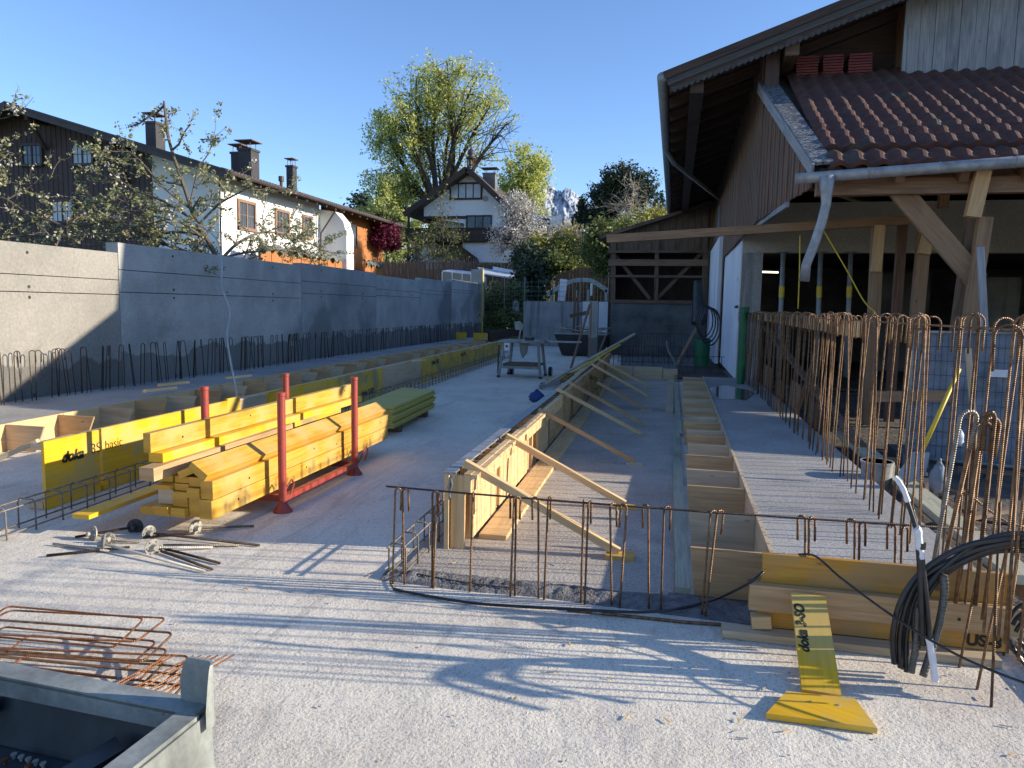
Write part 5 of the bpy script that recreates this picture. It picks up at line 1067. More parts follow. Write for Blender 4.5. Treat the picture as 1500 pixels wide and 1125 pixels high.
# ---------------------------------------------------------------- concrete post, garden wall, skip tub, saw
a = AY(868, 521, 21.5); mm = MB(); mm.box(a.x-.13, 21.4, 0, a.x+.13, 21.66, AY(871, 441, 21.5).z); tag(mm.build('concrete_post', M['wall2'], loc=(a.x, 21.5, 0), bev=.01), 'square grey concrete post standing alone behind the centre formwork', 'post')
def garden_wall():
    Y = 30.5; A, B_ = AY(767, 441, Y), AY(853, 441, Y); C_ = AY(892, 441, Y)
    t = thing('garden_wall', 'low stained concrete wall closing the site at the back, its right part painted pale', 'wall', (A.x, Y, 0))
    mm = MB(); mm.box(A.x, Y, 0, B_.x, Y+.25, A.z, 'x'); mm.build('stained_section', M['streaky'], t, bev=.01)
    mm = MB(); mm.box(B_.x+.01, Y+.02, 0, C_.x+.5, Y+.25, A.z+.02, 'x'); mm.build('pale_section', M['whitewash'], t, bev=.01)
garden_wall()
def tub():
    Y = 24.5; a, b = AY(813, 488, Y), AY(866, 488, Y); c, d = AY(823, 519, Y), AY(864, 519, Y); zt_ = a.z; t = thing('rubble_tub', 'dark tapered steel tub heaped with timber offcuts', 'tub', (c.x, Y, 0))
    x0, x1, u0, u1 = a.x, a.x+1.75, c.x, a.x+1.55; y0, y1 = Y, Y+1.3
    T = [(x0, y0, zt_), (x1, y0, zt_), (x1, y1, zt_), (x0, y1, zt_)]; Bq = [(u0, y0+.15, .03), (u1, y0+.15, .03), (u1, y1-.15, .03), (u0, y1-.15, .03)]
    mm = MB()
    for k in range(4): m_ = (k+1) % 4; mm.slab([T[k], Bq[k], Bq[m_], T[m_]], .03)
    mm.slab(Bq, .03, (0, 0, 1)); mm.build('tub_body', M['black'], t)
    mm = MB()
    for k in range(4): mm.beam(T[k], T[(k+1) % 4], .06, .06)
    mm.build('rim', M['steelgrey'], t)
    r = random.Random(2)
    for k in range(16):
        cx, cy = r.uniform(x0+.3, x1-.3), r.uniform(y0+.2, y1-.3); an = r.uniform(-.5, .5); l = r.uniform(.4, .9); z = zt_+r.uniform(-.1, .22); dv = Vector((math.cos(an), math.sin(an), r.uniform(-.2, .25)))*l/2
        mm = MB(); mm.beam(Vector((cx, cy, z))-dv, Vector((cx, cy, z))+dv, r.uniform(.06, .16), .03); tag(mm.build('timber_offcut', M[r.choice(['pale2', 'oldwood', 'greywood', 'barnbeam'])], loc=(cx, cy, z)), 'timber offcut in the jumbled heap in the dark tub', 'offcut', 'timber offcuts heaped in the tub')
tub()
for i, (p0, p1, Y, lab) in enumerate((((843, 420), (840, 490), 24.8, 'left rusty steel post rising from the dark tub'), ((847, 425), (846, 490), 25.2, 'right rusty steel post rising from the dark tub'))):
    simple_beam('rusty_post', AY(*p1, Y), AY(*p0, Y), .07, .07, 'rustb', lab, 'post', up=Vector((0, 1, 0))) if 'rustb' in M else simple_beam('rusty_post', AY(*p1, Y), AY(*p0, Y), .07, .07, 'reddish', lab, 'post', up=Vector((0, 1, 0)))
simple_beam('scaffold_shelf', AY(836, 463, 24), AY(866, 457, 24), .5, .12, 'oldwood', 'dark plank shelf fixed between the rusty posts and the concrete post', 'shelf')
simple_beam('pole', G(836, 540), AY(864, 446, 20.5), .05, .05, 'barnbeam', 'thin brown pole leaning left of the concrete post', 'pole')
simple_beam('pole', AY(864, 522, 21.2), AY(866, 442, 21.2), .05, .04, 'barnbeam2', 'rough brown lath standing against the concrete post', 'pole')
simple_beam('pole', AY(887, 492, 21), AY(876, 520, 19.5), .04, .04, 'barnbeam', 'short pole leaning right of the concrete post', 'pole')
simple_beam('yellow_lath', AY(930, 489, 15.2), AY(800, 562, 12.5), .05, .03, 'greenish', 'long grey lath lying slanted on the far end of the centre formwork', 'lath')
simple_beam('yellow_lath', AY(908, 505, 14.6), AY(835, 548, 13), .05, .02, 'ypaint', 'long yellow lath lying slanted on the far end of the centre formwork', 'lath')
for k in range(9):
    P = [AY(826+R.uniform(-4, 8), 553+R.uniform(-4, 6), 12.6), AY(842+R.uniform(-3, 3), 546+R.uniform(-2, 6), 12.8), AY(860, 547+R.uniform(-2, 5), 12.7), AY(878+R.uniform(-4, 6), 556+R.uniform(-3, 6), 12.4), AY(874+R.uniform(-8, 10), 572+R.uniform(-4, 10), 12.2)]
    cable(P, .012, f'{words[k]} yellow strap of the tangle draped over the centre formwork', 'strap', 'strap', 'yellow straps draped over the centre formwork') if 'strap' in M else None
bag(786, 580, 10.2, .11, 'blue', 'blue cloth bag lying left of the centre formwork', (1.0, 1, .75)); 
for k, (px, py) in enumerate(((805, 560), (812, 553), (818, 558), (803, 563))):
    p = G(px, py, .1); simple_beam('wood_offcut', p+Vector((-.15, -.1, -.05)), p+Vector((.2, .12, .02*k)), .1, .08, ['oldwood', 'pale2', 'barnbeam2', 'greywood'][k], f'{["dark brown", "pale", "brown", "grey"][k]} offcut in the small pile left of the centre formwork', 'offcut')
def saw():
    t = thing('table_saw', 'grey site table saw on splayed legs with two black wheels', 'table saw', (-3.5, 16.5, 0)); Y = 16.2
    P = lambda x, y, dy=0: AY(x, y, Y+dy)
    zt_ = P(760, 499).z; x0, x1 = P(731, 499).x, P(794, 499).x
    mm = MB(); mm.box(x0, Y, zt_-.05, x1+.05, Y+.85, zt_); mm.build('table_top', M['galv'], t, bev=.01)
    mm = MB(); mm.box(x1-.1, Y+.2, zt_-.03, x1+.85, Y+.5, zt_+.0); mm.build('side_extension', M['galv'], t)
    for (xa, xb, dy) in ((.10, -.0, 0), (.9, .98, 0), (.14, .05, .75), (.86, .95, .75)):
        a = Vector((lerp(x0, x1, xa), Y+.05+dy, zt_-.05)); b = Vector((lerp(x0, x1, xb), Y+(.0 if dy == 0 else dy+.08), .02)); mm = MB(); mm.beam(b, a, .06, .05, up=Vector((0, 1, 0))); lg = mm.build('leg', M['galv'], t); mm = MB(); mm.box(b.x-.035, b.y-.03, 0, b.x+.035, b.y+.03, .05); mm.build('rubber_foot', M['black'], lg)
    mm = MB(); mm.box(x0+.08, Y+.08, .26, x1-.1, Y+.75, .32); mm.build('lower_shelf', M['oldwood'], t)
    for z in (.24,): mm = MB(); mm.beam((x0+.03, Y+.03, z), (x1-.02, Y+.03, z), .03, .06); mm.build('stretcher', M['galv'], t)
    mm = MB(); c = Vector(((x0+x1)/2+.0, Y+.25, zt_-.06)); mm.slab([c+Vector((-.08, 0, 0)), c+Vector((.12, 0, 0)), c+Vector((.1, 0, -.22)), c+Vector((0, 0, -.36)), c+Vector((-.06, 0, -.2))], .1, (0, 1, 0)); mm.build('blade_housing', M['galv'], t)
    mm = MB(); mm.box(x0+.14, Y-.06, zt_-.22, x0+.26, Y+.0, zt_-.06); sw = mm.build('switch_box', M['tape'], t, bev=.01); mm = MB(); mm.tube([(x0+.2, Y-.062, zt_-.13), (x0+.2, Y-.075, zt_-.13)], .03, 12); mm.build('switch_knob', M['black'], sw)
    c = Vector((x0+.38, Y+.4, zt_)); mm = MB(); mm.beam(c, c+Vector((.05, 0, .3)), .03, .02, up=Vector((0, 1, 0))); mm.build('riving_arm', M['steelgrey'], t)
    g_ = c+Vector((-.09, 0, .24)); mm = MB(); mm.slab([g_, g_+Vector((.16, 0, -.02)), g_+Vector((.2, 0, .1)), g_+Vector((.1, 0, .2)), g_+Vector((-.03, 0, .18))], .06, (0, 1, 0)); mm.build('blade_guard', M['galv'], t, bev=.01)
    mm = MB(); mm.box(x0+.55, Y+.25, zt_, x0+.72, Y+.55, zt_+.07); mm.build('rip_fence', M['black'], t)
    for x in (x0+.12, x1+.06):
        mm = MB(); mm.tube([(x-.03, Y+.85, .11), (x+.04, Y+.85, .11)], .11, 18); wh = mm.build('wheel', M['blackp'], t); mm = MB(); mm.tube([(x-.035, Y+.85, .11), (x+.045, Y+.85, .11)], .045, 12); mm.build('hub', M['steelgrey'], wh)
    a, b = P(731, 505), P(729, 547); mm = MB(); mm.beam(b, a, .03, .03, up=Vector((0, 1, 0))); mm.build('transport_handle', M['black'], t)
saw()
# ---------------------------------------------------------------- windows for buildings
def window(parent, c, ux, w_, h_, frame, n_=2, bars=1, glass='glass', deep=.06, out=None, fw_=.07):
    """c centre, ux along the wall, out = outward normal"""
    ux = Vector(ux).normalized(); out = Vector(out).normalized(); uz = Vector((0, 0, 1)); c = Vector(c)
    mm = MB(); P = lambda u, z, d=0: c+ux*u+uz*z+out*d
    mm.beam(P(-w_/2-fw_/2, -h_/2-fw_, .03), P(-w_/2-fw_/2, h_/2+fw_, .03), fw_, deep*1.5, up=out); mm.beam(P(w_/2+fw_/2, -h_/2-fw_, .03), P(w_/2+fw_/2, h_/2+fw_, .03), fw_, deep*1.5, up=out)
    mm.beam(P(-w_/2, h_/2+fw_/2, .03), P(w_/2, h_/2+fw_/2, .03), fw_, deep*1.5, up=out) ; mm.beam(P(-w_/2-fw_, -h_/2-fw_/2, .05), P(w_/2+fw_, -h_/2-fw_/2, .05), fw_, .14, up=out)
    for k in range(1, n_): mm.beam(P(-w_/2+w_*k/n_, -h_/2, .025), P(-w_/2+w_*k/n_, h_/2, .025), .07, .05, up=out)
    f = mm.build('window', M[frame], parent)
    mm = MB(); mm.slab([P(-w_/2, -h_/2, -.0), P(w_/2, -h_/2, -.0), P(w_/2, h_/2, -.0), P(-w_/2, h_/2, -.0)], .012, out); mm.build('pane', M[glass], f)
    if bars:
        mm = MB()
        for k in range(n_):
            x = -w_/2+w_*(k+.5)/n_; mm.beam(P(x, -h_/2, .02), P(x, h_/2, .02), .025, .02, up=out)
        for j in range(1, bars+1): mm.beam(P(-w_/2, -h_/2+h_*j/(bars+1), .022), P(w_/2, -h_/2+h_*j/(bars+1), .022), .025, .02, up=out)
        mm.build('glazing_bars', M[frame], f)
    return f
def chimney(parent, x, y, z0, z1, wx, wy, cap=.35, mat='chim'):
    mm = MB(); mm.box(x-wx/2, y-wy/2, z0, x+wx/2, y+wy/2, z1, 'z'); mm.box(x-wx/2-.05, y-wy/2-.05, z1-.12, x+wx/2+.05, y+wy/2+.05, z1); ch = mm.build('chimney', M[mat], parent)
    mm = MB()
    for sx_ in (-1, 1):
        for sy_ in (-1, 1): mm.tube([(x+sx_*wx*.35, y+sy_*wy*.35, z1), (x+sx_*wx*.35, y+sy_*wy*.35, z1+cap)], .02, 5)
    mm.slab([(x-wx*.68, y-wy*.68, z1+cap), (x+wx*.68, y-wy*.68, z1+cap+.0), (x+wx*.68, y+wy*.68, z1+cap), (x-wx*.68, y+wy*.68, z1+cap)], .05, (0, 0, 1)); mm.build('chimney_cap', M['chimcap'], ch)
M['chimcap'] = plain('rusty chimney cap', (.16, .1, .08, 1), (.1, .07, .06, 1), 8, .7)
def chalet():
    t = thing('chalet', 'long dark brown and white chalet with chimneys behind the left wall', 'house', (-20.3, 29.7, 1.6))
    Yg, Yr, XE, XW = 29.7, 28.6, -19.1, -20.3
    Ez = AY(336, 250, Yr).z; Pk = AY(8, 150, Yr); rx, rzz = Pk.x, Pk.z; YE = 49.5; sl = (rzz-Ez)/(XE-rx)
    mm = MB(); mm.slab([(rx, Yr, rzz), (XE, Yr, Ez), (XE, YE, Ez), (rx, YE, rzz)], .18, Vector((-sl, 0, -1)).normalized()); rf = mm.build('roof', M['tiledark'], t)
    mm = MB(); mm.slab([(rx-12, Yr, rzz-12*sl), (rx, Yr, rzz), (rx, YE, rzz), (rx-12, YE, rzz-12*sl)], .18, Vector((sl, 0, -1)).normalized()); mm.build('roof', M['tiledark'], t)
    # tile edge ripples along the eave and the verge
    mm = MB(); y = Yr
    while y < YE: mm.tube([(XE-.3, y, Ez+.11), (XE+.06, y, Ez+.01)], .06, 6); y += .26
    mm.build('eave_tiles', M['eavet'], rf)
    mm = MB(); mm.beam((rx, Yr-.04, rzz-.14), (XE, Yr-.04, Ez-.14), .06, .34); mm.beam((rx, Yr-.07, rzz+.0), (XE, Yr-.07, Ez+.0), .1, .1); mm.build('verge_board', M['chim2'], rf)
    mm = MB(); mm.beam((rx, Yr-.04, rzz-.14), (rx-12, Yr-.04, rzz-12*sl-.14), .06, .34); mm.build('verge_board', M['chim2'], rf)
    mm = MB(); mm.tube([(XE+.1, Yr, Ez-.08), (XE+.1, YE, Ez-.1)], .09, 8); mm.build('gutter', M['chim2'], t)
    y = Yr+.4
    while y < YE: mm = MB(); mm.beam((XW-.1, y, Ez+.15), (XE+.0, y, Ez-.22), .14, .16); mm.build('eave_rafter', M['darkwood'], t); y += 1.1
    # gable: dark boarding, white corner part
    xw = AY(225, 300, Yg).x
    def rz_(x): return rzz-abs(x-rx)*sl-.2
    mm = MB(); mm.slab([(rx-11, Yg, 1), (xw, Yg, 1), (xw, Yg, rz_(xw)), (rx, Yg, rz_(rx)), (rx-11, Yg, rz_(rx-11))], .15, (0, 1, 0)); mm.build('gable_wall', M['chalet'], t)
    mm = MB(); x = rx-11
    while x < xw: mm.beam((x, Yg-.01, 1), (x, Yg-.01, rz_(x)), .03, .02, up=Vector((0, 1, 0))); x += .28
    mm.build('board_strips', M['chalet'], t)
    mm = MB(); mm.slab([(xw+.01, Yg-.02, 1), (XW, Yg-.02, 1), (XW, Yg-.02, rz_(XW)), (xw+.01, Yg-.02, rz_(xw))], .15, (0, 1, 0)); mm.build('white_gable', M['white'], t)
    for (cx, cy, w_, h_) in ((121, 226, 1.02, .85), (47, 227, 1.0, .85), (92, 310, 1.15, .9)):
        c = AY(cx, cy, Yg-.05); window(t, c, (1, 0, 0), w_, h_, 'chim2', 2, 1, 'curtain' if cx != 47 else 'glass', out=(0, -1, 0), fw_=.12)
    for px, py in ((68, 190), (190, 240)):
        a = AY(px, py, Yg); mm = MB(); mm.beam((a.x, Yg-.1, a.z-.9), (a.x, Yr+.1, rz_(a.x)-.15), .14, .16); mm.beam((a.x, Yg, rz_(a.x)-.2), (a.x, Yr, rz_(a.x)-.2), .18, .2); mm.build('bracket', M['darkwood'], t)
    # long facade, white then fin then brown boarding
    yf0, yf1 = AX(468, 350, XW).y, AX(503, 350, XW).y
    mm = MB(); mm.box(XW-.2, Yg, 1, XW, yf0, Ez+.2, 'y'); mm.build('white_facade', M['white'], t)
    for (cx, cy, w_, h_, n_) in ((361, 316, 1.25, 1.15, 2), (413, 326, 1.15, 1.05, 2), (449.5, 333, .75, 1.05, 1)):
        c = AX(cx, cy, XW+.01); window(t, c, (0, 1, 0), w_*1.0, h_, 'frameb', n_, 1, 'glass', out=(1, 0, 0), fw_=.14)
    zb = AX(470, 388, XW+1).z
    fin = [(XW, yf0, 1), (XW+1.7, yf0, 1), (XW+1.7, yf0, Ez-1.6), (XW+1.5, yf0, Ez-.9), (XW+1.0, yf0, Ez-.35), (XW, yf0, Ez-.2)]
    mm = MB(); mm.slab([Vector(p) for p in fin], yf1-yf0-2.2 if yf1-yf0 > 3 else .6, (0, 1, 0)); mm.build('party_wall_fin', M['white'], t)
    mm = MB(); mm.tube([(XE, yf0-.2, Ez-.2), (XW+.25, yf0-.3, Ez-1.6), (XW+.2, yf0-.3, 1.6)], .05, 8); mm.build('downpipe', M['chim2'], t)
    mm = MB(); mm.box(XW-.2, yf0+.6, 1, XW-.02, YE-.8, Ez+.1, 'y'); mm.build('brown_facade', M['orange'], t)
    window(t, AX(517, 345, XW), (0, 1, 0), .9, 1.25, 'chim2', 1, 0, 'glass', out=(1, 0, 0))
    # balconies
    for (y0, y1, pz) in ((Yg+1, yf0-.1, 0), (yf1, YE-2.2, 0)):
        zt_ = AX(503, 372, XW+1.4).z-.05; zt_ = 4.35; bl = MB(); bl.box(XW, y0, zt_-1.2, XW+1.4, y1, zt_-1.05); b = bl.build('balcony', M['white'], t)
        mm = MB(); y = y0
        while y < y1: mm.box(XW+1.38, y, zt_-1.15, XW+1.44, min(y+.9, y1), zt_-.12, 'z'); mm.box(XW+1.37, y-.06, zt_-1.2, XW+1.47, y-.01, zt_-.02, 'z'); y += .95
        mm.build('balustrade', M['orange'], b)
        N = 40; V = []; 
        for i in range(N+1):
            y = lerp(y0, y1, i/N)
            for k in range(5): V.append((XW+1.2+.12*k, y, zt_+.02-.28*max(0, k-2)/2*(1+.3*math.sin(i*1.7))+.07*math.sin(i*.9+k)+.05*math.sin(i*2.3)))
        m_ = MB()
        for i in range(N):
            for k in range(4): m_.face([V[i*5+k], V[(i+1)*5+k], V[(i+1)*5+k+1], V[i*5+k+1]])
        m_.build('covering_net', M['net'], b)
    # chimneys (on the visible roof slope)
    for (cx, top, Y, wx, wy) in ((227, 180, 33.5, .6, .7), (350, 224, 38.5, .6, .7), (364, 219, 37.2, .8, .8), (427, 243, 42.5, .45, .5)):
        p = AY(cx, top, Y); zs = rzz-(p.x-rx)*sl if p.x < XE else Ez
        # slide back along the line of sight until the base meets the roof
        chimney(t, p.x, Y, zs-.3, p.z, wx, wy, .38)
    p = AY(412, 262, 41); mm = MB(); mm.tube([(p.x, 41, p.z-1.4), (p.x, 41, p.z-.1)], .1, 8); mm.tube([(p.x, 41, p.z-.15), (p.x, 41, p.z+.15)], .17, 8); mm.build('vent_pipe', M['chim2'], t)
    return t
M['chim2'] = plain('dark brown trim', (.045, .032, .032, 1), (.065, .045, .042, 1), 3, .6)
M['eavet'] = plain('weathered eave tile', (.13, .1, .085, 1), (.22, .17, .14, 1), 4, .8)
chalet()

def white_house():
    Y = 55.; t = thing('white_house', 'white gabled chalet with a dark roof and little bell turret below the tall tree', 'house', (-15, Y, 4.5))
    P = lambda x, y, d=0.: AY(x, y, Y+d)
    ap = P(684, 244, -1); le = P(592, 312, -1); rt_ = P(744, 301, -1); D = 12
    ov = Vector((0, D, 0))
    def plane(a, b, nm):
        n = (b-a).cross(Vector((0, 1, 0))); n = n if n.z > 0 else -n; mm = MB(); mm.slab([a, b, b+ov, a+ov], .28, -n.normalized()); return mm.build(nm, M['tiledark'], t)
    r1_ = plane(ap, le, 'roof'); r2_ = plane(ap, rt_, 'roof'); r3_ = plane(rt_+Vector((0, 2.2, -.05)), AY(814, 333, Y+1.2), 'roof')
    for a, b in ((ap, le), (ap, rt_)): mm = MB(); mm.beam(a+Vector((0, -.1, -.15)), b+Vector((0, -.1, -.15)), .1, .4); mm.build('verge_board', M['darkwood'], r1_)
    zb = 4.2
    wl = P(621, 300); wr = P(760, 300)
    sL = (ap.z-le.z)/(ap.x-le.x); sR = (ap.z-rt_.z)/(rt_.x-ap.x)
    zt_ = lambda x: (ap.z-(ap.x-x)*sL if x < ap.x else ap.z-(x-ap.x)*sR)-.25
    fl = P(624, 318).z; xm = P(680, 320).x
    mm = MB(); mm.slab([(wl.x, Y, fl), (xm, Y, fl), (xm, Y, fl), (xm, Y, fl-.0)], .01, (0, 1, 0))
    mm = MB(); mm.slab([(wl.x, Y, fl), (wr.x, Y, fl-1.2), (wr.x, Y, zt_(wr.x)), (ap.x, Y, zt_(ap.x)), (wl.x, Y, zt_(wl.x))], .3, (0, 1, 0)); mm.build('gable_wall', M['white'], t)
    mm = MB(); mm.box(wl.x, Y+1.0, zb, P(820, 330).x, Y+1.3, fl+.1, 'x'); mm.build('recessed_wall', M['white'], t)
    mm = MB(); mm.box(xm, Y+.01, P(690, 341).z, wr.x+1.5, Y+.5, fl+.2, 'x'); mm.build('bay_wall', M['white'], t)
    mm = MB(); mm.box(wl.x, Y+1, zb, wl.x+.3, Y+D-1.5, zt_(wl.x)-.2, 'y'); mm.build('side_wall', M['white'], t)
    mm = MB(); mm.box(P(810, 330).x, Y+1.5, zb, P(810, 330).x+.2, Y+D-1.5, P(800, 336).z, 'y'); mm.build('side_wall', M['white'], t)
    mm = MB(); mm.box(wl.x-.2, Y-.1, fl-.15, xm+.2, Y+.6, fl+.05); mm.build('recess_beam', M['darkwood'], t)
    c = P(682.5, 280, -.02); a, b = P(660, 292), P(705, 269); window(t, c, (1, 0, 0), b.x-a.x-.1, b.z-a.z-.1, 'darkwood', 4, 0, 'curtain', out=(0, -1, 0), fw_=.13)
    a, b = P(684, 337), P(720, 316); window(t, (a+b)/2+Vector((.0, -.03, 0)), (1, 0, 0), b.x-a.x-.1, b.z-a.z-.1, 'darkwood', 3, 0, 'glass', out=(0, -1, 0), fw_=.1)
    for px in (640, 775, 795): a = P(px, 332, 1.0); window(t, a+Vector((0, -.02, 0)), (1, 0, 0), .9, 1.1, 'darkwood', 1, 0, 'glass', out=(0, -1, 0), fw_=.08)
    c = P(711, 291); mm = MB(); mm.tube([c, c+Vector((0, -.06, 0))], .21, 18); mm.build('gable_clock', M['steelgrey'], t)
    # balcony
    a, b = P(602, 352), P(762, 338); zt2 = P(690, 338).z; zb2 = P(690, 355).z
    mm = MB(); mm.box(a.x, Y-1.2, zb2-.1, b.x, Y+1, zb2); bl = mm.build('balcony', M['darkwood'], t)
    mm = MB(); x = a.x
    while x < b.x: mm.box(x, Y-1.25, zb2, x+.17, Y-1.2, zt2, 'z'); x += .19
    mm.box(a.x, Y-1.3, zt2, b.x, Y-1.15, zt2+.1); mm.build('balustrade', M['darkwood'], bl)
    for px in (606, 762): q = P(px, 338); mm = MB(); mm.box(q.x-.08, Y-1.2, zb, q.x+.08, Y-1.04, le.z-.1 if px < 650 else zt2, 'z'); mm.build('balcony_post', M['darkwood'], t)
    # ground floor front and stair wall
    q0, q1 = P(683, 357), P(768, 384); mm = MB(); mm.slab([(q0.x, Y-.9, P(0, 362).z if 0 else P(690, 365).z), (P(710, 384).x, Y-.9, P(710, 386).z), (q1.x, Y-.9, P(768, 386).z), (q1.x, Y-.9, zb2-.1), (q0.x, Y-.9, zb2-.1)], .2, (0, 1, 0)); mm.build('garage_wall', M['white'], t)
    a, b = P(700, 385), P(733, 364); mm = MB(); mm.box(a.x, Y-.96, a.z, b.x, Y-.92, b.z, 'x'); mm.build('garage_door', M['whitewash'], t)
    mm = MB(); mm.box(P(622, 384).x, Y-.5, zb, P(640, 384).x, Y+1, zb2-.1, 'z'); mm.build('corner_pier', M['white'], t)
    a, b = P(668, 354), P(708, 384); mm = MB()
    for k in range(17): s = k/16; x = lerp(a.x, b.x, s); z = lerp(a.z, b.z, s); mm.box(x-.05, Y-1.6, z-.95, x+.05, Y-1.55, z+.05, 'z')
    mm.beam((a.x, Y-1.6, a.z+.1), (b.x, Y-1.6, b.z+.1), .1, .1); mm.build('stair_railing', M['darkwood'], t)
    # turret and chimney
    c = P(690, 244, 1.5); z = c.z-.3; mm = MB()
    for sx_ in (-.22, .22):
        for sy_ in (-.22, .22): mm.beam((c.x+sx_, c.y+sy_, z), (c.x+sx_, c.y+sy_, z+.95), .08, .08)
    tu = mm.build('bell_turret', M['darkwood'], t)
    mm = MB(); mm.lathe((c.x, c.y, z+.9), [(.42, 0), (.36, .12), (.2, .22), (.3, .36), (.31, .5), (.2, .68), (.06, .82), (.03, 1.2), (.002, 1.5)], 14); mm.build('onion_cap', M['chim2'], tu, smooth=True)
    mm = MB(); mm.lathe((c.x, c.y, z+.45), [(.03, .3), (.1, .2), (.14, .02), (.16, 0)], 12); mm.build('bell', M['barnbeam'], tu, smooth=True)
    a, b = P(709, 270, 3), P(727, 254, 3); chimney(t, (a.x+b.x)/2, Y+3, a.z-1, b.z, abs(b.x-a.x), .8, .35, 'darkconc')
white_house()

# ---------------------------------------------------------------- vegetation
def leaves(name, cen, size, mat, parent=None, loc=(0, 0, 0), seed=1, droop=0, long=1.6):
    rg = np.random.default_rng(seed); n_ = len(cen); cen = np.asarray(cen)
    a = rg.normal(size=(n_, 3)); a[:, 2] = a[:, 2]*.8-droop; a /= np.linalg.norm(a, axis=1)[:, None]+1e-9
    b = rg.normal(size=(n_, 3)); b -= a*(a*b).sum(1)[:, None]; b /= np.linalg.norm(b, axis=1)[:, None]+1e-9
    s = size*rg.uniform(.6, 1.35, (n_, 1)); a = a*s*long/2; b = b*s/2
    v = np.stack([cen-a, cen-b*.9+a*.1, cen+a, cen+b*.9+a*.1], 1).reshape(-1, 3)
    return npmesh(name, v, np.arange(n_*4).reshape(-1, 4), M[mat], parent, loc)
def curve(a, b, r, bend=.12, n_=7, sag=0):
    a = Vector(a); b = Vector(b); L = (b-a).length; o1 = Vector((r.gauss(0, 1), r.gauss(0, 1), r.gauss(0, 1)))*L*bend; o2 = Vector((r.gauss(0, 1), r.gauss(0, 1), r.gauss(0, 1)))*L*bend*.6
    return [a+(b-a)*(i/n_)+o1*math.sin(math.pi*i/n_)*.5+o2*math.sin(2*math.pi*i/n_)*.4+Vector((0, 0, -sag*L*(i/n_)**2)) for i in range(n_+1)]
def lobe_tree(name, label, base, lobes, leafsize, leafmat_, bark, tw=26, per=70, spread=.35, trunk_r=.3, fork=None, seed=1, droop=0, bare=(), group=None, cat='tree', crown='crown', twig_r=.02, long=1.6, fill=.5):
    """lobes: (centre, (rx,ry,rz), density)"""
    r = random.Random(seed); rg = np.random.default_rng(seed); base = Vector(base); t = thing(name, label, cat, base, group)
    fork = Vector(fork) if fork is not None else base+Vector((0, 0, .25*(max(l[0][2] for l in lobes)-base.z)))
    mm = MB(); mm.tube(curve(base-Vector((0, 0, .3)), fork, r, .03), trunk_r, 9, r1=trunk_r*.75); lf = []
    for (c, rad, dens) in lobes:
        c = Vector(c); L = curve(fork, c+Vector((0, 0, rad[2]*.3)), r, .08, 8, -.0); mm.tube(L, trunk_r*.45, 7, r1=trunk_r*.1)
        N = max(3, int(tw*dens)) if dens > 0 else tw
        for k in range(N):
            u = rg.normal(size=3); u /= np.linalg.norm(u); q = r.uniform(.55, 1.0)**fill
            tip = c+Vector((u[0]*rad[0]*q, u[1]*rad[1]*q, u[2]*rad[2]*q)); st = L[r.randrange(4, 9)]
            tw_ = curve(st, tip, r, .13, 6, droop*.15); mm.tube(tw_, twig_r*r.uniform(.7, 1.3), 4, r1=twig_r*.3, caps=False)
            for sub in range(2):
                p0 = tw_[r.randrange(2, 6)]; dv = Vector((r.gauss(0, 1), r.gauss(0, 1), r.gauss(.1, .8)))*rad[0]*.16; mm.tube([p0, p0+dv*.5, p0+dv+Vector((0, 0, -droop*.2))], twig_r*.4, 3, caps=False)
            if dens > 0:
                n2 = int(per*r.uniform(.5, 1.4)*min(1.4, dens+.2)); sgm = spread*r.uniform(.6, 1.3)
                s_ = rg.uniform(.3, 1.08, n2); P_ = np.array([list(p) for p in tw_]); idx = np.clip(s_*6, 0, 5.999); i0 = idx.astype(int); f_ = (idx-i0)[:, None]
                pts_ = P_[i0]*(1-f_)+P_[np.minimum(i0+1, 6)]*f_+rg.normal(size=(n2, 3))*sgm*np.array([1, 1, .75]); pts_[:, 2] -= droop*rg.exponential(.5, n2)
                lf.append(pts_)
    mm.build('trunk', M[bark], t)
    if lf: leaves(crown, np.concatenate(lf), leafsize, leafmat_, t, seed=seed, droop=droop, long=long)
    return t
def L(px, py, Y, rx, rz, dens=1, ry=None): # lobe from its place: half width and half height in metres
    c = AY(px, py, Y); return (tuple(c), (rx, ry or rx, rz), dens)
# the tall tree behind the white house
YT = 72
lobes = [L(655, 102, YT, 3.6, 2.6), L(610, 130, YT-1, 3.6, 3.2), L(700, 125, YT, 3.2, 3.2, .9), L(590, 168, YT-2, 3.4, 3.2), L(645, 150, YT+1, 4.2, 3.4), L(720, 165, YT, 2.6, 3., .5),
         L(563, 190, YT, 2.2, 2.8, .8), L(600, 215, YT+1, 3.2, 3.2, .9), L(660, 195, YT+2, 3.4, 3.2, .7), L(742, 195, YT, 2.0, 3.0, -1), L(575, 262, YT, 3.4, 3.8, 1.1), L(552, 300, YT-1, 2.8, 4.0, 1.1), L(600, 290, YT+1, 3.2, 4., 1), L(540, 330, YT+1, 2.0, 3.0, .9), L(580, 345, YT-3, 3, 3, 1),
         L(700, 235, YT+1, 2.6, 2.6, .35), L(640, 245, YT+1, 2.4, 2.8, .5)]
lobe_tree('tall_tree', 'very tall spring green tree with many rising limbs behind the white house', AY(642, 372, YT), lobes, .155, 'lime', 'barkdark', tw=28, per=80, spread=.36, trunk_r=.75, fork=AY(640, 318, YT), seed=3, droop=.6, twig_r=.05, long=2.1, fill=.35)
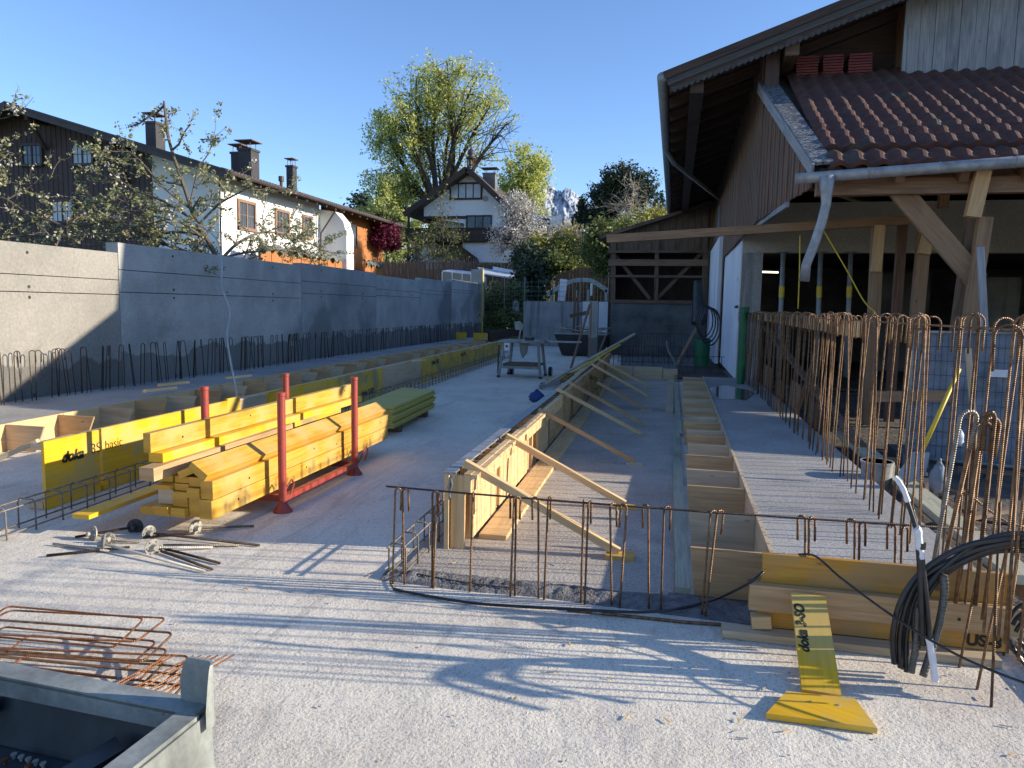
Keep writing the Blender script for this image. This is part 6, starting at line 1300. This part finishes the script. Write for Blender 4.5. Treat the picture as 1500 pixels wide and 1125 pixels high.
lobe_tree('leafy_tree', 'lower spring green tree right of the white house roof', AY(770, 390, 68), [L(765, 245, 68, 2.6, 2.6, 1), L(785, 262, 68, 1.9, 2.6, .9), L(745, 262, 68, 2.2, 2., .9), L(765, 290, 68, 3., 2.6, .9)], .16, 'lime', 'barkdark', tw=34, per=80, spread=.32, trunk_r=.25, seed=5, droop=.3, twig_r=.03, long=1.9)
lobe_tree('leafy_tree', 'mid green tree at the left foot of the tall tree, above the brown house end', AY(560, 400, 62), [L(556, 335, 62, 2.2, 2.2, 1)], .2, 'midgreen', 'barkdark', tw=30, per=90, spread=.45, trunk_r=.2, seed=6, droop=.2)
lobe_tree('purple_tree', 'round purple leaved shrub at the end of the chalet', AY(566, 385, 47), [L(562, 345, 47, 1.0, 1.0, 1.3), L(572, 350, 47.5, .7, .8, 1)], .12, 'purple', 'barkdark', tw=50, per=90, spread=.16, trunk_r=.08, seed=7)
lobe_tree('bluish_tree', 'hazy distant conifer behind the chalet roof end', AY(528, 360, 110), [L(530, 305, 110, 2.5, 2.5, 1), L(538, 325, 110, 3, 3, 1)], .4, 'darkgreen', 'barkdark', tw=20, per=60, spread=.7, trunk_r=.2, seed=8)
# garden trees in front of the white house
lobe_tree('young_tree', 'thin leaved young tree in front of the left half of the white house', AY(650, 395, 50), [L(645, 300, 50, 1.3, 1.6, .3), L(650, 335, 50, 1.6, 1.5, .45), L(625, 350, 50, 1.2, 1.2, .4), L(668, 342, 50, 1., 1.1, .3)], .10, 'midgreen', 'bark', tw=34, per=34, spread=.3, trunk_r=.09, seed=9, droop=.1)
lobe_tree('dark_shrub', 'dark green bushy shrub at the left foot of the white house', AY(612, 395, 48), [L(608, 362, 48, 1.4, 1.2, .6), L(640, 370, 48, .9, .7, .4), L(664, 376, 48, .9, .7, .4)], .10, 'midgreen', 'bark', tw=36, per=34, spread=.25, trunk_r=.09, seed=19)
lobe_tree('blossom_tree', 'white blossoming tree in front of the right half of the white house', AY(756, 400, 46), [L(743, 330, 46, 1.3, 1.4, .7), L(768, 318, 46, 1.5, 1.5, .9), L(780, 345, 46, 1.6, 1.5, 1), L(742, 355, 46, 1.5, 1.3, 1), L(755, 300, 46, 1., .9, .8)], .085, 'blossom', 'barkdark', tw=52, per=36, spread=.2, trunk_r=.14, seed=10)
lobe_tree('pink_tree', 'pinkish blossoming tree right of the white house', AY(822, 400, 52), [L(812, 345, 52, 1.8, 1.3, .8), L(835, 352, 53, 1.4, 1.2, .8), L(800, 360, 52, 1.4, 1.1, .7)], .12, 'pinkish', 'bark', tw=40, per=44, spread=.28, trunk_r=.1, seed=11) if 'pinkish' in M else None
for i, (px, py, Y, rx, rz_2, mt, lab, dn) in enumerate(((790, 372, 44, 1.3, 1.2, 'yshrub', 'yellow green shrub below the blossom tree', 1.2), (818, 372, 44, 1.3, 1.4, 'midgreen', 'loose green shrub beside the yellow one', .9), (842, 368, 45, 1.6, 1.7, 'yshrub', 'tall loose yellowish shrub left of the shed', .8), (868, 372, 42, 1.3, 1.6, 'midgreen', 'green shrub right behind the curved brown fence', 1), (884, 362, 36, .9, 1.6, 'midgreen', 'green shrub touching the left side of the shed', 1.2), (822, 388, 40, 1.4, .7, 'midgreen', 'low green shrub behind the pergola', 1),
        (790, 390, 40, .8, .9, 'darkgreen', 'dark evergreen shrub behind the mesh fence', 1.3), (775, 422, 36, .8, 1.5, 'darkgreen', 'tall dark evergreen left of the stained wall', 1.5), (740, 430, 34.5, 1.0, .6, 'midgreen', 'low plant behind the mesh fence', .7), (715, 445, 34, 1.1, .5, 'midgreen', 'ground plant beside the yellow post', .8), (745, 468, 33.5, 1.4, .5, 'midgreen', 'low green planting at the foot of the mesh fence', .8), (770, 380, 42, .9, .9, 'darkgreen', 'dark round evergreen beside the brick arch', 1.4))):
    c = AY(px, py, Y); lobe_tree('shrub', lab, (c.x, Y, max(c.z-rz_2-.3, gh(c.x, Y))), [((c.x, Y, c.z), (rx, rx*.8, rz_2), dn)], .12, mt, 'bark', tw=50, per=46, spread=.22, trunk_r=.05, seed=30+i, twig_r=.012, cat='shrub')
# conifers at right
def conifer(name, label, px, ptop, pbase, Y, w_, seed, mat='darkgreen', flat=False):
    top, b = AY(px, ptop, Y), AY(px, pbase, Y); Hh = top.z-b.z; t = thing(name, label, 'tree', b); r = random.Random(seed); rg = np.random.default_rng(seed)
    mm = MB(); mm.tube([b, top], .16, 7, r1=.02); pts_ = []
    n_ = int(Hh*5)
    for k in range(n_):
        s = (k+.5)/n_; z = b.z+Hh*(.12+.88*s); rad = w_*(1-s)**.8*r.uniform(.6, 1.15)+.1
        for q in range(5):
            an = r.uniform(0, 6.28); e = Vector((b.x+rad*math.cos(an), b.y+rad*math.sin(an), z-rad*.25)); st = Vector((b.x, b.y, z)); mm.tube([st, e], .02, 3, caps=False)
            m2 = int(26*rad/w_+8); u = rg.uniform(.15, 1, (m2, 1)); pts_.append(np.array(st)*(1-u)+np.array(e)*u+rg.normal(size=(m2, 3))*.1)
    mm.build('trunk', M['barkdark'], t); leaves('crown', np.concatenate(pts_), .16, mat, t, seed=seed)
conifer('spruce', 'small dark spruce standing between the mountain and the pine', 852, 290, 350, 58, 1.5, 41)
lobe_tree('pine_tree', 'large dark pine with clumped needles left of the barn eave', AY(905, 392, 56), [L(912, 258, 56, 1.6, 1.0, 1.4), L(895, 272, 56, 1.5, .9, 1.3), L(938, 268, 56, 1.5, .9, 1.3), L(882, 290, 56, 1.3, .7, 1.2), L(910, 285, 57, 1.8, 1., 1.2), L(945, 285, 56, 1.3, .8, 1), L(890, 325, 57, 1.8, 1.2, 1.2), L(870, 322, 57, 1.4, 1.2, 1.1), L(862, 345, 56, 1.8, 1.0, 1.2), L(905, 345, 57, 2, 1.3, 1)], .13, 'darkgreen', 'barkdark', tw=26, per=80, spread=.22, trunk_r=.16, seed=12, twig_r=.03, fill=.4)
lobe_tree('bare_tree', 'pale leafless tree in front of the dark pine', AY(926, 380, 50), [L(926, 280, 50, 1.2, 1.5, -1), L(915, 310, 50, 2.0, 1.6, -1), L(945, 320, 50, 1.8, 1.5, -1)], .1, 'midgreen', 'barkpale', tw=44, trunk_r=.11, seed=13, fork=AY(926, 335, 50), twig_r=.022)
lobe_tree('leafy_tree', 'yellow green tree right under the barn eave', AY(955, 380, 46), [L(945, 325, 46, 1.6, 1.1, .9), L(968, 330, 47, 1.4, 1.3, .9), L(925, 340, 46, 1.6, 1.0, .9)], .12, 'yshrub', 'bark', tw=44, per=46, spread=.28, trunk_r=.1, seed=14)
lobe_tree('green_shrub', 'broad green shrub just above the shed roof', AY(935, 385, 42), [L(915, 345, 42, 1.3, .8, 1), L(945, 348, 42, 1.5, .7, 1), L(895, 352, 42, 1.0, .8, 1)], .11, 'midgreen', 'bark', tw=44, per=46, spread=.25, trunk_r=.08, seed=15, cat='shrub')
for i, (px, pt, Y, w_) in enumerate(((968, 283, 150, 3.0), (978, 288, 165, 3.2), (958, 290, 170, 3.2), (835, 335, 190, 4), (845, 340, 170, 3.5))):
    conifer('distant_spruce', f'{["leftmost", "middle", "rightmost", "upper", "lower"][i]} far off dark spruce {"beside the barn eave" if i < 3 else "below the mountain"}', px, pt, pt+55, Y, w_, 50+i)
# apple trees behind the left wall
def fruit_tree(name, label, base, limbs, seed, leafn=16, mat='budleaf', dens=1.0, bl=0):
    """limbs: list of px polylines [(x,y,Y)...]"""
    r = random.Random(seed); rg = np.random.default_rng(seed); t = thing(name, label, 'tree', base); mm = MB(); lf = []; bf = []
    def grow(pts, r0, depth):
        mm.tube(pts, r0, 7 if depth == 0 else 5 if depth == 1 else 4, r1=r0*.35, caps=False); n_ = len(pts); Ltot = sum((pts[i+1]-pts[i]).length for i in range(n_-1))
        if depth < 3:
            k = max(2, int(Ltot*[3.2, 4.5, 5.5][depth]*dens))
            for _ in range(k):
                s = r.uniform(.15, 1); i = min(int(s*(n_-1)), n_-2); p = pts[i].lerp(pts[i+1], s*(n_-1)-i); d = (pts[i+1]-pts[i]).normalized()
                v = Vector((r.gauss(0, 1), r.gauss(0, .8), r.gauss(.12, .6))).normalized(); v = (d*.7+v).normalized(); l = [.7, .42, .2][depth]*r.uniform(.5, 1.3)
                a = p; q = [a]; 
                for j in range(4): v = (v+Vector((r.gauss(0, .22), r.gauss(0, .22), r.gauss(.07, .2)))).normalized(); a = a+v*l/4; q.append(a)
                grow(q, max(r0*.45, .0035), depth+1)
        if depth >= 1:
            m2 = int(Ltot*leafn*[0, 1.0, 1.7, 2.4][depth]*dens); P_ = np.array([list(p) for p in pts])
            if m2 > 0:
                s_ = rg.uniform(.1, 1.03, m2)*(n_-1); s_ = np.round(s_*3)/3+rg.normal(size=m2)*.04; s_ = np.clip(s_, 0, n_-1.001); i0 = s_.astype(int); f_ = (s_-i0)[:, None]
                q = P_[i0]*(1-f_)+P_[i0+1]*f_+rg.normal(size=(m2, 3))*.028; (bf if r.random() < bl else lf).append(q)
    for lm_, r0 in limbs: grow(spline([AY(*p) for p in lm_], 4), r0, 0)
    mm.build('branches', M['bark'], t); leaves('foliage', np.concatenate(lf), .042, mat, t, seed=seed, long=1.5)
    if bf: leaves('blossom', np.concatenate(bf), .05, 'blossom', t, seed=seed+1, long=1.1)
YA = 12.6; b0 = AY(322, 420, YA)
fruit_tree('apple_tree', 'sprawling budding apple tree with an upright leader behind the left wall', (b0.x, YA, .5), [
    ([(330, 430, YA), (320, 385, YA), (300, 345, YA), (285, 320, YA), (270, 275, YA), (250, 215, YA), (243, 175, YA), (240, 148, YA)], .055),
    ([(318, 385, YA), (280, 372, YA), (225, 350, YA-.3), (170, 325, YA-.4), (120, 330, YA-.5), (95, 322, YA-.5)], .045),
    ([(300, 345, YA), (262, 340, YA+.3), (215, 345, YA+.4), (160, 352, YA+.3), (90, 345, YA+.2)], .035),
    ([(288, 325, YA), (240, 295, YA+.2), (200, 280, YA+.3), (170, 262, YA+.2), (150, 258, YA)], .03),
    ([(285, 310, YA), (240, 275, YA-.3), (205, 235, YA-.4), (178, 215, YA-.4)], .025), ([(250, 300, YA), (205, 310, YA-.2), (150, 300, YA-.2), (100, 288, YA-.3)], .025),
    ([(290, 330, YA), (320, 300, YA), (345, 285, YA-.1), (375, 270, YA-.2)], .025), ([(278, 300, YA), (290, 250, YA+.2), (305, 225, YA+.2), (312, 205, YA+.2)], .018),
    ([(320, 385, YA), (350, 355, 13.4), (390, 340, 14.8), (440, 350, 16.6), (475, 368, 18)], .035), ([(322, 380, YA), (360, 370, 13.8), (420, 366, 16.2), (465, 378, 18)], .03),
    ([(320, 390, YA), (290, 380, YA-.4), (240, 372, YA-.6), (180, 362, YA-.7), (120, 358, YA-.8)], .03), ([(300, 350, YA), (255, 322, YA-.6), (210, 330, YA-.8), (140, 340, YA-.9)], .025)], 21, leafn=25, bl=.04)
YA = 10.8; b0 = AY(-120, 420, YA)
fruit_tree('apple_tree', 'budding apple tree with white blossom reaching in from the left border', (b0.x, YA, .5), [
    ([(-120, 420, YA), (-80, 360, YA), (-30, 340, YA), (20, 328, YA), (60, 320, YA), (100, 335, YA)], .05), ([(-80, 350, YA), (-40, 300, YA), (0, 290, YA), (25, 302, YA), (45, 318, YA)], .03),
    ([(-60, 330, YA), (-30, 270, YA), (0, 265, YA), (30, 270, YA), (60, 268, YA), (88, 255, YA)], .025), ([(-60, 300, YA), (-30, 240, YA), (-5, 222, YA), (22, 226, YA)], .025), ([(-40, 260, YA), (-15, 200, YA), (4, 160, YA)], .02),
    ([(-60, 350, YA), (-10, 350, YA), (40, 345, YA+.2), (110, 350, YA+.2)], .03)], 22, leafn=17, bl=.12, dens=.7)
# ---------------------------------------------------------------- mountain and far hills
def mountain():
    rg = np.random.default_rng(5); NX, NY = 300, 110
    D0 = 3000.
    prof = [(560, 372), (640, 350), (700, 330), (735, 312), (752, 296), (768, 284), (785, 273), (799, 264), (806, 270), (815, 279), (822, 280), (832, 274), (842, 282), (853, 293), (868, 302), (890, 315), (930, 330), (990, 345), (1100, 368)]
    def ridge(px):
        for (a, b), (c, d) in zip(prof, prof[1:]):
            if a <= px <= c: return b+(d-b)*(px-a)/(c-a)
        return 372
    rr_ = random.Random(8); 
    def fbm(x, y):
        s = 0; a = 1; f = 1
        for o in range(5):
            s += a*abs(math.sin(x*f*1.7+y*f*.9+o*1.3+1.2*math.sin(y*f*1.1+o)+.8*math.sin(x*f*.7+o*2))); a *= .52; f *= 2.1
        return s/2
    V = []
    for j in range(NY+1):
        t_ = j/NY
        for i in range(NX+1):
            px = 560+540*i/NX; top = AY(px, ridge(px)-1.5*math.sin(px*.7)-1.2*math.sin(px*1.9), D0)
            z = top.z*(t_**.85) if t_ > 0 else 0; y = D0-600*(1-t_); x = top.x*(1-.10*(1-t_))
            amp = 26*math.sin(math.pi*min(1, t_*.95+.03)); h = (fbm(px*.06, t_*6)-.9)*amp+(fbm(px*.31, t_*33)-.9)*9
            V.append((x+rr_.gauss(0, 1.0), y-h*1.2, z+h*(.9 if t_ < .97 else .2)))
    b = len(V)
    F_ = [(j*(NX+1)+i, j*(NX+1)+i+1, (j+1)*(NX+1)+i+1, (j+1)*(NX+1)+i) for j in range(NY) for i in range(NX)]
    # back side so that the mountain has real depth
    for i in range(NX+1): x, y, z = V[NY*(NX+1)+i]; V.append((x*1.12, y+900, 0))
    F_ += [(NY*(NX+1)+i, NY*(NX+1)+i+1, b+i+1, b+i) for i in range(NX)]
    struct(npmesh('mountain', np.array(V), np.array(F_), M['snow']))
def snowmat():
    m, t, b = newmat('snow and rock'); v = coord(t, 'Object', (.03, .03, .06)); g = t.nodes.new('ShaderNodeNewGeometry'); sp = t.nodes.new('ShaderNodeSeparateXYZ'); t.links.new(g.outputs['Normal'], sp.inputs[0])
    nz = noise(t, v, 1.5, 8, .7); ad = t.nodes.new('ShaderNodeMath'); ad.operation = 'ADD'; t.links.new(sp.outputs['Z'], ad.inputs[0]); t.links.new(nz, ad.inputs[1]); mh = t.nodes.new('ShaderNodeMath'); mh.operation = 'MULTIPLY'; mh.inputs[1].default_value = .5; t.links.new(ad.outputs[0], mh.inputs[0])
    snow = ramp(t, [(.52, (.08, .10, .14, 1)), (.60, (.5, .53, .58, 1))], mh.outputs[0])
    hz = t.nodes.new('ShaderNodeSeparateXYZ'); t.links.new(coord(t, 'Object', (1, 1, 1)), hz.inputs[0]); mr = t.nodes.new('ShaderNodeMapRange'); mr.inputs[1].default_value = 300; mr.inputs[2].default_value = 385; t.links.new(hz.outputs[2], mr.inputs[0])
    col = mix(t, (.03, .05, .05, 1), snow, mr.outputs[0]); t.links.new(col, b.inputs['Base Color']); b.inputs['Roughness'].default_value = .8; return m
M['snow'] = snowmat(); mountain()
# ---------------------------------------------------------------- garden behind the site
def mesh_fence(label, A, B_, h, posts, step=.12, mat='galvd'):
    t = thing('mesh_fence', label, 'fence', A); A = Vector(A); B_ = Vector(B_); mm = MB(); n_ = int((B_-A).length/step)
    for k in range(n_+1): p = lerp(A, B_, k/n_); mm.tube([p, p+Vector((0, 0, h))], .006, 3, caps=False)
    for k in range(int(h/.2)+1): z = Vector((0, 0, min(h, .2*k))); mm.tube([A+z, B_+z], .007, 3, caps=False)
    mm.build('wire_mesh', M[mat], t)
    for k in range(posts+1): p = lerp(A, B_, k/posts); mm = MB(); mm.tube([p, p+Vector((0, 0, h+.05))], .028, 8); mm.build('post', M[mat], t)
    return t
M['galvd'] = plain('dull green wire', (.1, .13, .1, 1), (.16, .18, .15, 1), 5, .6)
a, b = AY(709, 480, 33.2), AY(768, 480, 33.2); a.z = b.z = .2
mesh_fence('tall wire mesh fence between the yellow post and the stained wall', a, b, AY(740, 407, 33.2).z-.2, 2)
a, b = AY(768, 440, 31), AY(893, 440, 31); a.z = b.z = AY(768, 440, 31).z; mesh_fence('thin wire fence standing on top of the stained garden wall', a, b, .95, 3, .3)
p = AY(706.5, 490, 32.0); simple_beam('yellow_post', Vector((p.x, 32, 0)), Vector((p.x-.03, 32, AY(706, 392, 32).z)), .05, .05, 'ypaint', 'tall thin yellow post at the far end of the left wall', 'post', up=Vector((0, 1, 0)))
for i, (x0, x1) in enumerate(((668, 684), (694, 715))):
    a, b = AY(x0, 498, 28.5), AY(x1, 488, 28.5); mm = MB(); mm.box(a.x, 28.4, .29, b.x, 28.46, .29+.28); tag(mm.build('yellow_board', M['yellow'], loc=(a.x, 28.4, .29)), ['left short yellow board standing at the far end of the left strip', 'right short yellow board standing at the far end of the left strip'][i], 'board')
def awning():
    Y = 38; t = thing('awning', 'flat pale blue garden canopy on thin posts behind the left wall end', 'canopy', AY(708, 440, Y)); q = [AY(706, 402, Y-1), AY(757, 409, Y-1), AY(752, 402, Y+2), AY(700, 393, Y+2)]
    mm = MB(); mm.slab(q, .07, (0, 0, 1)); mm.build('canopy_sheet', M['sheet'], t)
    for px in (712, 755): a = AY(px, 406, Y-1); mm = MB(); mm.tube([Vector((a.x, a.y, .3)), a], .05, 8); mm.build('post', M['galv'], t)
    mm = MB(); q0, q1 = AY(722, 394, Y+2), AY(755, 400, Y+2); mm.beam(q0, q1, .1, .28); mm.build('fascia', M['whitewash'], t)
awning()
a, b = AY(648, 398, 40), AY(690, 402, 40); t = thing('white_frame_shelter', 'low glazed shelter with a white frame just above the far end of the left wall', 'shelter', a)
mm = MB(); mm.slab([a, b, b+Vector((0, 1.5, .15)), a+Vector((0, 1.5, .15))], .06, (0, 0, 1)); mm.build('roof_sheet', M['whitewash'], t)
for s in (0, .35, .7, 1): p = lerp(a, b, s); mm = MB(); mm.beam(p-Vector((0, 0, 1.3)), p, .06, .06); mm.build('frame_post', M['whitewash'], t)
mm = MB(); mm.slab([a-Vector((0, 0, 1.2)), b-Vector((0, 0, 1.2)), b, a], .02, (0, 1, 0)); mm.build('pane', M['glass'], t)
def brushwood(px0, px1, py0, py1, Y, label):
    a, b = AY(px0, py1, Y), AY(px1, py1, Y); top = AY(px0, py0, Y).z; r = random.Random(px0); t = thing('brushwood_fence', label, 'fence', a); mm = MB(); x = a.x
    while x < b.x: mm.beam((x, Y+r.uniform(-.03, .03), a.z-1), (x+r.uniform(-.04, .04), Y, top+r.uniform(-.12, .05)), .05, .04, up=Vector((0, 1, 0))); x += .055
    mm.build('reed_panel', M['dryw'], t)
M['dryw'] = wood('dry reed', (.07, .05, .04, 1), (.15, .11, .085, 1), .5, .95)
brushwood(561, 700, 382, 392, 42, 'long dark brushwood fence above the far half of the left wall')
brushwood(700, 770, 386, 396, 44, 'short brushwood fence piece behind the pale blue canopy')
def arch(px, py, Y, w_, h_, mat, label):
    c = AY(px, py, Y); t = thing('garden_arch', label, 'arch', (c.x, Y, c.z-h_)); mm = MB(); N = 14; out = []; 
    for k in range(N+1): an = math.pi*k/N; out.append((-math.cos(an)*w_/2, h_*.45*math.sin(an)))
    pts_ = [Vector((c.x+u, Y, c.z+v)) for u, v in out]; pts_ = [Vector((pts_[0].x, Y, c.z-h_))]+pts_+[Vector((pts_[-1].x, Y, c.z-h_))]; mm.slab(pts_[::-1], .5, (0, 1, 0)); mm.build('arch_body', M[mat], t); rg = np.random.default_rng(px)
    n_ = 2600; u = rg.uniform(-1, 1, n_); v = rg.uniform(0, 1, n_); zz = c.z-h_+v*(h_+h_*.45*np.sqrt(np.maximum(0, 1-u*u))); P_ = np.stack([c.x+u*w_/2*1.03, Y-rg.uniform(0, .12, n_), zz], 1); leaves('creeper', P_, .09, 'dryhedge', t, seed=px, droop=.6, long=2.6)
arch(778, 388, 45, 1.7, 1.3, 'terra', 'rounded brown overgrown arch below the blossom tree, left one'); arch(797, 385, 46, 1.0, 1.7, 'terra', 'narrower terracotta overgrown arch with a pale edge, right one')
c = AY(783.5, 390, 44.2); mm = MB(); mm.box(c.x-.22, 44.1, c.z-.35, c.x+.22, 44.2, c.z+.3); tag(mm.build('lantern_box', M['whitewash'], loc=c), 'small white box with dark slots in front of the brown arch', 'box')
for k in range(2): mm = MB(); mm.box(c.x-.12, 44.05, c.z-.12+.2*k, c.x+.12, 44.09, c.z-.06+.2*k); o = mm.build('dark_slot', M['black']); tag(o, ['lower dark slot of the small white box', 'upper dark slot of the small white box'][k], 'slot')
def curved_fence():
    Y = 38; t = thing('curved_fence', 'brown vertical board fence with a curved top left of the shed', 'fence', AY(818, 440, Y)); px = 815; k = 0
    while px < 893:
        s = (px-815)/78; top = 414-22*math.sin(math.pi*min(1, s*.62+.16)); a, b = AY(px, 440, Y), AY(px, top, Y); a.z = min(a.z, 1.0); b.x = a.x; mm = MB(); mm.beam((a.x, Y+.02*(k % 2), 1.2), (a.x, Y+.02*(k % 2), b.z), .17, .025, up=Vector((0, 1, 0))); mm.build('fence_board', M['reddish2'], t); px += 5.2; k += 1
M['reddish2'] = wood('red brown fence board', (.12, .05, .03, 1), (.2, .09, .05, 1), .6)
curved_fence()
def pergola():
    Y = 35; t = thing('pergola', 'greyish white arched garden pergola over the stained wall', 'pergola', AY(815, 440, Y)); 
    for dy in (0, 1.2):
        P_ = spline([AY(803, 432, Y+dy), AY(820, 420, Y+dy), AY(838, 412, Y+dy), AY(855, 410, Y+dy), AY(870, 413, Y+dy), AY(893, 428, Y+dy)]); mm = MB()
        for q0, q1 in zip(P_, P_[1:]): mm.beam(q0, q1, .1, .2)
        mm.build('arch_beam', M['whitewash2'], t)
    P_ = spline([AY(803, 432, Y), AY(820, 420, Y), AY(838, 412, Y), AY(855, 410, Y), AY(870, 413, Y), AY(893, 428, Y)]); mm = MB()
    for q0, q1 in zip(P_[::2], P_[2::2]): mm.slab([q0, q1, q1+Vector((0, 1.2, 0)), q0+Vector((0, 1.2, 0))], .02, (0, 0, 1))
    mm.build('roof_slats', M['whitewash2'], t)
    for px in (808, 862, 888): p = AY(px, 424, Y); mm = MB(); mm.beam((p.x, Y, .5), (p.x, Y, p.z), .1, .1, up=Vector((0, 1, 0))); mm.build('post', M['whitewash2'], t)
M['whitewash2'] = plain('greyed white paint', (.4, .42, .4, 1), (.3, .32, .3, 1), 3, .8)
pergola()
a, b = AY(822, 441, 31.3), AY(826, 409, 31.3); simple_beam('white_board', a, b, .32, .03, 'white', 'narrow white upright board standing on the stained wall', 'board', up=Vector((0, 1, 0)))
for i, (px, y0, y1) in enumerate(((843, 425, 436), (866, 415, 433))): a, b = AY(px, y1, 31), AY(px+.5, y0, 31); simple_beam('white_stake', a, b, .09, .05, 'white', ['left short white stake above the stained wall', 'right taller white stake above the stained wall'][i], 'stake', up=Vector((0, 1, 0)))
a = AY(852, 390, 43); mm = MB(); mm.tube([Vector((a.x, 43, a.z-2)), AY(854, 340, 43)], .045, 8); t = thing('garden_lamp', 'thin dark lamp post among the shrubs left of the shed', 'lamp post', (a.x, 43, a.z-2)); mm.build('pole', M['black'], t); mm = MB(); mm.lathe(AY(854, 342, 43), [(.05, 0), (.16, .05), (.1, .2), (.01, .25)], 10); mm.build('lamp_head', M['steelgrey'], t)
for i, (px, py, r_) in enumerate(((690+5, 430, .22), (755, 452, .2))):
    c = AY([755, 738][i], [452, 462][i], 34); mm = MB(); mm.lathe((c.x, 34, c.z-.4), [(.18, 0), (.2, .3), (.14, .5), (.17, .6), (.12, .75), (.01, .8)], 10); tag(mm.build('garden_ornament', M['whitewash2'], loc=(c.x, 34, c.z-.4)), ['pale rounded garden ornament behind the mesh fence', 'second pale ornament low behind the mesh fence'][i], 'ornament')
for i, (px, py) in enumerate(((712, 425), (719, 427), (726, 429), (734, 431))):
    c = AY(px, py, 39); mm = MB(); mm.box(c.x-.16, 38.9, c.z-.22, c.x+.16, 39.1, c.z+.22); tag(mm.build('pale_box', M['whitewash2'], loc=c), f'{pos[i]} pale box from the left on the shelf under the canopy', 'box', 'pale boxes under the canopy')
a, b = AY(706, 432, 39), AY(765, 436, 39); simple_beam('garden_shelf', a, b, .5, .1, 'oldwood', 'brown wooden shelf under the pale blue canopy', 'shelf')
brushwood(708, 768, 412, 450, 41, 'dark wooden garden screen behind the canopy posts')
simple_beam('sleeper', AY(715, 492, 29.5), AY(770, 484, 31), .2, .35, 'darkwood', 'dark timber sleeper in front of the mesh fence', 'sleeper')
# pale cable rising from the left strip into the apple tree
cable([AY(348, 603, 7.9), AY(346, 570, 7.9), AY(338, 530, 8.1), AY(333, 490, 8.6), AY(337, 455, 9.2), AY(325, 420, 9.8), AY(325, 385, 10.4), AY(318, 352, 11), AY(300, 335, 11.4), AY(283, 325, 11.8)], .012, 'long pale cable rising from the left strip into the apple tree', 'whitewash2')
# tidy up helper properties
for o in bpy.data.objects:
    if '_w' in o: del o['_w']
